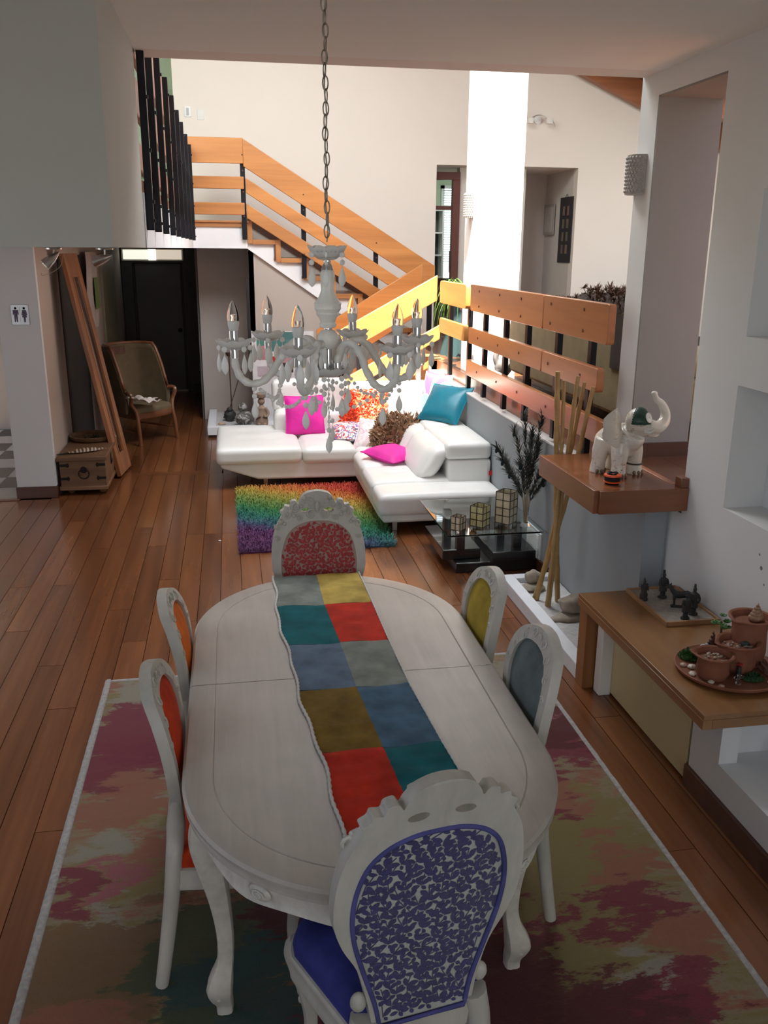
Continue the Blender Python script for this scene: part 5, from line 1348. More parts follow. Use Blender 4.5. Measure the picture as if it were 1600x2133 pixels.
# body: local +X forward (towards the camera), +Y to its left (image right)
bp = cr([(-0.12, 0, 0.14), (-0.07, 0, 0.17), (0, 0, 0.19), (0.05, 0, 0.20), (0.075, 0, 0.235)], 5)
b.tube(bp, [0.05+0.036*math.sin(PI*min(1, (i+3)/26)) for i in range(len(bp))], 18)
b.ball((0.02, 0, 0.175), (0.085, 0.088, 0.085), 18, 12)
for (x, y) in ((0.045, 0.062), (0.045, -0.062), (-0.085, 0.058), (-0.085, -0.058)):
    b.tube([(x*0.85, y*0.8, 0.18), (x, y, 0.12), (x*1.05, y*1.08, 0.06), (x*1.08, y*1.12, 0.02), (x*1.08, y*1.12, 0.0)], [0.052, 0.046, 0.038, 0.041, 0.044], 16)
b.ball((0.085, 0.012, 0.295), (0.062, 0.064, 0.072), 18, 14)
b.ball((0.110, 0.035, 0.255), (0.04, 0.045, 0.04), 14, 10)
tr_ = cr([(0.12, 0.045, 0.275), (0.145, 0.100, 0.262), (0.150, 0.150, 0.290), (0.140, 0.168, 0.335), (0.125, 0.150, 0.380), (0.115, 0.118, 0.405), (0.112, 0.100, 0.435)], 6)
b.tube(tr_, [0.044-0.031*(i/(len(tr_)-1))**0.75 for i in range(len(tr_))], 14)
b.ball((0.112, 0.096, 0.440), (0.016, 0.022, 0.012), 10, 8)
b.tube(cr([(0.12, 0.05, 0.245), (0.145, 0.085, 0.222), (0.150, 0.115, 0.225)], 5), [0.026, 0.024, 0.022, 0.02, 0.018, 0.016, 0.014, 0.012, 0.010, 0.009, 0.008], 10)
b.tube(cr([(-0.13, 0, 0.18), (-0.155, 0, 0.14), (-0.15, 0, 0.09)], 5), 0.010, 8)
remesh(b.build('body', em, el), 0.0052, 4)
def ear(side, sc=1.0):
    mb = MB(); P = []
    for k in range(28):
        a = 2*PI*k/28
        r = 1+0.10*math.cos(a-2.2)+0.08*math.cos(2*a+0.6)
        P.append((0.062*sc*r*math.cos(a), 0.082*sc*r*math.sin(a)*(1.15 if math.sin(a) < 0 else 0.9)))
    rows = 6; vs = []; n_ = 28
    for sg in (1, -1):
        for j in range(rows+1):
            s_ = 1-j/rows*0.999
            for (u, v) in P: vs.append((sg*0.006*(1-s_**3)**0.5-0.028*(1-(s_*u/0.062)**2)*0-0.018*(u/0.062)**2*s_*s_+0.010*s_*s_*math.sin(v*60), u*s_, v*s_))
    fs = []
    for q in range(2):
        o_ = q*(rows+1)*n_
        for j in range(rows):
            for k in range(n_):
                f_ = (o_+j*n_+k, o_+j*n_+(k+1) % n_, o_+(j+1)*n_+(k+1) % n_, o_+(j+1)*n_+k); fs.append(f_[::-1] if q else f_)
    mb.add(vs, fs)
    mb.xf(Matrix.Translation((0.062, side*0.112 if side < 0 else 0.078, 0.275)) @ Matrix.Rotation(R(-side*14), 4, 'X') @ Matrix.Rotation(R(side*-14), 4, 'Z') @ (Matrix.Scale(-1, 4, (0, 1, 0)) if side > 0 else Matrix.Identity(4)))
    if side > 0: mb.f = [q[::-1] for q in mb.f]
    return mb.build('ear', em, el, angle=180)
ear(-1, 1.42); ear(1, 0.9)
gm = plain('green_glaze', (0.012, 0.050, 0.032), 0.35, 0, 0.3, 30, 0.3, 60)
def cloth(u, v):
    a = R(-75)+R(165)*u; t = R(2)+R(78)*v; r = 1.09
    return (0.085+0.062*r*math.cos(t)*math.cos(a), 0.012+0.064*r*math.cos(t)*math.sin(a), 0.290+0.074*r*math.sin(t))
o = MB().grid(cloth, 18, 10).build('headcloth', gm, el, angle=180)
sd = o.modifiers.new('solid', 'SOLIDIFY'); sd.thickness = 0.006; sd.offset = 0
fr_ = MB()
for k in range(30): fr_.ball(cloth(k/29, 0.0), 0.0050, 7, 5)
for k in range(1, 9): fr_.ball(cloth(0.0, k/9), 0.0048, 7, 5)
fr_.build('cloth_beads', gm, el, kind='stuff')
MB().lathe([(0.0, 0.0), (0.025, 0.0), (0.028, 0.004), (0.022, 0.007), (0.006, 0.008), (0.005, 0.012), (0, 0.013)], 20, M=TRS((0, 0, 0), ry=R(70), rz=R(5)) , c=(0.146, 0.018, 0.322)).build('medallion', plain('pearl', (0.75, 0.74, 0.70), 0.2, coat=0.5), el)
for (x, y) in ((0.049, 0.069), (0.049, -0.069), (-0.092, 0.065), (-0.092, -0.065)):
    for k in range(4):
        a = -0.9+0.6*k; MB().ball((x+0.040*math.cos(a), y+0.040*math.sin(a), 0.012), (0.010, 0.010, 0.012), 8, 6).build('toenail', plain('nail_brown', (0.20, 0.13, 0.08), 0.5), el)
MB().tube([(0.047+0.042*math.cos(2*PI*k/20), 0.067+0.042*math.sin(2*PI*k/20), 0.058) for k in range(20)], 0.0045, 6, closed=True).build('ankle_chain', plain('brown_glaze', (0.05, 0.03, 0.02), 0.4), el)
for s_ in (-1, 1):
    MB().tube(cr([(0.14, 0.035+s_*0.03, 0.25), (0.17, 0.055+s_*0.04, 0.25), (0.185, 0.075+s_*0.045, 0.27)], 4), [0.009, 0.0085, 0.008, 0.0075, 0.007, 0.006, 0.005, 0.004, 0.002], 8).build('tusk', MATS['pearl'], el)
    MB().ball((0.135, 0.028+s_*0.042, 0.295), 0.006, 8, 6).build('eye', black_metal, el)
tp = thing('tape_spool', 'small orange and black spool on a clear base beside the elephant', 'spool', (1.905, 4.155, 1.05))
MB().lathe([(0.0, 0.0), (0.036, 0.0), (0.036, 0.010), (0.0, 0.010)], 24).build('clear_base', glassy('clear_plastic', (0.9, 0.9, 0.9), 0.1, 1.2), tp)
MB().lathe([(0.0, 0.010), (0.044, 0.010), (0.045, 0.016), (0.038, 0.018), (0.038, 0.040), (0.045, 0.042), (0.044, 0.050), (0.034, 0.052), (0.0, 0.050)], 28).build('orange_reel', plain('reel_orange', (0.75, 0.10, 0.02), 0.4), tp)
MB().lathe([(0.0395, 0.018), (0.042, 0.020), (0.042, 0.038), (0.0395, 0.040)], 28).build('black_tape', black_metal, tp)
MB().tube([(0.025*math.cos(a*0.5), 0.025*math.sin(a*0.5), 0.053+0.003*math.sin(a*2)) for a in range(11)], 0.007, 6).build('top_coil', black_metal, tp)

bn = thing('wooden_bench', 'low orange-brown wooden bench shelf along the right wall with thick end panel', 'bench', (1.98, 3.4, 0.0))
part(bn, 'top', MB().box(1.722, 2.258, 2.77, 4.045, 0.478, 0.50), bench_wood, bevel=0.002)
part(bn, 'front_rail', MB().box(1.720, 1.760, 2.768, 4.045, 0.438, 0.4785), bench_wood, bevel=0.002)
part(bn, 'near_rail', MB().box(1.760, 2.258, 2.768, 2.80, 0.438, 0.478), wood('bench_wood_x', (0.19, 0.085, 0.028), (0.34, 0.165, 0.06), 0.33, 'X', 6.0, 0.25, 0.1), bevel=0.002)
part(bn, 'end_panel', MB().box(1.735, 2.10, 3.95, 4.045, 0.0, 0.478), wood('bench_wood_z', (0.21, 0.085, 0.025), (0.38, 0.17, 0.055), 0.33, 'Z', 6.0, 0.25, 0.1), bevel=0.002)
part(bn, 'corner_post', MB().box(1.79, 1.855, 3.86, 3.93, 0.0, 0.478), white_paint, bevel=0.004)
part(bn, 'cream_panel', MB().box(1.852, 1.868, 3.075, 3.90, 0.015, 0.478), plain('cream_panel', (0.60, 0.52, 0.30), 0.45, 0, 0.03, 3), bevel=0.002)
part(bn, 'hinge', MB().box(1.845, 1.853, 3.06, 3.075, 0.385, 0.43), steel)

ty = thing('sand_tray', 'shallow wooden tray of raked sand near the wall on the bench', 'tray', (2.10, 3.795, 0.5005))
tm = wood('tray_wood', (0.28, 0.14, 0.06), (0.45, 0.25, 0.12), 0.5, 'Y', 8, 0, 0.1)
part(ty, 'tray_rim', MB().box(1.968, 1.980, 3.572, 4.02, 0.5, 0.523), tm, bevel=0.001); part(ty, 'tray_rim', MB().box(2.232, 2.244, 3.572, 4.02, 0.5, 0.523), tm, bevel=0.001)
part(ty, 'tray_rim', MB().box(1.980, 2.232, 3.572, 3.584, 0.5, 0.523), tm, bevel=0.001); part(ty, 'tray_rim', MB().box(1.980, 2.232, 4.008, 4.02, 0.5, 0.523), tm, bevel=0.001)
part(ty, 'sand', sand_grid(1.980, 2.232, 3.584, 4.008, 0.513, 0.005, 24, 7), plain('tray_sand', (0.34, 0.31, 0.27), 0.95, 0, 0.15, 60, 0.6, 160), kind='stuff')
wm = plain('dark_clay', (0.030, 0.030, 0.028), 0.7, 0, 0.3, 40, 0.3, 90)
def warrior(label, x, y, rz, h, hat, kneel=False):
    T = thing('warrior_figurine', label, 'figurine', (x, y, 0.515), rz, 'dark clay figurines in the sand tray')
    s_ = h/0.13
    if kneel:
        prof = [(0.0, 0), (0.026, 0.0), (0.026, 0.006), (0.020, 0.010), (0.022, 0.03), (0.015, 0.05), (0.018, 0.075), (0.017, 0.085), (0.007, 0.094), (0.007, 0.10)]
    else:
        prof = [(0.0, 0), (0.020, 0.0), (0.020, 0.006), (0.012, 0.008), (0.011, 0.028), (0.018, 0.034), (0.016, 0.055), (0.013, 0.066), (0.018, 0.088), (0.016, 0.098), (0.007, 0.104), (0.006, 0.110)]
    b_ = MB().lathe([(r*s_, z*s_) for r, z in prof], 14, wob=lambda a, t: 0.12*math.cos(2*a))
    for sx in (-1, 1):
        b_.tube(cr([(sx*0.017*s_, 0, 0.093*s_), (sx*0.023*s_, -0.003*s_, 0.072*s_), (sx*0.015*s_, -0.014*s_, 0.060*s_)], 3), [0.006*s_]*7, 6)
        if not kneel: b_.tube([(sx*0.007*s_, 0, 0.04*s_), (sx*0.008*s_, 0, 0.004*s_)], 0.006*s_, 6)
    b_.build('robe', wm, T)
    zt = 0.117 if not kneel else 0.108
    MB().ball((0, 0, zt*s_), (0.0085*s_, 0.0085*s_, 0.011*s_), 10, 8).ball((0.0, -0.009*s_, zt*s_), 0.002*s_, 6, 4).build('head', wm, T)
    MB().ball((0, 0.002, (zt+0.012)*s_), (0.006*s_, 0.006*s_, 0.007*s_), 8, 6).box(-0.004*s_*hat, 0.004*s_*hat, -0.002*s_, 0.006*s_, (zt+0.012)*s_, (zt+0.024)*s_).build('topknot', wm, T)
    return T
warrior('kneeling dark clay figurine at the left edge of the sand tray', 1.895+0.10, 3.875, 0.3, 0.115, 0, True)
warrior('dark clay warrior at the back of the tray behind the clay horse', 2.105, 3.89, 0.1, 0.135, 1)
warrior('dark clay warrior in front, at the near edge of the sand tray', 2.088, 3.622, 0.2, 0.130, 0.3)
warrior('dark clay warrior in a tall cap, just right of the one in front', 2.150, 3.665, -0.3, 0.142, 1)
hs = thing('horse_figurine', 'dark clay horse standing in the middle of the sand tray', 'figurine', (2.135, 3.76, 0.517), R(158))
b = MB()
b.tube(cr([(-0.045, 0, 0.062), (-0.02, 0, 0.064), (0.015, 0, 0.060), (0.035, 0, 0.068)], 4), [0.014, 0.018, 0.019, 0.019, 0.018, 0.017, 0.017, 0.018, 0.018, 0.018, 0.017, 0.016, 0.014], 12)
b.tube(cr([(0.03, 0, 0.066), (0.048, 0, 0.088), (0.054, 0, 0.105)], 4), [0.015, 0.014, 0.013, 0.012, 0.011, 0.010, 0.010, 0.009, 0.009], 10)
b.tube([(0.05, 0, 0.108), (0.066, 0, 0.100), (0.078, 0, 0.092)], [0.010, 0.008, 0.006], 8)
for (x, y) in ((0.03, 0.010), (0.03, -0.010)): b.tube(cr([(x, y, 0.058), (x+0.002, y, 0.035), (x-0.001, y, 0.012), (x+0.002, y, 0.0)], 3), [0.0085, 0.008, 0.007, 0.006, 0.0055, 0.005, 0.0048, 0.005, 0.0055, 0.006], 8)
for (x, y) in ((-0.042, 0.010), (-0.042, -0.010)): b.tube(cr([(x, y, 0.060), (x+0.008, y, 0.042), (x-0.006, y, 0.024), (x-0.001, y, 0.0)], 3), [0.011, 0.010, 0.009, 0.007, 0.006, 0.0055, 0.005, 0.005, 0.0055, 0.006], 8)
b.tube(cr([(-0.057, 0, 0.066), (-0.066, 0, 0.05), (-0.064, 0, 0.03)], 3), [0.005, 0.005, 0.005, 0.004, 0.004, 0.003, 0.002], 6)
for s_ in (-1, 1): b.ball((0.050, s_*0.005, 0.117), (0.002, 0.002, 0.006), 5, 4)
remesh(b.build('body', wm, hs), 0.0022, 3)
MB().box(-0.05, 0.045, -0.016, 0.016, -0.004, 0.0).build('base', wm, hs)
# terracotta fountain
tc_ = plain('terracotta', (0.24, 0.085, 0.045), 0.75, 0, 0.15, 20, 0.25, 60)
tcd = plain('terracotta_dark', (0.12, 0.05, 0.032), 0.8, 0, 0.2, 20, 0.4, 50)
ft = thing('terracotta_fountain', 'terracotta plate with three stacked pots forming a small fountain on the bench', 'fountain', (2.01, 3.10, 0.5005))
MB().lathe([(0.0, 0.0), (0.19, 0.0), (0.215, 0.012), (0.220, 0.024), (0.214, 0.026), (0.200, 0.016), (0.0, 0.014)], 48).build('plate', tc_, ft)
def pot(name, cx, cy, r, z1, lip_dir):
    P = [(0.0, 0.014), (r*0.72, 0.014), (r*0.86, z1*0.35), (r*0.80, z1*0.75), (r*0.86, z1-0.008), (r*1.02, z1-0.003), (r*1.05, z1+0.004), (r*0.98, z1+0.008), (r*0.88, z1+0.004), (r*0.80, z1-0.018), (0.0, z1-0.020)]
    M = None
    def wb(a, t):
        d = (a-lip_dir+PI) % (2*PI)-PI
        return (0.28*math.exp(-(d/0.28)**2)*(1 if t > 0.45 else 0)*min(1, (t-0.3)*2.5) if t > 0.45 and t < 0.85 else 0)
    o = MB().lathe(P, 36, c=(cx, cy, 0), wob=wb).build(name, tc_, ft)
    return o
pot('front_pot', -0.105, -0.055, 0.078, 0.112, R(150)); pot('middle_pot', 0.028, -0.008, 0.088, 0.138, R(185)); pot('tall_pot', 0.105, 0.045, 0.088, 0.222, R(205))
def pebbles(name, cx, cy, r, z, n_, seed):
    r_ = random.Random(seed); mb = MB()
    for k in range(n_):
        a = r_.uniform(0, 2*PI); q = r*math.sqrt(r_.random()); s_ = r_.uniform(0.004, 0.008)
        mb.ball((cx+q*math.cos(a), cy+q*math.sin(a), z+r_.uniform(0, 0.004)), (s_, s_*0.8, s_*0.7), 6, 5)
    mb.build(name, plain('mixed_pebbles', (0.42, 0.34, 0.27), 0.35, 0, 0.6, 60), ft, kind='stuff')
pebbles('pebbles', -0.105, -0.055, 0.052, 0.094, 40, 1); pebbles('pebbles', 0.028, -0.008, 0.058, 0.120, 40, 2)
MB().ball((0.06, -0.01, 0.128), (0.022, 0.016, 0.012), 10, 8, disp=lambda v: 1+0.2*noise.noise(v*3)).build('green_stone', plain('green_stone', (0.02, 0.05, 0.045), 0.5), ft)
# spiral conch in the tall pot
cn = MB()
for k in range(60):
    t = k/59; a = t*5.2*2*PI; R0_ = 0.030*(1-t)**0.9+0.001
    cn.ball((0.13+R0_*0.55*math.cos(a), 0.045+R0_*0.55*math.sin(a), 0.21+0.072*t), (R0_*0.62, R0_*0.62, R0_*0.5+0.002), 8, 6)
o = cn.xf(Matrix.Translation((2.01, 3.10, 0.5005))).build('conch_shell', plain('conch', (0.30, 0.17, 0.10), 0.6, 0, 0.3, 40)); tag(o, 'brown spiral conch shell standing in the tallest terracotta pot', 'shell')
o = cn = MB()
for k in range(50):
    t = k/49; a = t*5*2*PI; R0_ = 0.024*(1-t)**0.9+0.001
    cn.ball((R0_*0.55*math.cos(a), R0_*0.55*math.sin(a), 0.01+0.085*t), (R0_*0.62, R0_*0.62, R0_*0.5+0.002), 8, 6)
o = cn.build('conch_shell', plain('conch_dark', (0.14, 0.06, 0.04), 0.6, 0, 0.3, 40)); o.location = (1.995, 3.215, 0.54); tag(o, 'dark red-brown spiral shell standing behind the middle terracotta pot', 'shell')
def shell_obj(label, x, y, s_, col, rz):
    mb = MB().ball((0, 0, s_*0.45), (s_*1.25, s_, s_*0.6), 14, 10, disp=lambda v: 1+0.10*math.sin(8*math.atan2(v.y, v.x)))
    o = mb.build('seashell', plain('shell_%s' % col[0], col[1], 0.35, 0, 0.15, 40)); o.location = (x, y, 0.5155); o.rotation_euler = (0, 0, rz); tag(o, label, 'shell', 'seashells on the terracotta plate')
W = ('white', (0.62, 0.57, 0.48)); K = ('pink', (0.45, 0.30, 0.24)); S_ = ('striped', (0.28, 0.17, 0.12))
shell_obj('round tan shell at the left rim of the terracotta plate', 1.832, 3.148, 0.0135, K, 0.4)
shell_obj('largest smooth white shell, right of the round tan one', 1.857, 3.125, 0.0155, W, 0.2)
shell_obj('pale flat shell below the largest white one on the plate', 1.828, 3.065, 0.0145, W, 0.8)
shell_obj('striped brown shell close to the front pot', 1.880, 3.075, 0.015, S_, 0.3)
shell_obj('small dull brown shell between the striped and the pale flat ones', 1.862, 3.045, 0.011, S_, 0.1)
shell_obj('small cream shell alone in front of the front pot', 1.868, 2.985, 0.012, W, 0.9)
shell_obj('small pink-beige shell nearest the front rim of the plate', 1.890, 2.945, 0.0115, K, 0.1)
shell_obj('pale round shell at the right edge of the photo on the plate', 2.115, 2.945, 0.016, W, 0.1)
gsd = thing('glass_figurine', 'tiny clear glass figure standing at the front of the terracotta plate', 'figurine', (1.975, 2.965, 0.516))
MB().lathe([(0.0, 0), (0.012, 0.0), (0.006, 0.008), (0.010, 0.02), (0.005, 0.030), (0.008, 0.038), (0.0, 0.046)], 12).build('glass_body', glassy('crystal', (0.95, 0.95, 0.95), 0.0, 1.4), gsd)
MB().ball((0.012, 0, 0.028), (0.010, 0.003, 0.008), 8, 6).ball((-0.012, 0, 0.028), (0.010, 0.003, 0.008), 8, 6).build('wings', MATS['crystal'], gsd)
gm2 = plain('moss_green', (0.025, 0.075, 0.025), 0.9, 0, 0.5, 60); gm3 = plain('leaf_green', (0.06, 0.17, 0.035), 0.6, 0, 0.3, 30)
def tuft(name, label, x, y, z, rx_, ry_, h, n_, seed, mat, cat='plant'):
    T = thing(name, label, cat, (x, y, z)); r_ = random.Random(seed); mb = MB()
    for k in range(n_):
        a = r_.uniform(0, 2*PI); q = math.sqrt(r_.random()); px, py = rx_*q*math.cos(a), ry_*q*math.sin(a)
        b_ = r_.uniform(0, 2*PI); L = h*r_.uniform(0.5, 1.0)*(1-0.6*q*q); d = Vector((math.cos(b_)*0.5, math.sin(b_)*0.5, 1)).normalized(); s_ = d.cross(Vector((0, 0, 1))).normalized()*L*0.16
        p = Vector((px, py, 0)); mb.add([p-s_*0.4, p+s_*0.4, p+d*L*0.6+s_, p+d*L, p+d*L*0.6-s_], [(0, 1, 2, 4), (4, 2, 3)])
    mb.build('leaves', mat, T, smooth=False, kind='stuff')
    MB().ball((0, 0, 0.004), (rx_, ry_, 0.012), 12, 6, disp=lambda v: 1+0.2*noise.noise(v*3)).build('moss_base', gm2, T)
    return T
tuft('moss_clump', 'green artificial moss clump at the left back of the terracotta plate', 1.905, 3.215, 0.518, 0.055, 0.05, 0.045, 420, 3, gm3)
tuft('moss_clump', 'dark green moss clump at the right front of the terracotta plate', 2.055, 2.985, 0.518, 0.045, 0.03, 0.035, 300, 4, gm2)
T = thing('succulent', 'small bright green succulent between the middle and the tall pot', 'plant', (2.045, 3.245, 0.515))
MB().tube([(0, 0, 0), (0.004, 0, 0.10), (0.0, 0, 0.15)], [0.006, 0.005, 0.004], 8).build('stem', plain('stem_brown', (0.12, 0.07, 0.03), 0.7), T)
mb = MB(); r_ = random.Random(9)
for k in range(9):
    a = r_.uniform(0, 2*PI); cx_, cy_, cz_ = 0.030*math.cos(a), 0.030*math.sin(a), 0.12+0.05*r_.random()
    for j in range(7):
        b_ = 2*PI*j/7; mb.ball((cx_+0.010*math.cos(b_), cy_+0.010*math.sin(b_), cz_+0.004), (0.008, 0.006, 0.003), 6, 4, M=TRS((0, 0, 0), ry=-0.5, rz=b_))
mb.build('leaf_rosettes', gm3, T, kind='stuff')
T = thing('red_flower_figure', 'small dark figure topped with a red flower at the front pot', 'figurine', (2.0, 3.005, 0.515))
MB().lathe([(0.0, 0), (0.012, 0), (0.010, 0.03), (0.007, 0.055), (0.0, 0.06)], 10).build('body', wm, T)
fl2 = MB()
for k in range(6): fl2.ball((0.008*math.cos(k*PI/3), 0.008*math.sin(k*PI/3), 0.064), (0.007, 0.005, 0.003), 6, 4, M=TRS((0, 0, 0), rz=k*PI/3))
fl2.build('petals', plain('petal_red', (0.42, 0.02, 0.02), 0.5), T)
T = thing('bird_figurine', 'small grey and white bird figurine behind the front pot', 'figurine', (1.955, 3.205, 0.53))
MB().ball((0, 0, 0.03), (0.018, 0.028, 0.02), 12, 8).ball((0, -0.02, 0.055), 0.012, 10, 8).lathe([(0.004, 0), (0.0, 0.01)], 6, M=TRS((0, 0, 0), rx=PI/2), c=(0, -0.032, 0.055)).build('body', plain('bird_grey', (0.35, 0.37, 0.40), 0.5, 0, 0.5, 50), T)
MB().ball((0.004, -0.02, 0.064), (0.008, 0.009, 0.006), 8, 6).build('cap', black_metal, T)
T = thing('leaf_ornament', 'reddish clay leaves piled at the right of the tall pot', 'ornament', (2.16, 3.05, 0.52))
mb = MB(); r_ = random.Random(4)
for k in range(14):
    M = TRS((r_.uniform(-.04, .04), r_.uniform(-.05, .05), r_.uniform(0.005, .045)), r_.uniform(-.8, .8), r_.uniform(-.8, .8), r_.uniform(0, 6))
    mb.ball((0, 0, 0), (0.024, 0.013, 0.004), 8, 5, M=M.to_3x3().to_4x4()); 
    for i in range(-1, 0): pass
    n_ = 2+8*4
    mb.v[-(8*4+2):] = [tuple(Vector(v)+M.translation) for v in mb.v[-(8*4+2):]]
mb.build('clay_leaves', tcd, T, kind='stuff')
T = thing('potted_plant', 'dark green leafy plant in the low niche at the right edge of the photo', 'plant', (2.10, 2.70, 0.236))
MB().lathe([(0.0, 0), (0.03, 0), (0.04, 0.05), (0.035, 0.05), (0.0, 0.045)], 16).build('pot', tcd, T)
mb = MB(); r_ = random.Random(14)
for k in range(40):
    a = r_.uniform(0, 2*PI); L = r_.uniform(0.04, 0.09); d = Vector((math.cos(a), math.sin(a), r_.uniform(0.3, 1.2))).normalized(); s_ = d.cross(Vector((0, 0, 1))).normalized()*0.010
    p = Vector((0, 0, 0.05)); mb.add([p-s_*0.3, p+s_*0.3, p+d*L*0.6+s_, p+d*L, p+d*L*0.6-s_], [(0, 1, 2, 4), (4, 2, 3)])
mb.build('foliage', plain('dark_leaf', (0.01, 0.03, 0.02), 0.5), T, smooth=False, kind='stuff')
T = thing('niche_ornament', 'pale yellow-green ornament in the right wall niche at the edge of the photo', 'ornament', (2.36, 3.385, 1.04))
MB().lathe([(0.0, 0), (0.02, 0), (0.015, 0.02), (0.022, 0.05), (0.012, 0.075), (0.0, 0.08)], 14).build('body', plain('pale_lime', (0.55, 0.55, 0.32), 0.4), T)
MB().lathe([(0.0, 0.078), (0.008, 0.078), (0.010, 0.088), (0.0, 0.095)], 10).build('finial', black_metal, T)
# marks on the wall
for i, (y, z, s_) in enumerate(((3.36, 0.92, 0.006), (3.335, 0.865, 0.010), (3.30, 0.80, 0.005))):
    o = MB().lathe([(0.0, 0.0015), (s_*0.5, 0.0015), (s_, 0.0)], 10, M=TRS((0, 0, 0), ry=-PI/2), c=(2.26, y, z)).build('plaster_mark', plain('plaster_dark', (0.16, 0.16, 0.15), 0.9)); tag(o, ['upper dark chip in the right wall plaster', 'largest ring-shaped dark mark in the right wall plaster', 'lowest small chip in the right wall plaster'][i], 'mark')
# sconces
scm = plain('sconce_metal', (0.46, 0.44, 0.42), 0.45, 0.2, 0.1, 30)
def sconce(label, loc, rz, w_=0.15, h=0.205, d=0.075):
    T = thing('wall_sconce', label, 'lamp', loc, rz)
    MB().box(-0.004, 0.0, -w_/2, w_/2, 0, h).build('back_plate', scm, T)
    P = []
    for i in range(13):
        a = -PI/2+PI*i/12; P.append((-d*math.cos(a), w_/2*math.sin(a)))
    mb = MB()
    vs = [(x, y, z) for z in (0.006, h-0.006) for x, y in P]; mb.add(vs, [(i, i+1, 13+i+1, 13+i) for i in range(12)])
    mb.build('curved_shade', scm, T, angle=60)
    MB().prism(P, 0, 0.008, 'z').build('bottom_rim', scm, T); MB().prism(P, h-0.008, h, 'z').build('top_rim', scm, T)
    mb = MB()
    for j in range(10):
        for i in range(12):
            a = -PI/2+PI*(i+0.5+(0.5 if j % 2 else 0))/12.5; c_ = Vector((-d*1.0*math.cos(a), w_/2*math.sin(a), 0.017+j*(h-0.034)/9))
            nrm = Vector((-math.cos(a), math.sin(a), 0)); mb.ball(c_, (0.0085, 0.0085, 0.009), 8, 5)
    mb.build('hammered_bosses', scm, T, kind='stuff')
    return T
sconce('hammered metal wall sconce on the wall end to the right of the living room opening', (2.26, 4.90, 2.50), 0.0)
sconce('sunlit wall sconce on the left face of the white column', (2.27, 8.50, 2.49), 0.0, 0.14, 0.22, 0.07)
# ================================================================= CHANDELIER
chm = plain('chandelier_white', (0.90, 0.87, 0.80), 0.35, 0, 0.03, 20)
cb_ = chm.node_tree.nodes['Principled BSDF']; inp(cb_, 'Subsurface Weight', 0.6); inp(cb_, 'Subsurface Radius', (1.0, 0.9, 0.75)); inp(cb_, 'Subsurface Scale', 0.02)
link_m = plain('chain_bronze', (0.30, 0.26, 0.20), 0.35, 0.9)
CHX, CHY = 0.293, 2.75
ch = thing('chandelier', 'six-armed white glass chandelier with hanging drops and clear candle bulbs above the dining table', 'chandelier', (CHX, CHY, 3.1))
def CZ(z): return z-3.1
ch['label'] = 'six-armed white chandelier with hanging drops and candle bulbs above the dining table'
# chain to the ceiling
lk = None; z = 2.232; i = 0
lkm = MB().tube([(0.0085*math.cos(2*PI*k/16), 0, 0.019*math.sin(2*PI*k/16)) for k in range(16)], 0.0020, 6, closed=True)
while z < 3.09:
    if lk is None: lk = lkm.build('chain_link', link_m, ch, angle=180); o = lk
    else: o = instance(lk, 'chain_link')
    o.location = (0.002*math.sin(i*1.3), 0, CZ(z+0.019)); o.rotation_euler = (0, 0, PI/2*(i % 2)+0.3); z += 0.0335; i += 1
MB().tube([(0.003*math.sin(k*0.9), 0.003*math.cos(k*0.9), CZ(2.22+k*0.022)) for k in range(40)], 0.0024, 6).build('cable', plain('cable_clear', (0.35, 0.32, 0.27), 0.4), ch)
MB().lathe([(0.0, CZ(3.1)), (0.055, CZ(3.1)), (0.05, CZ(3.08)), (0.015, CZ(3.06)), (0.0, CZ(3.06))], 20).build('ceiling_rose', chrome, ch)
def flower(r, zc, h, nlob, name, thick=0.004, amp=0.10, mb=None):
    """scalloped dish with its rim up"""
    mb = mb or MB()
    P = [(0.010, zc), (r*0.45, zc+h*0.08), (r*0.80, zc+h*0.45), (r*0.98, zc+h*0.92), (r*1.0, zc+h), (r*0.96, zc+h), (r*0.76, zc+h*0.52), (r*0.42, zc+h*0.18), (0.010, zc+h*0.12)]
    n_ = nlob*6; vs = []
    for i, (q, z_) in enumerate(P):
        for k in range(n_):
            a = 2*PI*k/n_; w_ = abs(math.cos(a*nlob/2)); f = min(1, (q/r))**2
            vs.append((q*(1+amp*f*(w_-0.5))*math.cos(a), q*(1+amp*f*(w_-0.5))*math.sin(a), z_+0.22*h*f*(w_-0.6)))
    m = len(P)
    fs = [(i*n_+k, i*n_+(k+1) % n_, (i+1)*n_+(k+1) % n_, (i+1)*n_+k) for i in range(m-1) for k in range(n_)]
    return mb.add(vs, fs)
fb_ = flower(0.058, CZ(2.168), 0.040, 9, '')
for j in range(3):
    for k in range(22):
        a = 2*PI*(k+0.5*(j % 2))/22; q = 0.030+0.009*j; fb_.ball((q*math.cos(a), q*math.sin(a), CZ(2.172)+0.006+0.008*j), 0.0036, 6, 4)
fb_.build('top_bowl', chm, ch, kind='stuff')
MB().lathe([(0.010, CZ(2.172)), (0.012, CZ(2.165)), (0.010, CZ(2.160)), (0.016, CZ(2.150)), (0.019, CZ(2.140)), (0.012, CZ(2.14))], 18).build('chrome_neck', chrome, ch)
lob = lambda a, t: 0.035*math.cos(10*a)
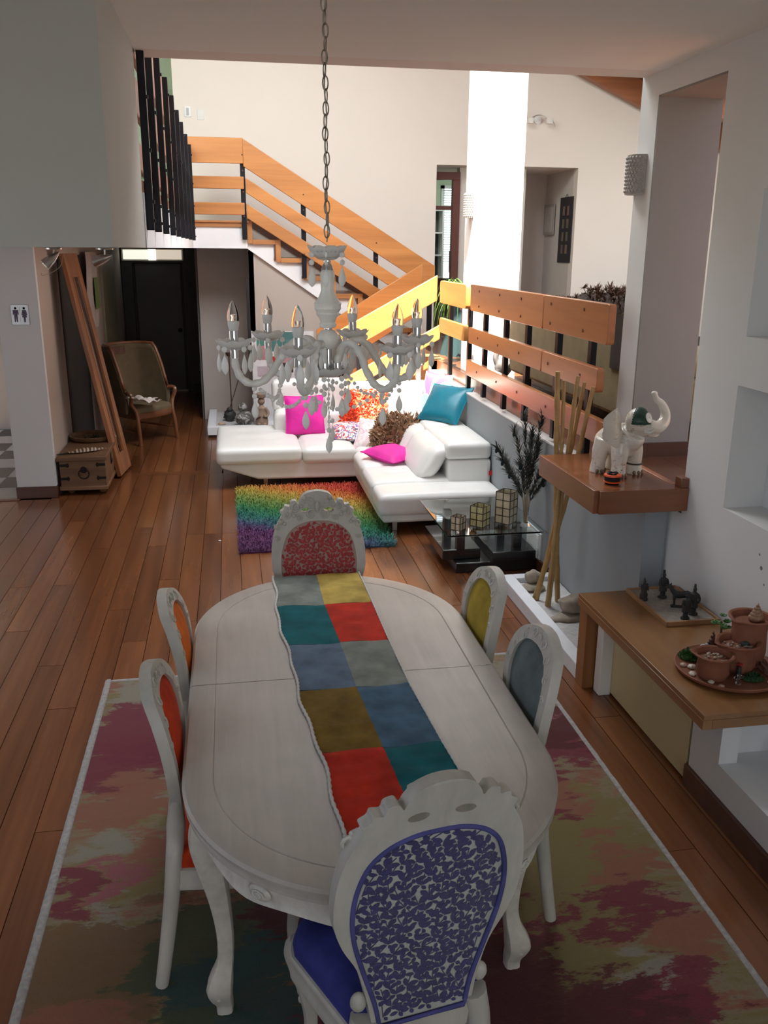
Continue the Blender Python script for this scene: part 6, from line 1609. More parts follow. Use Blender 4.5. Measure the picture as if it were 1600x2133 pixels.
MB().lathe([(0.0, CZ(2.142)), (0.017, CZ(2.140)), (0.022, CZ(2.125)), (0.020, CZ(2.10)), (0.019, CZ(2.080)), (0.026, CZ(2.062)), (0.034, CZ(2.050)), (0.041, CZ(2.042)), (0.0385, CZ(2.034)), (0.040, CZ(2.026)), (0.033, CZ(2.016)), (0.035, CZ(2.010)), (0.026, CZ(1.998)), (0.0215, CZ(1.985)), (0.026, CZ(1.980)), (0.024, CZ(1.971)), (0.012, CZ(1.968)), (0.0, CZ(1.967))], 40, wob=lob).build('baluster', chm, ch)
MB().lathe([(0.013, CZ(1.970)), (0.014, CZ(1.966)), (0.013, CZ(1.962))], 18).build('chrome_ring', chrome, ch)
MB().lathe([(0.0, CZ(1.966)), (0.020, CZ(1.962)), (0.032, CZ(1.948)), (0.034, CZ(1.935)), (0.031, CZ(1.920)), (0.020, CZ(1.906)), (0.0, CZ(1.902))], 32, wob=lambda a, t: 0.015*math.cos(12*a)).build('glass_ball', chm, ch)
MB().lathe([(0.0, CZ(1.905)), (0.011, CZ(1.905)), (0.011, CZ(1.845)), (0.016, CZ(1.842)), (0.0, CZ(1.838))], 20).build('chrome_column', chrome, ch)
flower(0.062, CZ(1.818), 0.030, 10, '').build('bottom_bowl', chm, ch)
MB().lathe([(0.0, CZ(1.846)), (0.048, CZ(1.846)), (0.048, CZ(1.838)), (0.0, CZ(1.836))], 28).build('hub_plate', steel, ch)
# prototypes for beads and drops
def bead_mesh(r=0.0092):
    mb = MB().ball((0, 0, 0), (r, r*0.35, r), 12, 8); mb.tube([(0, 0, r), (0, 0, r+0.005)], 0.0008, 4, cap=False); return mb
def drop_mesh(L=0.060, w_=0.0155):
    vs = []; n_ = 16; m = 10
    mb = MB()
    prof = []
    for i in range(m+1):
        t = i/m; prof.append((w_*math.sin(PI*t**0.62)**0.85 if 0 < t < 1 else 0.0, -L*(t)))
    prof = [(max(0.0, w_*(math.sin(PI*(t/ (1.0)))**0.75)*(0.42+0.62*t)) if 0 < t < 1 else 0.0004, -L*t) for t in [i/m for i in range(m+1)]]
    mb.lathe(prof[::-1], n_)
    mb.v = [(x, y*0.38, z) for x, y, z in mb.v]
    mb.tube([(0, 0, 0), (0, 0, 0.006)], 0.0008, 4, cap=False)
    return mb
bead0 = None; drop0 = None
def bead(parent, loc, rz, s=1.0):
    global bead0
    if bead0 is None: bead0 = bead_mesh().build('bead', chm, parent, angle=180); o = bead0
    else: o = instance(bead0, 'bead', parent)
    o.parent = parent; o.location = loc; o.rotation_euler = (0, 0, rz); o.scale = (s, s, s); return o
def drop(parent, loc, rz, s=1.0):
    global drop0
    if drop0 is None: drop0 = drop_mesh().build('teardrop', chm, parent, angle=180); o = drop0
    else: o = instance(drop0, 'teardrop', parent)
    o.parent = parent; o.location = loc; o.rotation_euler = (0, 0, rz); o.scale = (s, s, s); return o
rc = random.Random(5)
def hanger(parent, x, y, z, nb, s=1.0, rz=None):
    rz = rc.uniform(-1.0, 1.0) if rz is None else rz
    for k in range(nb):
        bead(parent, (x, y, z-0.012-0.0225*k), rz+rc.uniform(-.4, .4), 0.95*s)
    drop(parent, (x, y, z-0.010-0.0225*nb+0.006), rz+rc.uniform(-.3, .3), s)
for k in range(6):
    a = R(20+60*k); hanger(ch, 0.052*math.cos(a), 0.052*math.sin(a), CZ(2.196), 2, 0.95)
arm_rz = [(0.040, 1.850), (0.046, 1.882), (0.062, 1.915), (0.092, 1.930), (0.126, 1.915), (0.152, 1.876), (0.176, 1.838), (0.206, 1.812), (0.242, 1.806), (0.272, 1.826), (0.286, 1.862), (0.288, 1.893)]
arm_me = None
sleeve_m = chrome; bulb_base = plain('bulb_base', (0.72, 0.70, 0.66), 0.4); bulb_glass = glassy('bulb_glass', (1, 1, 1), 0.0, 1.03)
proto = None
for k in range(6):
    th = R(-(43+60*k)-9.73)
    P = cr([(r, 0, CZ(z_)) for r, z_ in arm_rz], 5)
    P = [p+Vector((0, 0.0016*math.sin(i*1.1), 0)) for i, p in enumerate(P)]
    arm = MB().tube(P, [0.0115*(1+0.10*math.cos(i*1.5)) for i in range(len(P))], 10, twist=0.35)
    arm = arm.build('arm', chm, ch) if proto is None else instance(proto['arm'], 'arm', ch)
    arm.rotation_euler = (0, 0, th)
    if proto is None:
        proto = {'arm': arm}
        proto['socket'] = MB().lathe([(0.012, 0), (0.0135, 0.0), (0.0135, 0.024), (0.012, 0.024)], 16, c=(0.040, 0, CZ(1.842))).build('arm_socket', chrome, arm)
        proto['ferrule'] = MB().lathe([(0.0, 0), (0.0125, 0.0), (0.0125, 0.028), (0.0, 0.028)], 18, c=(0.288, 0, CZ(1.885))).build('chrome_ferrule', chrome, arm)
        cup = flower(0.054, 0, 0.028, 9, '')
        for j in range(2):
            for q in range(20):
                a = 2*PI*(q+0.5*j)/20; rr_ = 0.024+0.009*j; cup.ball((rr_*math.cos(a), rr_*math.sin(a), 0.003+0.006*j), 0.0034, 6, 4)
        proto['cup'] = cup.xf(Matrix.Translation((0.288, 0, CZ(1.910)))).build('drip_cup', chm, arm, kind='stuff')
        proto['sleeve'] = MB().lathe([(0.0, 0), (0.0135, 0.0), (0.0135, 0.040), (0.0, 0.040)], 18, c=(0.288, 0, CZ(1.925))).build('candle_sleeve', chrome, arm)
        proto['bb'] = MB().lathe([(0.012, 0), (0.014, 0.004), (0.0175, 0.022), (0.0165, 0.028), (0.0, 0.028)], 18, c=(0.288, 0, CZ(1.965))).build('bulb_base', bulb_base, arm)
        proto['led'] = MB().lathe([(0.0, 0.0), (0.007, 0.0), (0.0075, 0.014), (0.009, 0.016), (0.009, 0.020), (0.0, 0.021)], 12, c=(0.288, 0, CZ(1.992))).build('bulb_lens', glassy('lens_clear', (0.95, 0.93, 0.88), 0.05, 1.4), arm)
        proto['bg'] = MB().lathe([(0.0165, 0), (0.0178, 0.010), (0.0165, 0.025), (0.0115, 0.042), (0.005, 0.056), (0.0, 0.062)], 20, c=(0.288, 0, CZ(1.9925))).build('bulb_glass', bulb_glass, arm)
    else:
        for kk, nm in (('socket', 'arm_socket'), ('ferrule', 'chrome_ferrule'), ('cup', 'drip_cup'), ('sleeve', 'candle_sleeve'), ('bb', 'bulb_base'), ('led', 'bulb_lens'), ('bg', 'bulb_glass')):
            instance(proto[kk], nm, arm)
    for q in range(5):
        a = 2*PI*q/5+0.4*k; hanger(arm, 0.288+0.049*math.cos(a), 0.049*math.sin(a), CZ(1.926), 1, 1.0, rc.uniform(-1, 1)-th)
    # drops under the low bend and at the top of the arm
    hanger(arm, 0.232, 0, CZ(1.802), 2, 0.95, -th)
    hanger(arm, 0.075, 0, CZ(1.905), 0, 0.85, -th+0.5)
    # garland from this arm to the next one through lower points
    t2 = R(-60)
    A = Vector((0.225, 0, CZ(1.798))); B = Vector((0.225*math.cos(t2), 0.225*math.sin(t2), CZ(1.798)))
    for q in range(1, 12):
        t = q/12; p = A.lerp(B, t); rr2 = math.hypot(p.x, p.y); sc_ = (0.225-0.05*math.sin(PI*t))/rr2
        o = bead(arm, (p.x*sc_, p.y*sc_, p.z-0.052*math.sin(PI*t)), rc.uniform(0, 3), 0.72); o.rotation_euler = (0, R(70), -th+rc.uniform(-.5, .5))
# lower tier of drops and the centre string
for k in range(6):
    a = R(10+60*k); hanger(ch, 0.056*math.cos(a), 0.056*math.sin(a), CZ(1.830), 3, 1.0)
for k in range(10):
    bead(ch, (0.0015*math.sin(k), 0, CZ(1.808-0.0145*k)), k*0.7, 0.62)
hanger(ch, 0, 0, CZ(1.662), 1, 1.0, 0.2); hanger(ch, 0.012, 0.01, CZ(1.69), 1, 0.9, 0.8)
MB().tube([(0, 0, CZ(1.82)), (0, 0, CZ(1.655))], 0.001, 5).build('wire', link_m, ch)

# ================================================================= HALL AND LEFT SIDE
sg = thing('restroom_sign', 'square metal restroom sign with purple man and woman pictograms on the white pier', 'sign', (-1.785, 8.2, 1.64))
MB().box(-0.073, 0.073, -0.012, 0.0, -0.085, 0.085).build('plate', plain('sign_plate', (0.42, 0.43, 0.45), 0.35, 0.7), sg, bevel=0.002)
pur = plain('sign_purple', (0.045, 0.012, 0.08), 0.4)
def man(cx):
    mb = MB().lathe([(0.0, 0), (0.0105, 0.0)], 14, M=TRS((0, 0, 0), rx=PI/2), c=(cx, -0.0135, 0.055))
    mb.prism([(cx-0.022, 0.040), (cx+0.022, 0.040), (cx+0.024, 0.0), (cx+0.018, 0.0), (cx+0.014, 0.02), (cx+0.014, -0.06), (cx+0.003, -0.06), (cx, -0.01), (cx-0.003, -0.06), (cx-0.014, -0.06), (cx-0.014, 0.02), (cx-0.018, 0.0), (cx-0.024, 0.0)], -0.0145, -0.012, 'y'); return mb
def woman(cx):
    mb = MB().lathe([(0.0, 0), (0.0105, 0.0)], 14, M=TRS((0, 0, 0), rx=PI/2), c=(cx, -0.0135, 0.055))
    mb.prism([(cx-0.014, 0.040), (cx+0.014, 0.040), (cx+0.024, -0.002), (cx+0.018, -0.004), (cx+0.011, 0.018), (cx+0.020, -0.022), (cx+0.009, -0.022), (cx+0.007, -0.062), (cx-0.007, -0.062), (cx-0.009, -0.022), (cx-0.020, -0.022), (cx-0.011, 0.018), (cx-0.018, -0.004), (cx-0.024, -0.002)], -0.0145, -0.012, 'y'); return mb
man(-0.034).build('man_pictogram', pur, sg); woman(0.036).build('woman_pictogram', pur, sg)
MB().box(-0.001, 0.0012, -0.0135, -0.012, -0.055, 0.065).build('divider_line', plain('sign_yellow', (0.45, 0.33, 0.08), 0.4), sg)
for sx in (-1, 1):
    for sz in (-1, 1): MB().ball((sx*0.066, -0.012, sz*0.078), (0.003, 0.002, 0.003), 6, 4).build('screw', steel, sg)
# tall leaning mirror
mr_ = thing('standing_mirror', 'tall narrow wood-framed mirror leaning against the left hall wall behind the chest', 'mirror', (-1.16, 9.05, 0))
bl, br_ = Vector((-1.150, 8.83, 0.0)), Vector((-1.10, 9.30, 0.0)); tl, trr = Vector((-1.555, 8.83, 2.135)), Vector((-1.42, 9.30, 2.135))
U = (br_-bl).normalized(); V = ((tl+trr)/2-(bl+br_)/2).normalized(); W_ = U.cross(V).normalized(); wd = (br_-bl).length; ht = (tl-bl).length
mm = Matrix((( U.x, V.x, W_.x, bl.x), (U.y, V.y, W_.y, bl.y), (U.z, V.z, W_.z, bl.z), (0, 0, 0, 1)))
mw = wood('mirror_wood', (0.20, 0.070, 0.025), (0.38, 0.155, 0.06), 0.4, 'Z', 6, 0.2, 0.1)
def mpart(name, mb, mat, **k): return part(mr_, name, mb.xf(mm), mat, **k)
fw = 0.115
mpart('side_stile', MB().box(0, fw, 0.02, ht, -0.02, 0.02), mw, bevel=0.004); mpart('side_stile', MB().box(wd-fw, wd, 0.02, ht, -0.02, 0.02), mw, bevel=0.004)
mpart('top_rail', MB().box(fw, wd-fw, ht-0.22, ht, -0.02, 0.02), mw, bevel=0.004); mpart('bottom_rail', MB().box(fw, wd-fw, 0.02, 0.22, -0.02, 0.02), mw, bevel=0.004)
mpart('side_bead', MB().box(fw, fw+0.03, 0.22, ht-0.22, -0.01, 0.026), mw, bevel=0.003); mpart('side_bead', MB().box(wd-fw-0.03, wd-fw, 0.22, ht-0.22, -0.01, 0.026), mw, bevel=0.003)
mpart('mirror_glass', MB().box(fw+0.03, wd-fw-0.03, 0.22, ht-0.22, -0.005, 0.004), plain('mirror_dark', (0.25, 0.26, 0.25), 0.04, 1.0, 0.0))
# chest
cs = thing('wooden_chest', 'small wooden trunk with black iron hinges and end ring beside the white pier', 'chest', (-1.385, 8.75, 0.0))
part(cs, 'body', MB().box(-1.60, -1.195, 8.25, 9.28, 0.055, 0.325), chest_wood, bevel=0.004)
part(cs, 'lid', MB().box(-1.62, -1.180, 8.23, 9.30, 0.325, 0.365), chest_wood, bevel=0.006)
part(cs, 'base_moulding', MB().box(-1.615, -1.185, 8.235, 9.295, 0.05, 0.085), chest_wood, bevel=0.005)
iron = plain('iron_black', (0.015, 0.013, 0.012), 0.6, 0.5)
for x in (-1.53, -1.25):
    for y in (8.36, 9.2): part(cs, 'foot', MB().lathe([(0.0, 0), (0.022, 0.0), (0.032, 0.015), (0.034, 0.035), (0.025, 0.052), (0.0, 0.055)], 14, c=(x, y, 0)), chest_wood)
for x, sx in ((-1.60, 1), (-1.195, -1)):
    for z in (0.16, 0.285):
        part(cs, 'corner_strap', MB().prism([(x, z-0.012), (x+sx*0.055, z-0.012), (x+sx*0.075, z-0.022), (x+sx*0.085, z), (x+sx*0.075, z+0.022), (x+sx*0.055, z+0.012), (x, z+0.012)][::sx], 8.246, 8.25, 'y'), iron)
hd_ = part(cs, 'handle_plate', MB().lathe([(0.0, 0.004), (0.028, 0.004), (0.032, 0.0)], 10, M=TRS((0, 0, 0), rx=PI/2), c=(-1.39, 8.25, 0.24)), iron)
part(cs, 'ring_handle', MB().tube([(-1.39+0.045*math.cos(2*PI*k/20), 8.235, 0.205+0.045*math.sin(2*PI*k/20)) for k in range(20)], 0.005, 6, closed=True), iron)
part(cs, 'side_hasp', MB().box(-1.195, -1.190, 8.62, 8.66, 0.20, 0.34).ball((-1.190, 8.64, 0.24), (0.012, 0.02, 0.03), 8, 6), iron)
bk = thing('round_tray', 'round woven wooden tray resting on the far end of the small trunk', 'tray', (-1.405, 9.03, 0.366))
MB().lathe([(0.0, 0.0), (0.19, 0.0), (0.215, 0.02), (0.225, 0.05), (0.218, 0.052), (0.205, 0.025), (0.185, 0.010), (0.0, 0.008)], 40).build('tray_body', plain('tray_brown', (0.16, 0.085, 0.045), 0.5, 0, 0.2, 20, 0.3, 60), bk)
T = thing('dried_arrangement', 'little grey-green dried plant arrangement lying in the round tray', 'plant', (-1.40, 8.98, 0.376))
mb = MB(); r_ = random.Random(31)
for k in range(120):
    a = r_.uniform(0, 2*PI); q = r_.uniform(0, 0.09); p = Vector((q*math.cos(a), q*0.6*math.sin(a), 0)); L = r_.uniform(0.02, 0.06); d = Vector((r_.uniform(-1, 1), r_.uniform(-1, 1), r_.uniform(0.4, 1.2))).normalized(); s_ = d.cross(Vector((0, 0, 1))).normalized()*0.006
    mb.add([p-s_, p+s_, p+d*L+s_, p+d*L-s_], [(0, 1, 2, 3)])
mb.build('dried_leaves', plain('dried_green', (0.10, 0.09, 0.06), 0.8, 0, 0.6, 60), T, smooth=False, kind='stuff')
T = thing('dried_palm', 'long striped pale and dark dried palm spathe lying across the trunk lid', 'ornament', (-1.38, 8.42, 0.367), R(18))
def palm(u, v):
    x = -0.17+0.36*u; wv = 0.045*math.sin(PI*min(1, u*1.15+0.02))**0.6+0.004
    return (x, (v-0.5)*2*wv+0.03*u, 0.012+0.028*math.sin(PI*v)*math.sin(PI*u)+0.006*math.sin(u*30)*math.sin(PI*v))
g = MB().grid(palm, 40, 8)
pm = newmat('palm_stripe'); v_ = coords(pm[1], (1, 1, 1)); wv_ = N(pm[1], 'ShaderNodeTexWave'); wv_.inputs['Scale'].default_value = 9; wv_.inputs['Distortion'].default_value = 3; pm[1].links.new(v_, wv_.inputs['Vector'])
pm[1].links.new(ramp(pm[1], wv_.outputs['Fac'], [(0.4, (0.06, 0.035, 0.025)), (0.6, (0.42, 0.30, 0.20))]), pm[2].inputs['Base Color'])
g.build('spathe', pm[0], T, angle=180); MB().tube([(-0.16, -0.01, 0.01), (-0.27, -0.05, 0.012)], [0.01, 0.004], 8).build('stalk', iron, T)
# upholstered armchair in the hall
olive = plain('olive_velvet', (0.125, 0.088, 0.042), 0.75, 0, 0.15, 10, 0.3, 80, 0.05); ol2 = plain('brown_brocade', (0.10, 0.045, 0.03), 0.8, 0, 0.35, 40)
cw = wood('chair_frame_wood', (0.10, 0.035, 0.014), (0.22, 0.085, 0.035), 0.35, 'Z', 7, 0.2, 0.1)
ac = thing('tub_armchair', 'high wrap-around olive velvet armchair with wooden frame in the dim hall', 'armchair', (-1.10, 10.75, 0), R(180+48))
# local: faces +Y
def shellp(t, z): # t in 0..1 around the back from left front to right front
    a = R(-8)+R(196)*t
    rx_, ry_ = 0.31+0.03*z, 0.30+0.05*z
    return Vector((rx_*math.cos(a), -0.02-ry_*math.sin(a)+0.15*(1-min(1, abs(math.sin(a))*1.6)), z))
def htop(t):
    k = math.sin(PI*t)
    return 0.60+0.50*min(1, max(0, (k-0.16)/0.26))**0.7 if k > 0.16 else 0.60
def backsurf(u, v):
    z = 0.36+(htop(u)-0.36)*v; return shellp(u, z)
o = MB().grid(backsurf, 48, 14).build('back_upholstery', olive, ac, angle=180)
sd = o.modifiers.new('solid', 'SOLIDIFY'); sd.thickness = 0.05; sd.offset = 0
MB().tube([shellp(t/48, htop(t/48)+0.01) for t in range(49)], 0.022, 8).build('top_rail', cw, ac, angle=180)
o = MB().grid(lambda u, v: shellp(0.22+0.56*u, 0.98+0.10*v)*1.0+Vector((0, 0.027, 0)) if True else 0, 30, 3).build('brocade_band', ol2, ac, angle=180)
for sx, t in ((1, 0.0), (-1, 1.0)):
    p = shellp(t, 0.6)
    MB().tube(cr([p+Vector((0, 0.0, 0)), p+Vector((sx*0.02, 0.07, 0.005)), p+Vector((sx*0.015, 0.10, -0.03)), p+Vector((0, 0.07, -0.12)), Vector((sx*0.28, 0.24, 0.38)), Vector((sx*0.285, 0.27, 0.2)), Vector((sx*0.29, 0.29, 0.0))], 5), [0.024]*5+[0.022]*26, 8).build('arm_front_leg', cw, ac)
    MB().tube(cr([Vector((sx*0.22, -0.24, 0.40)), Vector((sx*0.23, -0.28, 0.2)), Vector((sx*0.26, -0.34, 0.0))], 5), 0.02, 8).build('rear_leg', cw, ac)
MB().tube([(-0.285, 0.26, 0.14), (-0.24, -0.28, 0.14)], 0.012, 8).build('stretcher', cw, ac); MB().tube([(0.285, 0.26, 0.14), (0.24, -0.28, 0.14)], 0.012, 8).build('stretcher', cw, ac)
Q = seat_cushion(0.295, 0.25, -0.26, 0.30, 0, 0, 0.08)
loft_loop(Q, [(0.97, 0.30), (1.0, 0.31), (1.0, 0.37), (0.97, 0.375)]).build('seat_rail', cw, ac, angle=50)
loft_loop(Q, [(0.955, 0.37), (0.965, 0.40), (0.93, 0.43), (0.75, 0.45), (0.3, 0.46)]).build('seat', olive, ac, angle=80)
T = thing('white_cloth', 'crumpled white cloth thrown over the arm and seat of the hall armchair', 'cloth', (-1.02, 10.40, 0.47), R(20))
def cl(u, v):
    x, y = (u-0.5)*0.34, (v-0.5)*0.20
    return (x+0.03*math.sin(v*8), y+0.04*math.sin(u*7), 0.045+0.045*noise.noise(Vector((x*14, y*14, 2)))+0.03*abs(math.sin(u*11+v*4))*math.exp(-((u-0.4)*2)**2)+0.10*max(0, 0.35-u))
o = MB().grid(cl, 30, 20).build('folds', plain('cloth_white', (0.62, 0.55, 0.52), 0.9), T, angle=180)
T = thing('hanging_scarf', 'pale scarf with a green patch hanging on the left hall wall behind the mirror', 'scarf', (-1.60, 11.1, 1.30))
def sc1(u, v): return (0.02+0.015*math.sin(v*14+u*2)*(0.4+u), -0.50+1.0*v*(0.75+0.25*u)+0.03*math.sin(u*9), 0.85*u-0.04*math.sin(v*PI)*(1-u))
MB().grid(sc1, 16, 24).build('cloth', plain('scarf_pale', (0.42, 0.35, 0.32), 0.9), T, angle=180)
def sc2(u, v): return (0.045+0.01*math.sin(v*14), -0.02+0.28*v, 0.20+0.36*u)
MB().grid(sc2, 8, 8).build('green_patch', plain('scarf_green', (0.12, 0.17, 0.05), 0.9), T, angle=180)
# ceiling spots under the landing
def spot(label, x, y, rz, tilt=50, s=1.0):
    T = thing('spotlight', label, 'lamp', (x, y, 2.2), rz, 'small metal spotlights under the landing')
    MB().lathe([(0.0, -0.012), (0.045, -0.012), (0.047, -0.004), (0.045, 0.0), (0.0, 0.0)], 24).build('base', steel, T)
    MB().tube([(0, 0, -0.01), (0.002, 0, -0.045), (0.006, 0, -0.055)], 0.005, 8).build('stem', steel, T)
    M = TRS((0.012, 0, -0.06), ry=R(180-tilt)) 
    MB().lathe([(0.002, -0.055), (0.014, -0.03), (0.024, 0.0), (0.029, 0.035), (0.030, 0.055), (0.026, 0.055), (0.024, 0.04), (0.0, 0.03)], 20).xf(M).build('shade', steel, T)
    MB().lathe([(0.0, 0.056), (0.016, 0.055), (0.018, 0.045), (0.0, 0.04)], 14).xf(M).build('lamp_glass', plain('lamp_glass', (0.8, 0.8, 0.8), 0.1), T)
    return T
s1 = spot('metal spotlight hanging beside the white pier, the leftmost one', -0.945, 5.3, R(200))
MB().tube(cr([(-0.05, 0, -0.045), (-0.03, 0.0, -0.10), (0.02, 0, -0.135), (0.07, 0, -0.15), (0.075, 0, -0.135)], 5), 0.0014, 5).build('loose_wire', link_m, s1)
spot('metal spotlight under the landing above the leaning mirror', -0.66, 5.2, R(160), 70)
# ================================================================= LIVING ROOM LEVEL
ols = plain('olive_upholstery', (0.19, 0.145, 0.062), 0.85, 0, 0.12, 8, 0.3, 70, 0.05)
ls = thing('olive_sofa', 'olive green sofa with rounded end seen from behind through the living room railing', 'sofa', (2.85, 6.6, 1.05))
def ols_back(y0, y1, z0, z1, x0, x1, r):
    P = []
    for cy, cz, a0, a1 in ((y1-r, z1-r, 0, 90), (y0+r*0.3, z1-r*0.3, 90, 180)):
        rr_ = r if a0 == 0 else r*0.3
        for k in range(9):
            t = R(a0+(a1-a0)*k/8); P.append((cy+rr_*math.cos(t), cz+rr_*math.sin(t)))
    P += [(y0, z0), (y1-0.12, z0)]
    return MB().prism(P, x0, x1, 'x')
part(ls, 'backrest', ols_back(5.25, 7.95, 1.14, 1.80, 2.50, 2.68, 0.42), ols, bevel=0.03, seg=3)
part(ls, 'seat_base', MB().rbox(2.66, 3.45, 5.3, 7.75, 1.12, 1.40, 0.05, 0.0), ols)
part(ls, 'seat_cushion', MB().rbox(2.68, 3.48, 5.4, 6.55, 1.39, 1.52, 0.05, 0.02), ols); part(ls, 'seat_cushion', MB().rbox(2.68, 3.48, 6.57, 7.7, 1.39, 1.52, 0.05, 0.02), ols)
for (x, y) in ((2.6, 5.4), (2.6, 7.6), (3.4, 5.4), (3.4, 7.6)): part(ls, 'leg', MB().box(x-0.025, x+0.025, y-0.025, y+0.025, 1.05, 1.14), dark_wood)
ft2 = thing('shaggy_throw', 'shaggy brown knotted throw over the olive sofa back beyond the railing', 'throw', (2.6, 6.2, 1.8))
fur = plain('shaggy_brown', (0.16, 0.10, 0.07), 0.95, 0, 0.45, 40)
mb = MB(); r_ = random.Random(8)
for k in range(420):
    y = r_.uniform(5.15, 6.9); h = 0.16 if y < 6.3 else 0.08; x = 2.58+r_.uniform(-0.09, 0.12)
    z = 1.79+r_.uniform(0, h)*(1 if y < 6.4 else 0.6)
    for j in range(14):
        d = Vector((r_.uniform(-1, 1), r_.uniform(-1, 1), r_.uniform(-0.5, 1))).normalized(); L = r_.uniform(0.03, 0.06); s_ = d.cross(Vector((0.3, 0.2, 1))).normalized()*0.008
        p = Vector((x, y, z)); mb.add([p-s_, p+s_, p+d*L], [(0, 1, 2)])
mb.xf(Matrix.Translation((-2.6, -6.2, -1.8))).build('knots', fur, ft2, smooth=False, kind='stuff')
mb = MB().rbox(2.49, 2.70, 5.15, 6.4, 1.70, 1.90, 0.08, 0.02); mb.xf(Matrix.Translation((-2.6, -6.2, -1.8))).build('woven_body', plain('throw_dark', (0.035, 0.022, 0.016), 0.95), ft2)
MB().rbox(2.485, 2.50, 5.2, 5.62, 1.45, 1.80, 0.005).xf(Matrix.Translation((-2.6, -6.2, -1.8))).build('hanging_panel', MATS['throw_dark'], ft2)
T = thing('grey_sculpture', 'dark grey curled animal sculpture on the floor behind the railing beside the column', 'sculpture', (2.50, 8.12, 1.05))
gsm = plain('sculpture_grey', (0.11, 0.10, 0.095), 0.7, 0, 0.2, 30)
b = MB(); b.tube(cr([(-0.02, 0, 0.10), (-0.05, 0, 0.18), (-0.02, 0, 0.26), (0.03, 0, 0.27), (0.06, 0, 0.22)], 5), [0.03]*21, 10); b.ball((0.03, 0, 0.09), (0.09, 0.06, 0.09), 14, 10); b.tube([(0.06, 0.03, 0.06), (0.07, 0.03, 0.0)], 0.025, 8); b.tube([(-0.03, -0.03, 0.06), (-0.04, -0.03, 0.0)], 0.025, 8)
remesh(b.build('body', gsm, T), 0.009, 3)
# spider plant at the platform edge
T = thing('spider_plant', 'spider plant with long green leaves trailing over the short railing section', 'plant', (2.42, 9.12, 1.05))
MB().lathe([(0.0, 0), (0.05, 0), (0.05, 0.55), (0.0, 0.55)], 16).build('plant_stand', dark_wood, T)
MB().lathe([(0.0, 0.55), (0.07, 0.55), (0.10, 0.68), (0.095, 0.69), (0.085, 0.66), (0.0, 0.65)], 20).build('pot', tcd, T)
mb = MB(); r_ = random.Random(17)
for k in range(95):
    a = r_.uniform(0, 2*PI); L = r_.uniform(0.18, 0.42); up_ = r_.uniform(0.05, 0.22)
    if k < 22: a = PI+r_.uniform(-0.5, 0.7); L = r_.uniform(0.3, 0.5)
    P = []
    for j in range(9):
        t = j/8; P.append(Vector((math.cos(a)*L*0.75*math.sin(t*PI/2)**0.9, math.sin(a)*L*0.75*math.sin(t*PI/2)**0.9, 0.66+up_*math.sin(PI*t*0.9)*1.3-L*0.75*t*t)))
    sd_ = Vector((-math.sin(a), math.cos(a), 0)); vs = []
    for j, p in enumerate(P): wv = 0.007*(1-(j/8)**2)+0.0008; vs += [p-sd_*wv, p+sd_*wv]
    mb.add(vs, [(2*j, 2*j+1, 2*j+3, 2*j+2) for j in range(8)])
mb.build('leaves', plain('spider_leaf', (0.07, 0.17, 0.035), 0.5, 0, 0.3, 12), T, angle=180, kind='stuff')
T = thing('dark_plant_stand', 'dark teal draped stand in the gap behind the short railing section', 'stand', (2.62, 9.9, 1.05))
def dr(u, v):
    a = 2*PI*u; r = (0.16+0.10*(1-v))*(1+0.08*math.sin(9*a)*(1.2-v)); return (r*math.cos(a), r*math.sin(a), 0.62*v)
MB().grid(dr, 72, 8).lathe([(0.0, 0.62), (0.165, 0.62)], 24).build('drape', plain('drape_teal', (0.012, 0.035, 0.038), 0.9), T, angle=180)
# office beyond the door
T = thing('office_desk', 'dark office desk seen through the red-framed doorway', 'desk', (3.60, 14.4, 1.05))
MB().box(-0.35, 0.35, -0.3, 0.3, 0.68, 0.72).build('desk_top', dark_wood, T); 
for sx in (-1, 1): MB().box(sx*0.33-0.02, sx*0.33+0.02, -0.28, 0.28, 0, 0.68).build('side_panel', dark_wood, T)
MB().box(-0.33, 0.33, 0.24, 0.27, 0.1, 0.68).build('back_panel', dark_wood, T)
T = thing('monitor', 'black computer monitor on the office desk beyond the doorway', 'monitor', (3.66, 14.4, 1.77))
MB().box(-0.16, 0.20, -0.02, 0.02, 0.08, 0.42).build('screen_housing', black_metal, T, bevel=0.006); MB().box(-0.02, 0.04, -0.02, 0.02, 0.0, 0.1).build('stand', black_metal, T); MB().box(-0.1, 0.12, -0.08, 0.08, 0, 0.012).build('foot', black_metal, T)
MB().box(-0.15, 0.19, -0.024, -0.02, 0.10, 0.40).build('screen', plain('screen_dark', (0.02, 0.02, 0.025), 0.2), T)
T = thing('paper_clutter', 'pile of papers and small red items on the office desk', 'papers', (3.62, 14.22, 1.77))
for k in range(6):
    MB().box(-0.1, 0.1, -0.06, 0.06, 0.004*k, 0.004*k+0.0035, TRS((0.02*math.sin(k*2), 0.01*math.cos(k), 0), rz=0.25*math.sin(k*3))).build('sheet', plain('paper_%d' % (k % 2), ((0.35, 0.35, 0.35), (0.25, 0.02, 0.02))[k % 2 if k > 3 else 0], 0.8), T)
T = thing('office_shelf', 'white open shelf unit at the left inside the office', 'shelf', (3.30, 14.6, 1.05))
MB().box(-0.15, -0.12, -0.15, 0.15, 0, 1.75).box(0.09, 0.12, -0.15, 0.15, 0, 1.75).build('side', white_paint, T)
for k in range(6): MB().box(-0.12, 0.09, -0.15, 0.15, 0.02+0.345*k, 0.045+0.345*k).build('shelf_board', white_paint, T)
MB().box(-0.12, 0.09, 0.13, 0.15, 0, 1.75).build('back', plain('shelf_back', (0.10, 0.12, 0.10), 0.8), T)
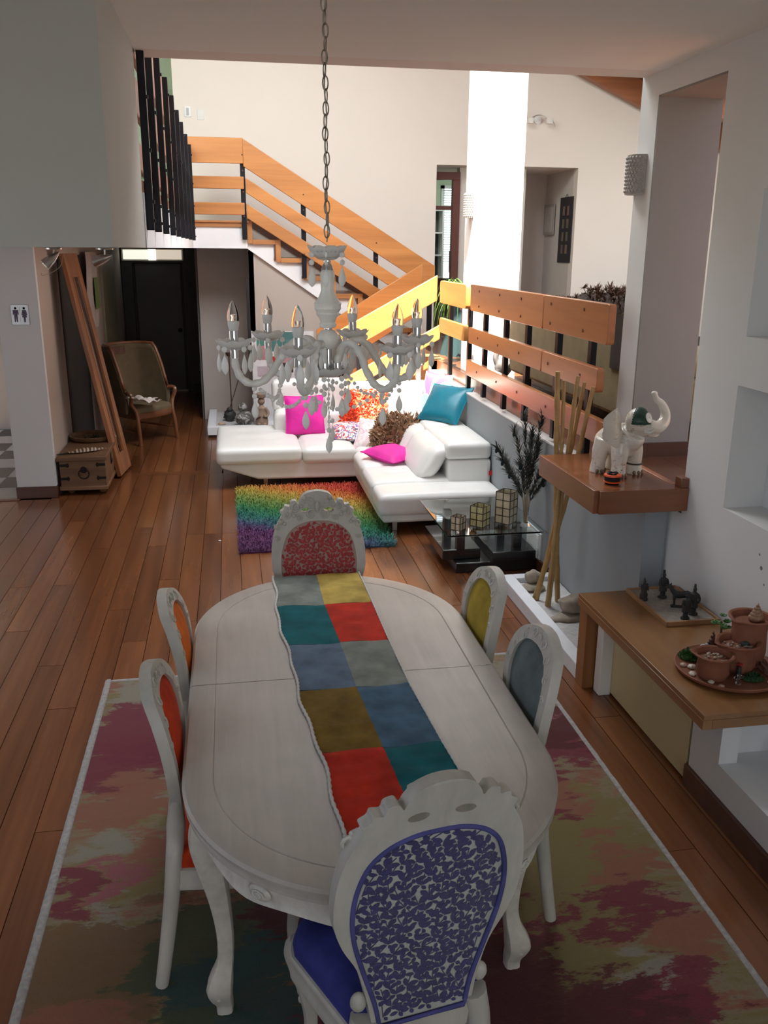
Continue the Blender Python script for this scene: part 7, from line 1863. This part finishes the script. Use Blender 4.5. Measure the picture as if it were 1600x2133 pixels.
# pictures in the recess
T = thing('card_rack', 'tall narrow black wall hanging with rows of small figures on the recess side wall', 'wall hanging', (4.65, 12.32, 2.04))
MB().box(-0.012, 0.0, -0.235, 0.235, 0.0, 0.87).build('panel', plain('rack_black', (0.025, 0.022, 0.028), 0.6), T)
r_ = random.Random(6)
for j in range(4):
    for i in range(2):
        MB().box(-0.016, -0.012, -0.12+0.16*i, -0.12+0.16*i+0.07, 0.12+0.17*j, 0.12+0.17*j+0.12).build('small_figure', plain('fig_%d' % (j*2+i), (0.14+0.08*r_.random(), 0.09+0.05*r_.random(), 0.09), 0.7), T)
MB().tube([(-0.01, -0.05, 0.87), (-0.01, 0, 0.91), (-0.01, 0.05, 0.87)], 0.003, 5).build('hook_cord', iron, T)
T = thing('wall_picture', 'small pale framed picture deep in the recess', 'picture', (4.62, 12.95, 2.42))
MB().box(0.0, 0.015, -0.2, 0.2, 0, 0.42).build('frame', plain('frame_pale', (0.35, 0.32, 0.29), 0.6), T); MB().box(-0.003, 0.0, -0.16, 0.16, 0.04, 0.38).build('print', plain('print_pale', (0.48, 0.44, 0.40), 0.7), T)
T = thing('wall_picture', 'pale grey-green picture partly hidden behind the white column', 'picture', (4.02, 12.35, 2.09))
T.location = (3.86, 12.335, 2.09); MB().box(-0.12, 0.08, 0.0, 0.015, 0, 0.79).build('frame', plain('frame_sage', (0.38, 0.40, 0.34), 0.6), T)
# wall lamps on the back wall
def wall_lamp(label, x, z, mir):
    T = thing('wall_lamp', label, 'lamp', (x, 12.0, z))
    MB().lathe([(0.0, 0), (0.05, 0), (0.05, 0.02), (0.0, 0.025)], 20, M=TRS((0, 0, 0), rx=PI/2)).build('mount', white_paint, T)
    MB().tube(cr([(-0.12*mir, -0.10, 0.0), (-0.05*mir, -0.12, 0.04), (0.04*mir, -0.12, 0.035), (0.10*mir, -0.10, 0.0)], 5), 0.006, 8).build('curved_rod', steel, T)
    for sx in (-1, 1):
        MB().lathe([(0.0, 0), (0.045, 0.005), (0.05, 0.05), (0.045, 0.07), (0.0, 0.07)], 18, c=(sx*0.13, -0.10, -0.06)).build('shade', plain('lamp_shade_white', (0.78, 0.74, 0.70), 0.4), T)
    MB().tube([(0.17*mir, -0.12, -0.02), (0.20*mir, -0.13, -0.09)], 0.005, 6).build('lever', steel, T)
wall_lamp('two-shade wall lamp high on the back wall right of the white column', 4.05, 3.83, 1)
T = thing('wall_lamp', 'thin bent-wire wall lamp on the back wall left of the white column', 'lamp', (3.22, 12.0, 3.42))
MB().ball((0.04, -0.02, 0.05), (0.04, 0.02, 0.04), 12, 8).build('mount', white_paint, T)
MB().tube([(0.06, -0.08, 0.09), (-0.12, -0.10, 0.0), (0.06, -0.08, -0.01)], 0.005, 6).build('bent_wire', steel, T)
o = MB().ball((0, 0, 0.004), (0.012, 0.008, 0.005), 6, 4).build('paper_scrap', plain('scrap_white', (0.7, 0.7, 0.7), 0.8)); o.location = (-0.155, 6.70, 0.001); tag(o, 'tiny white scrap lying on the bare floorboards left of the rugs', 'scrap')
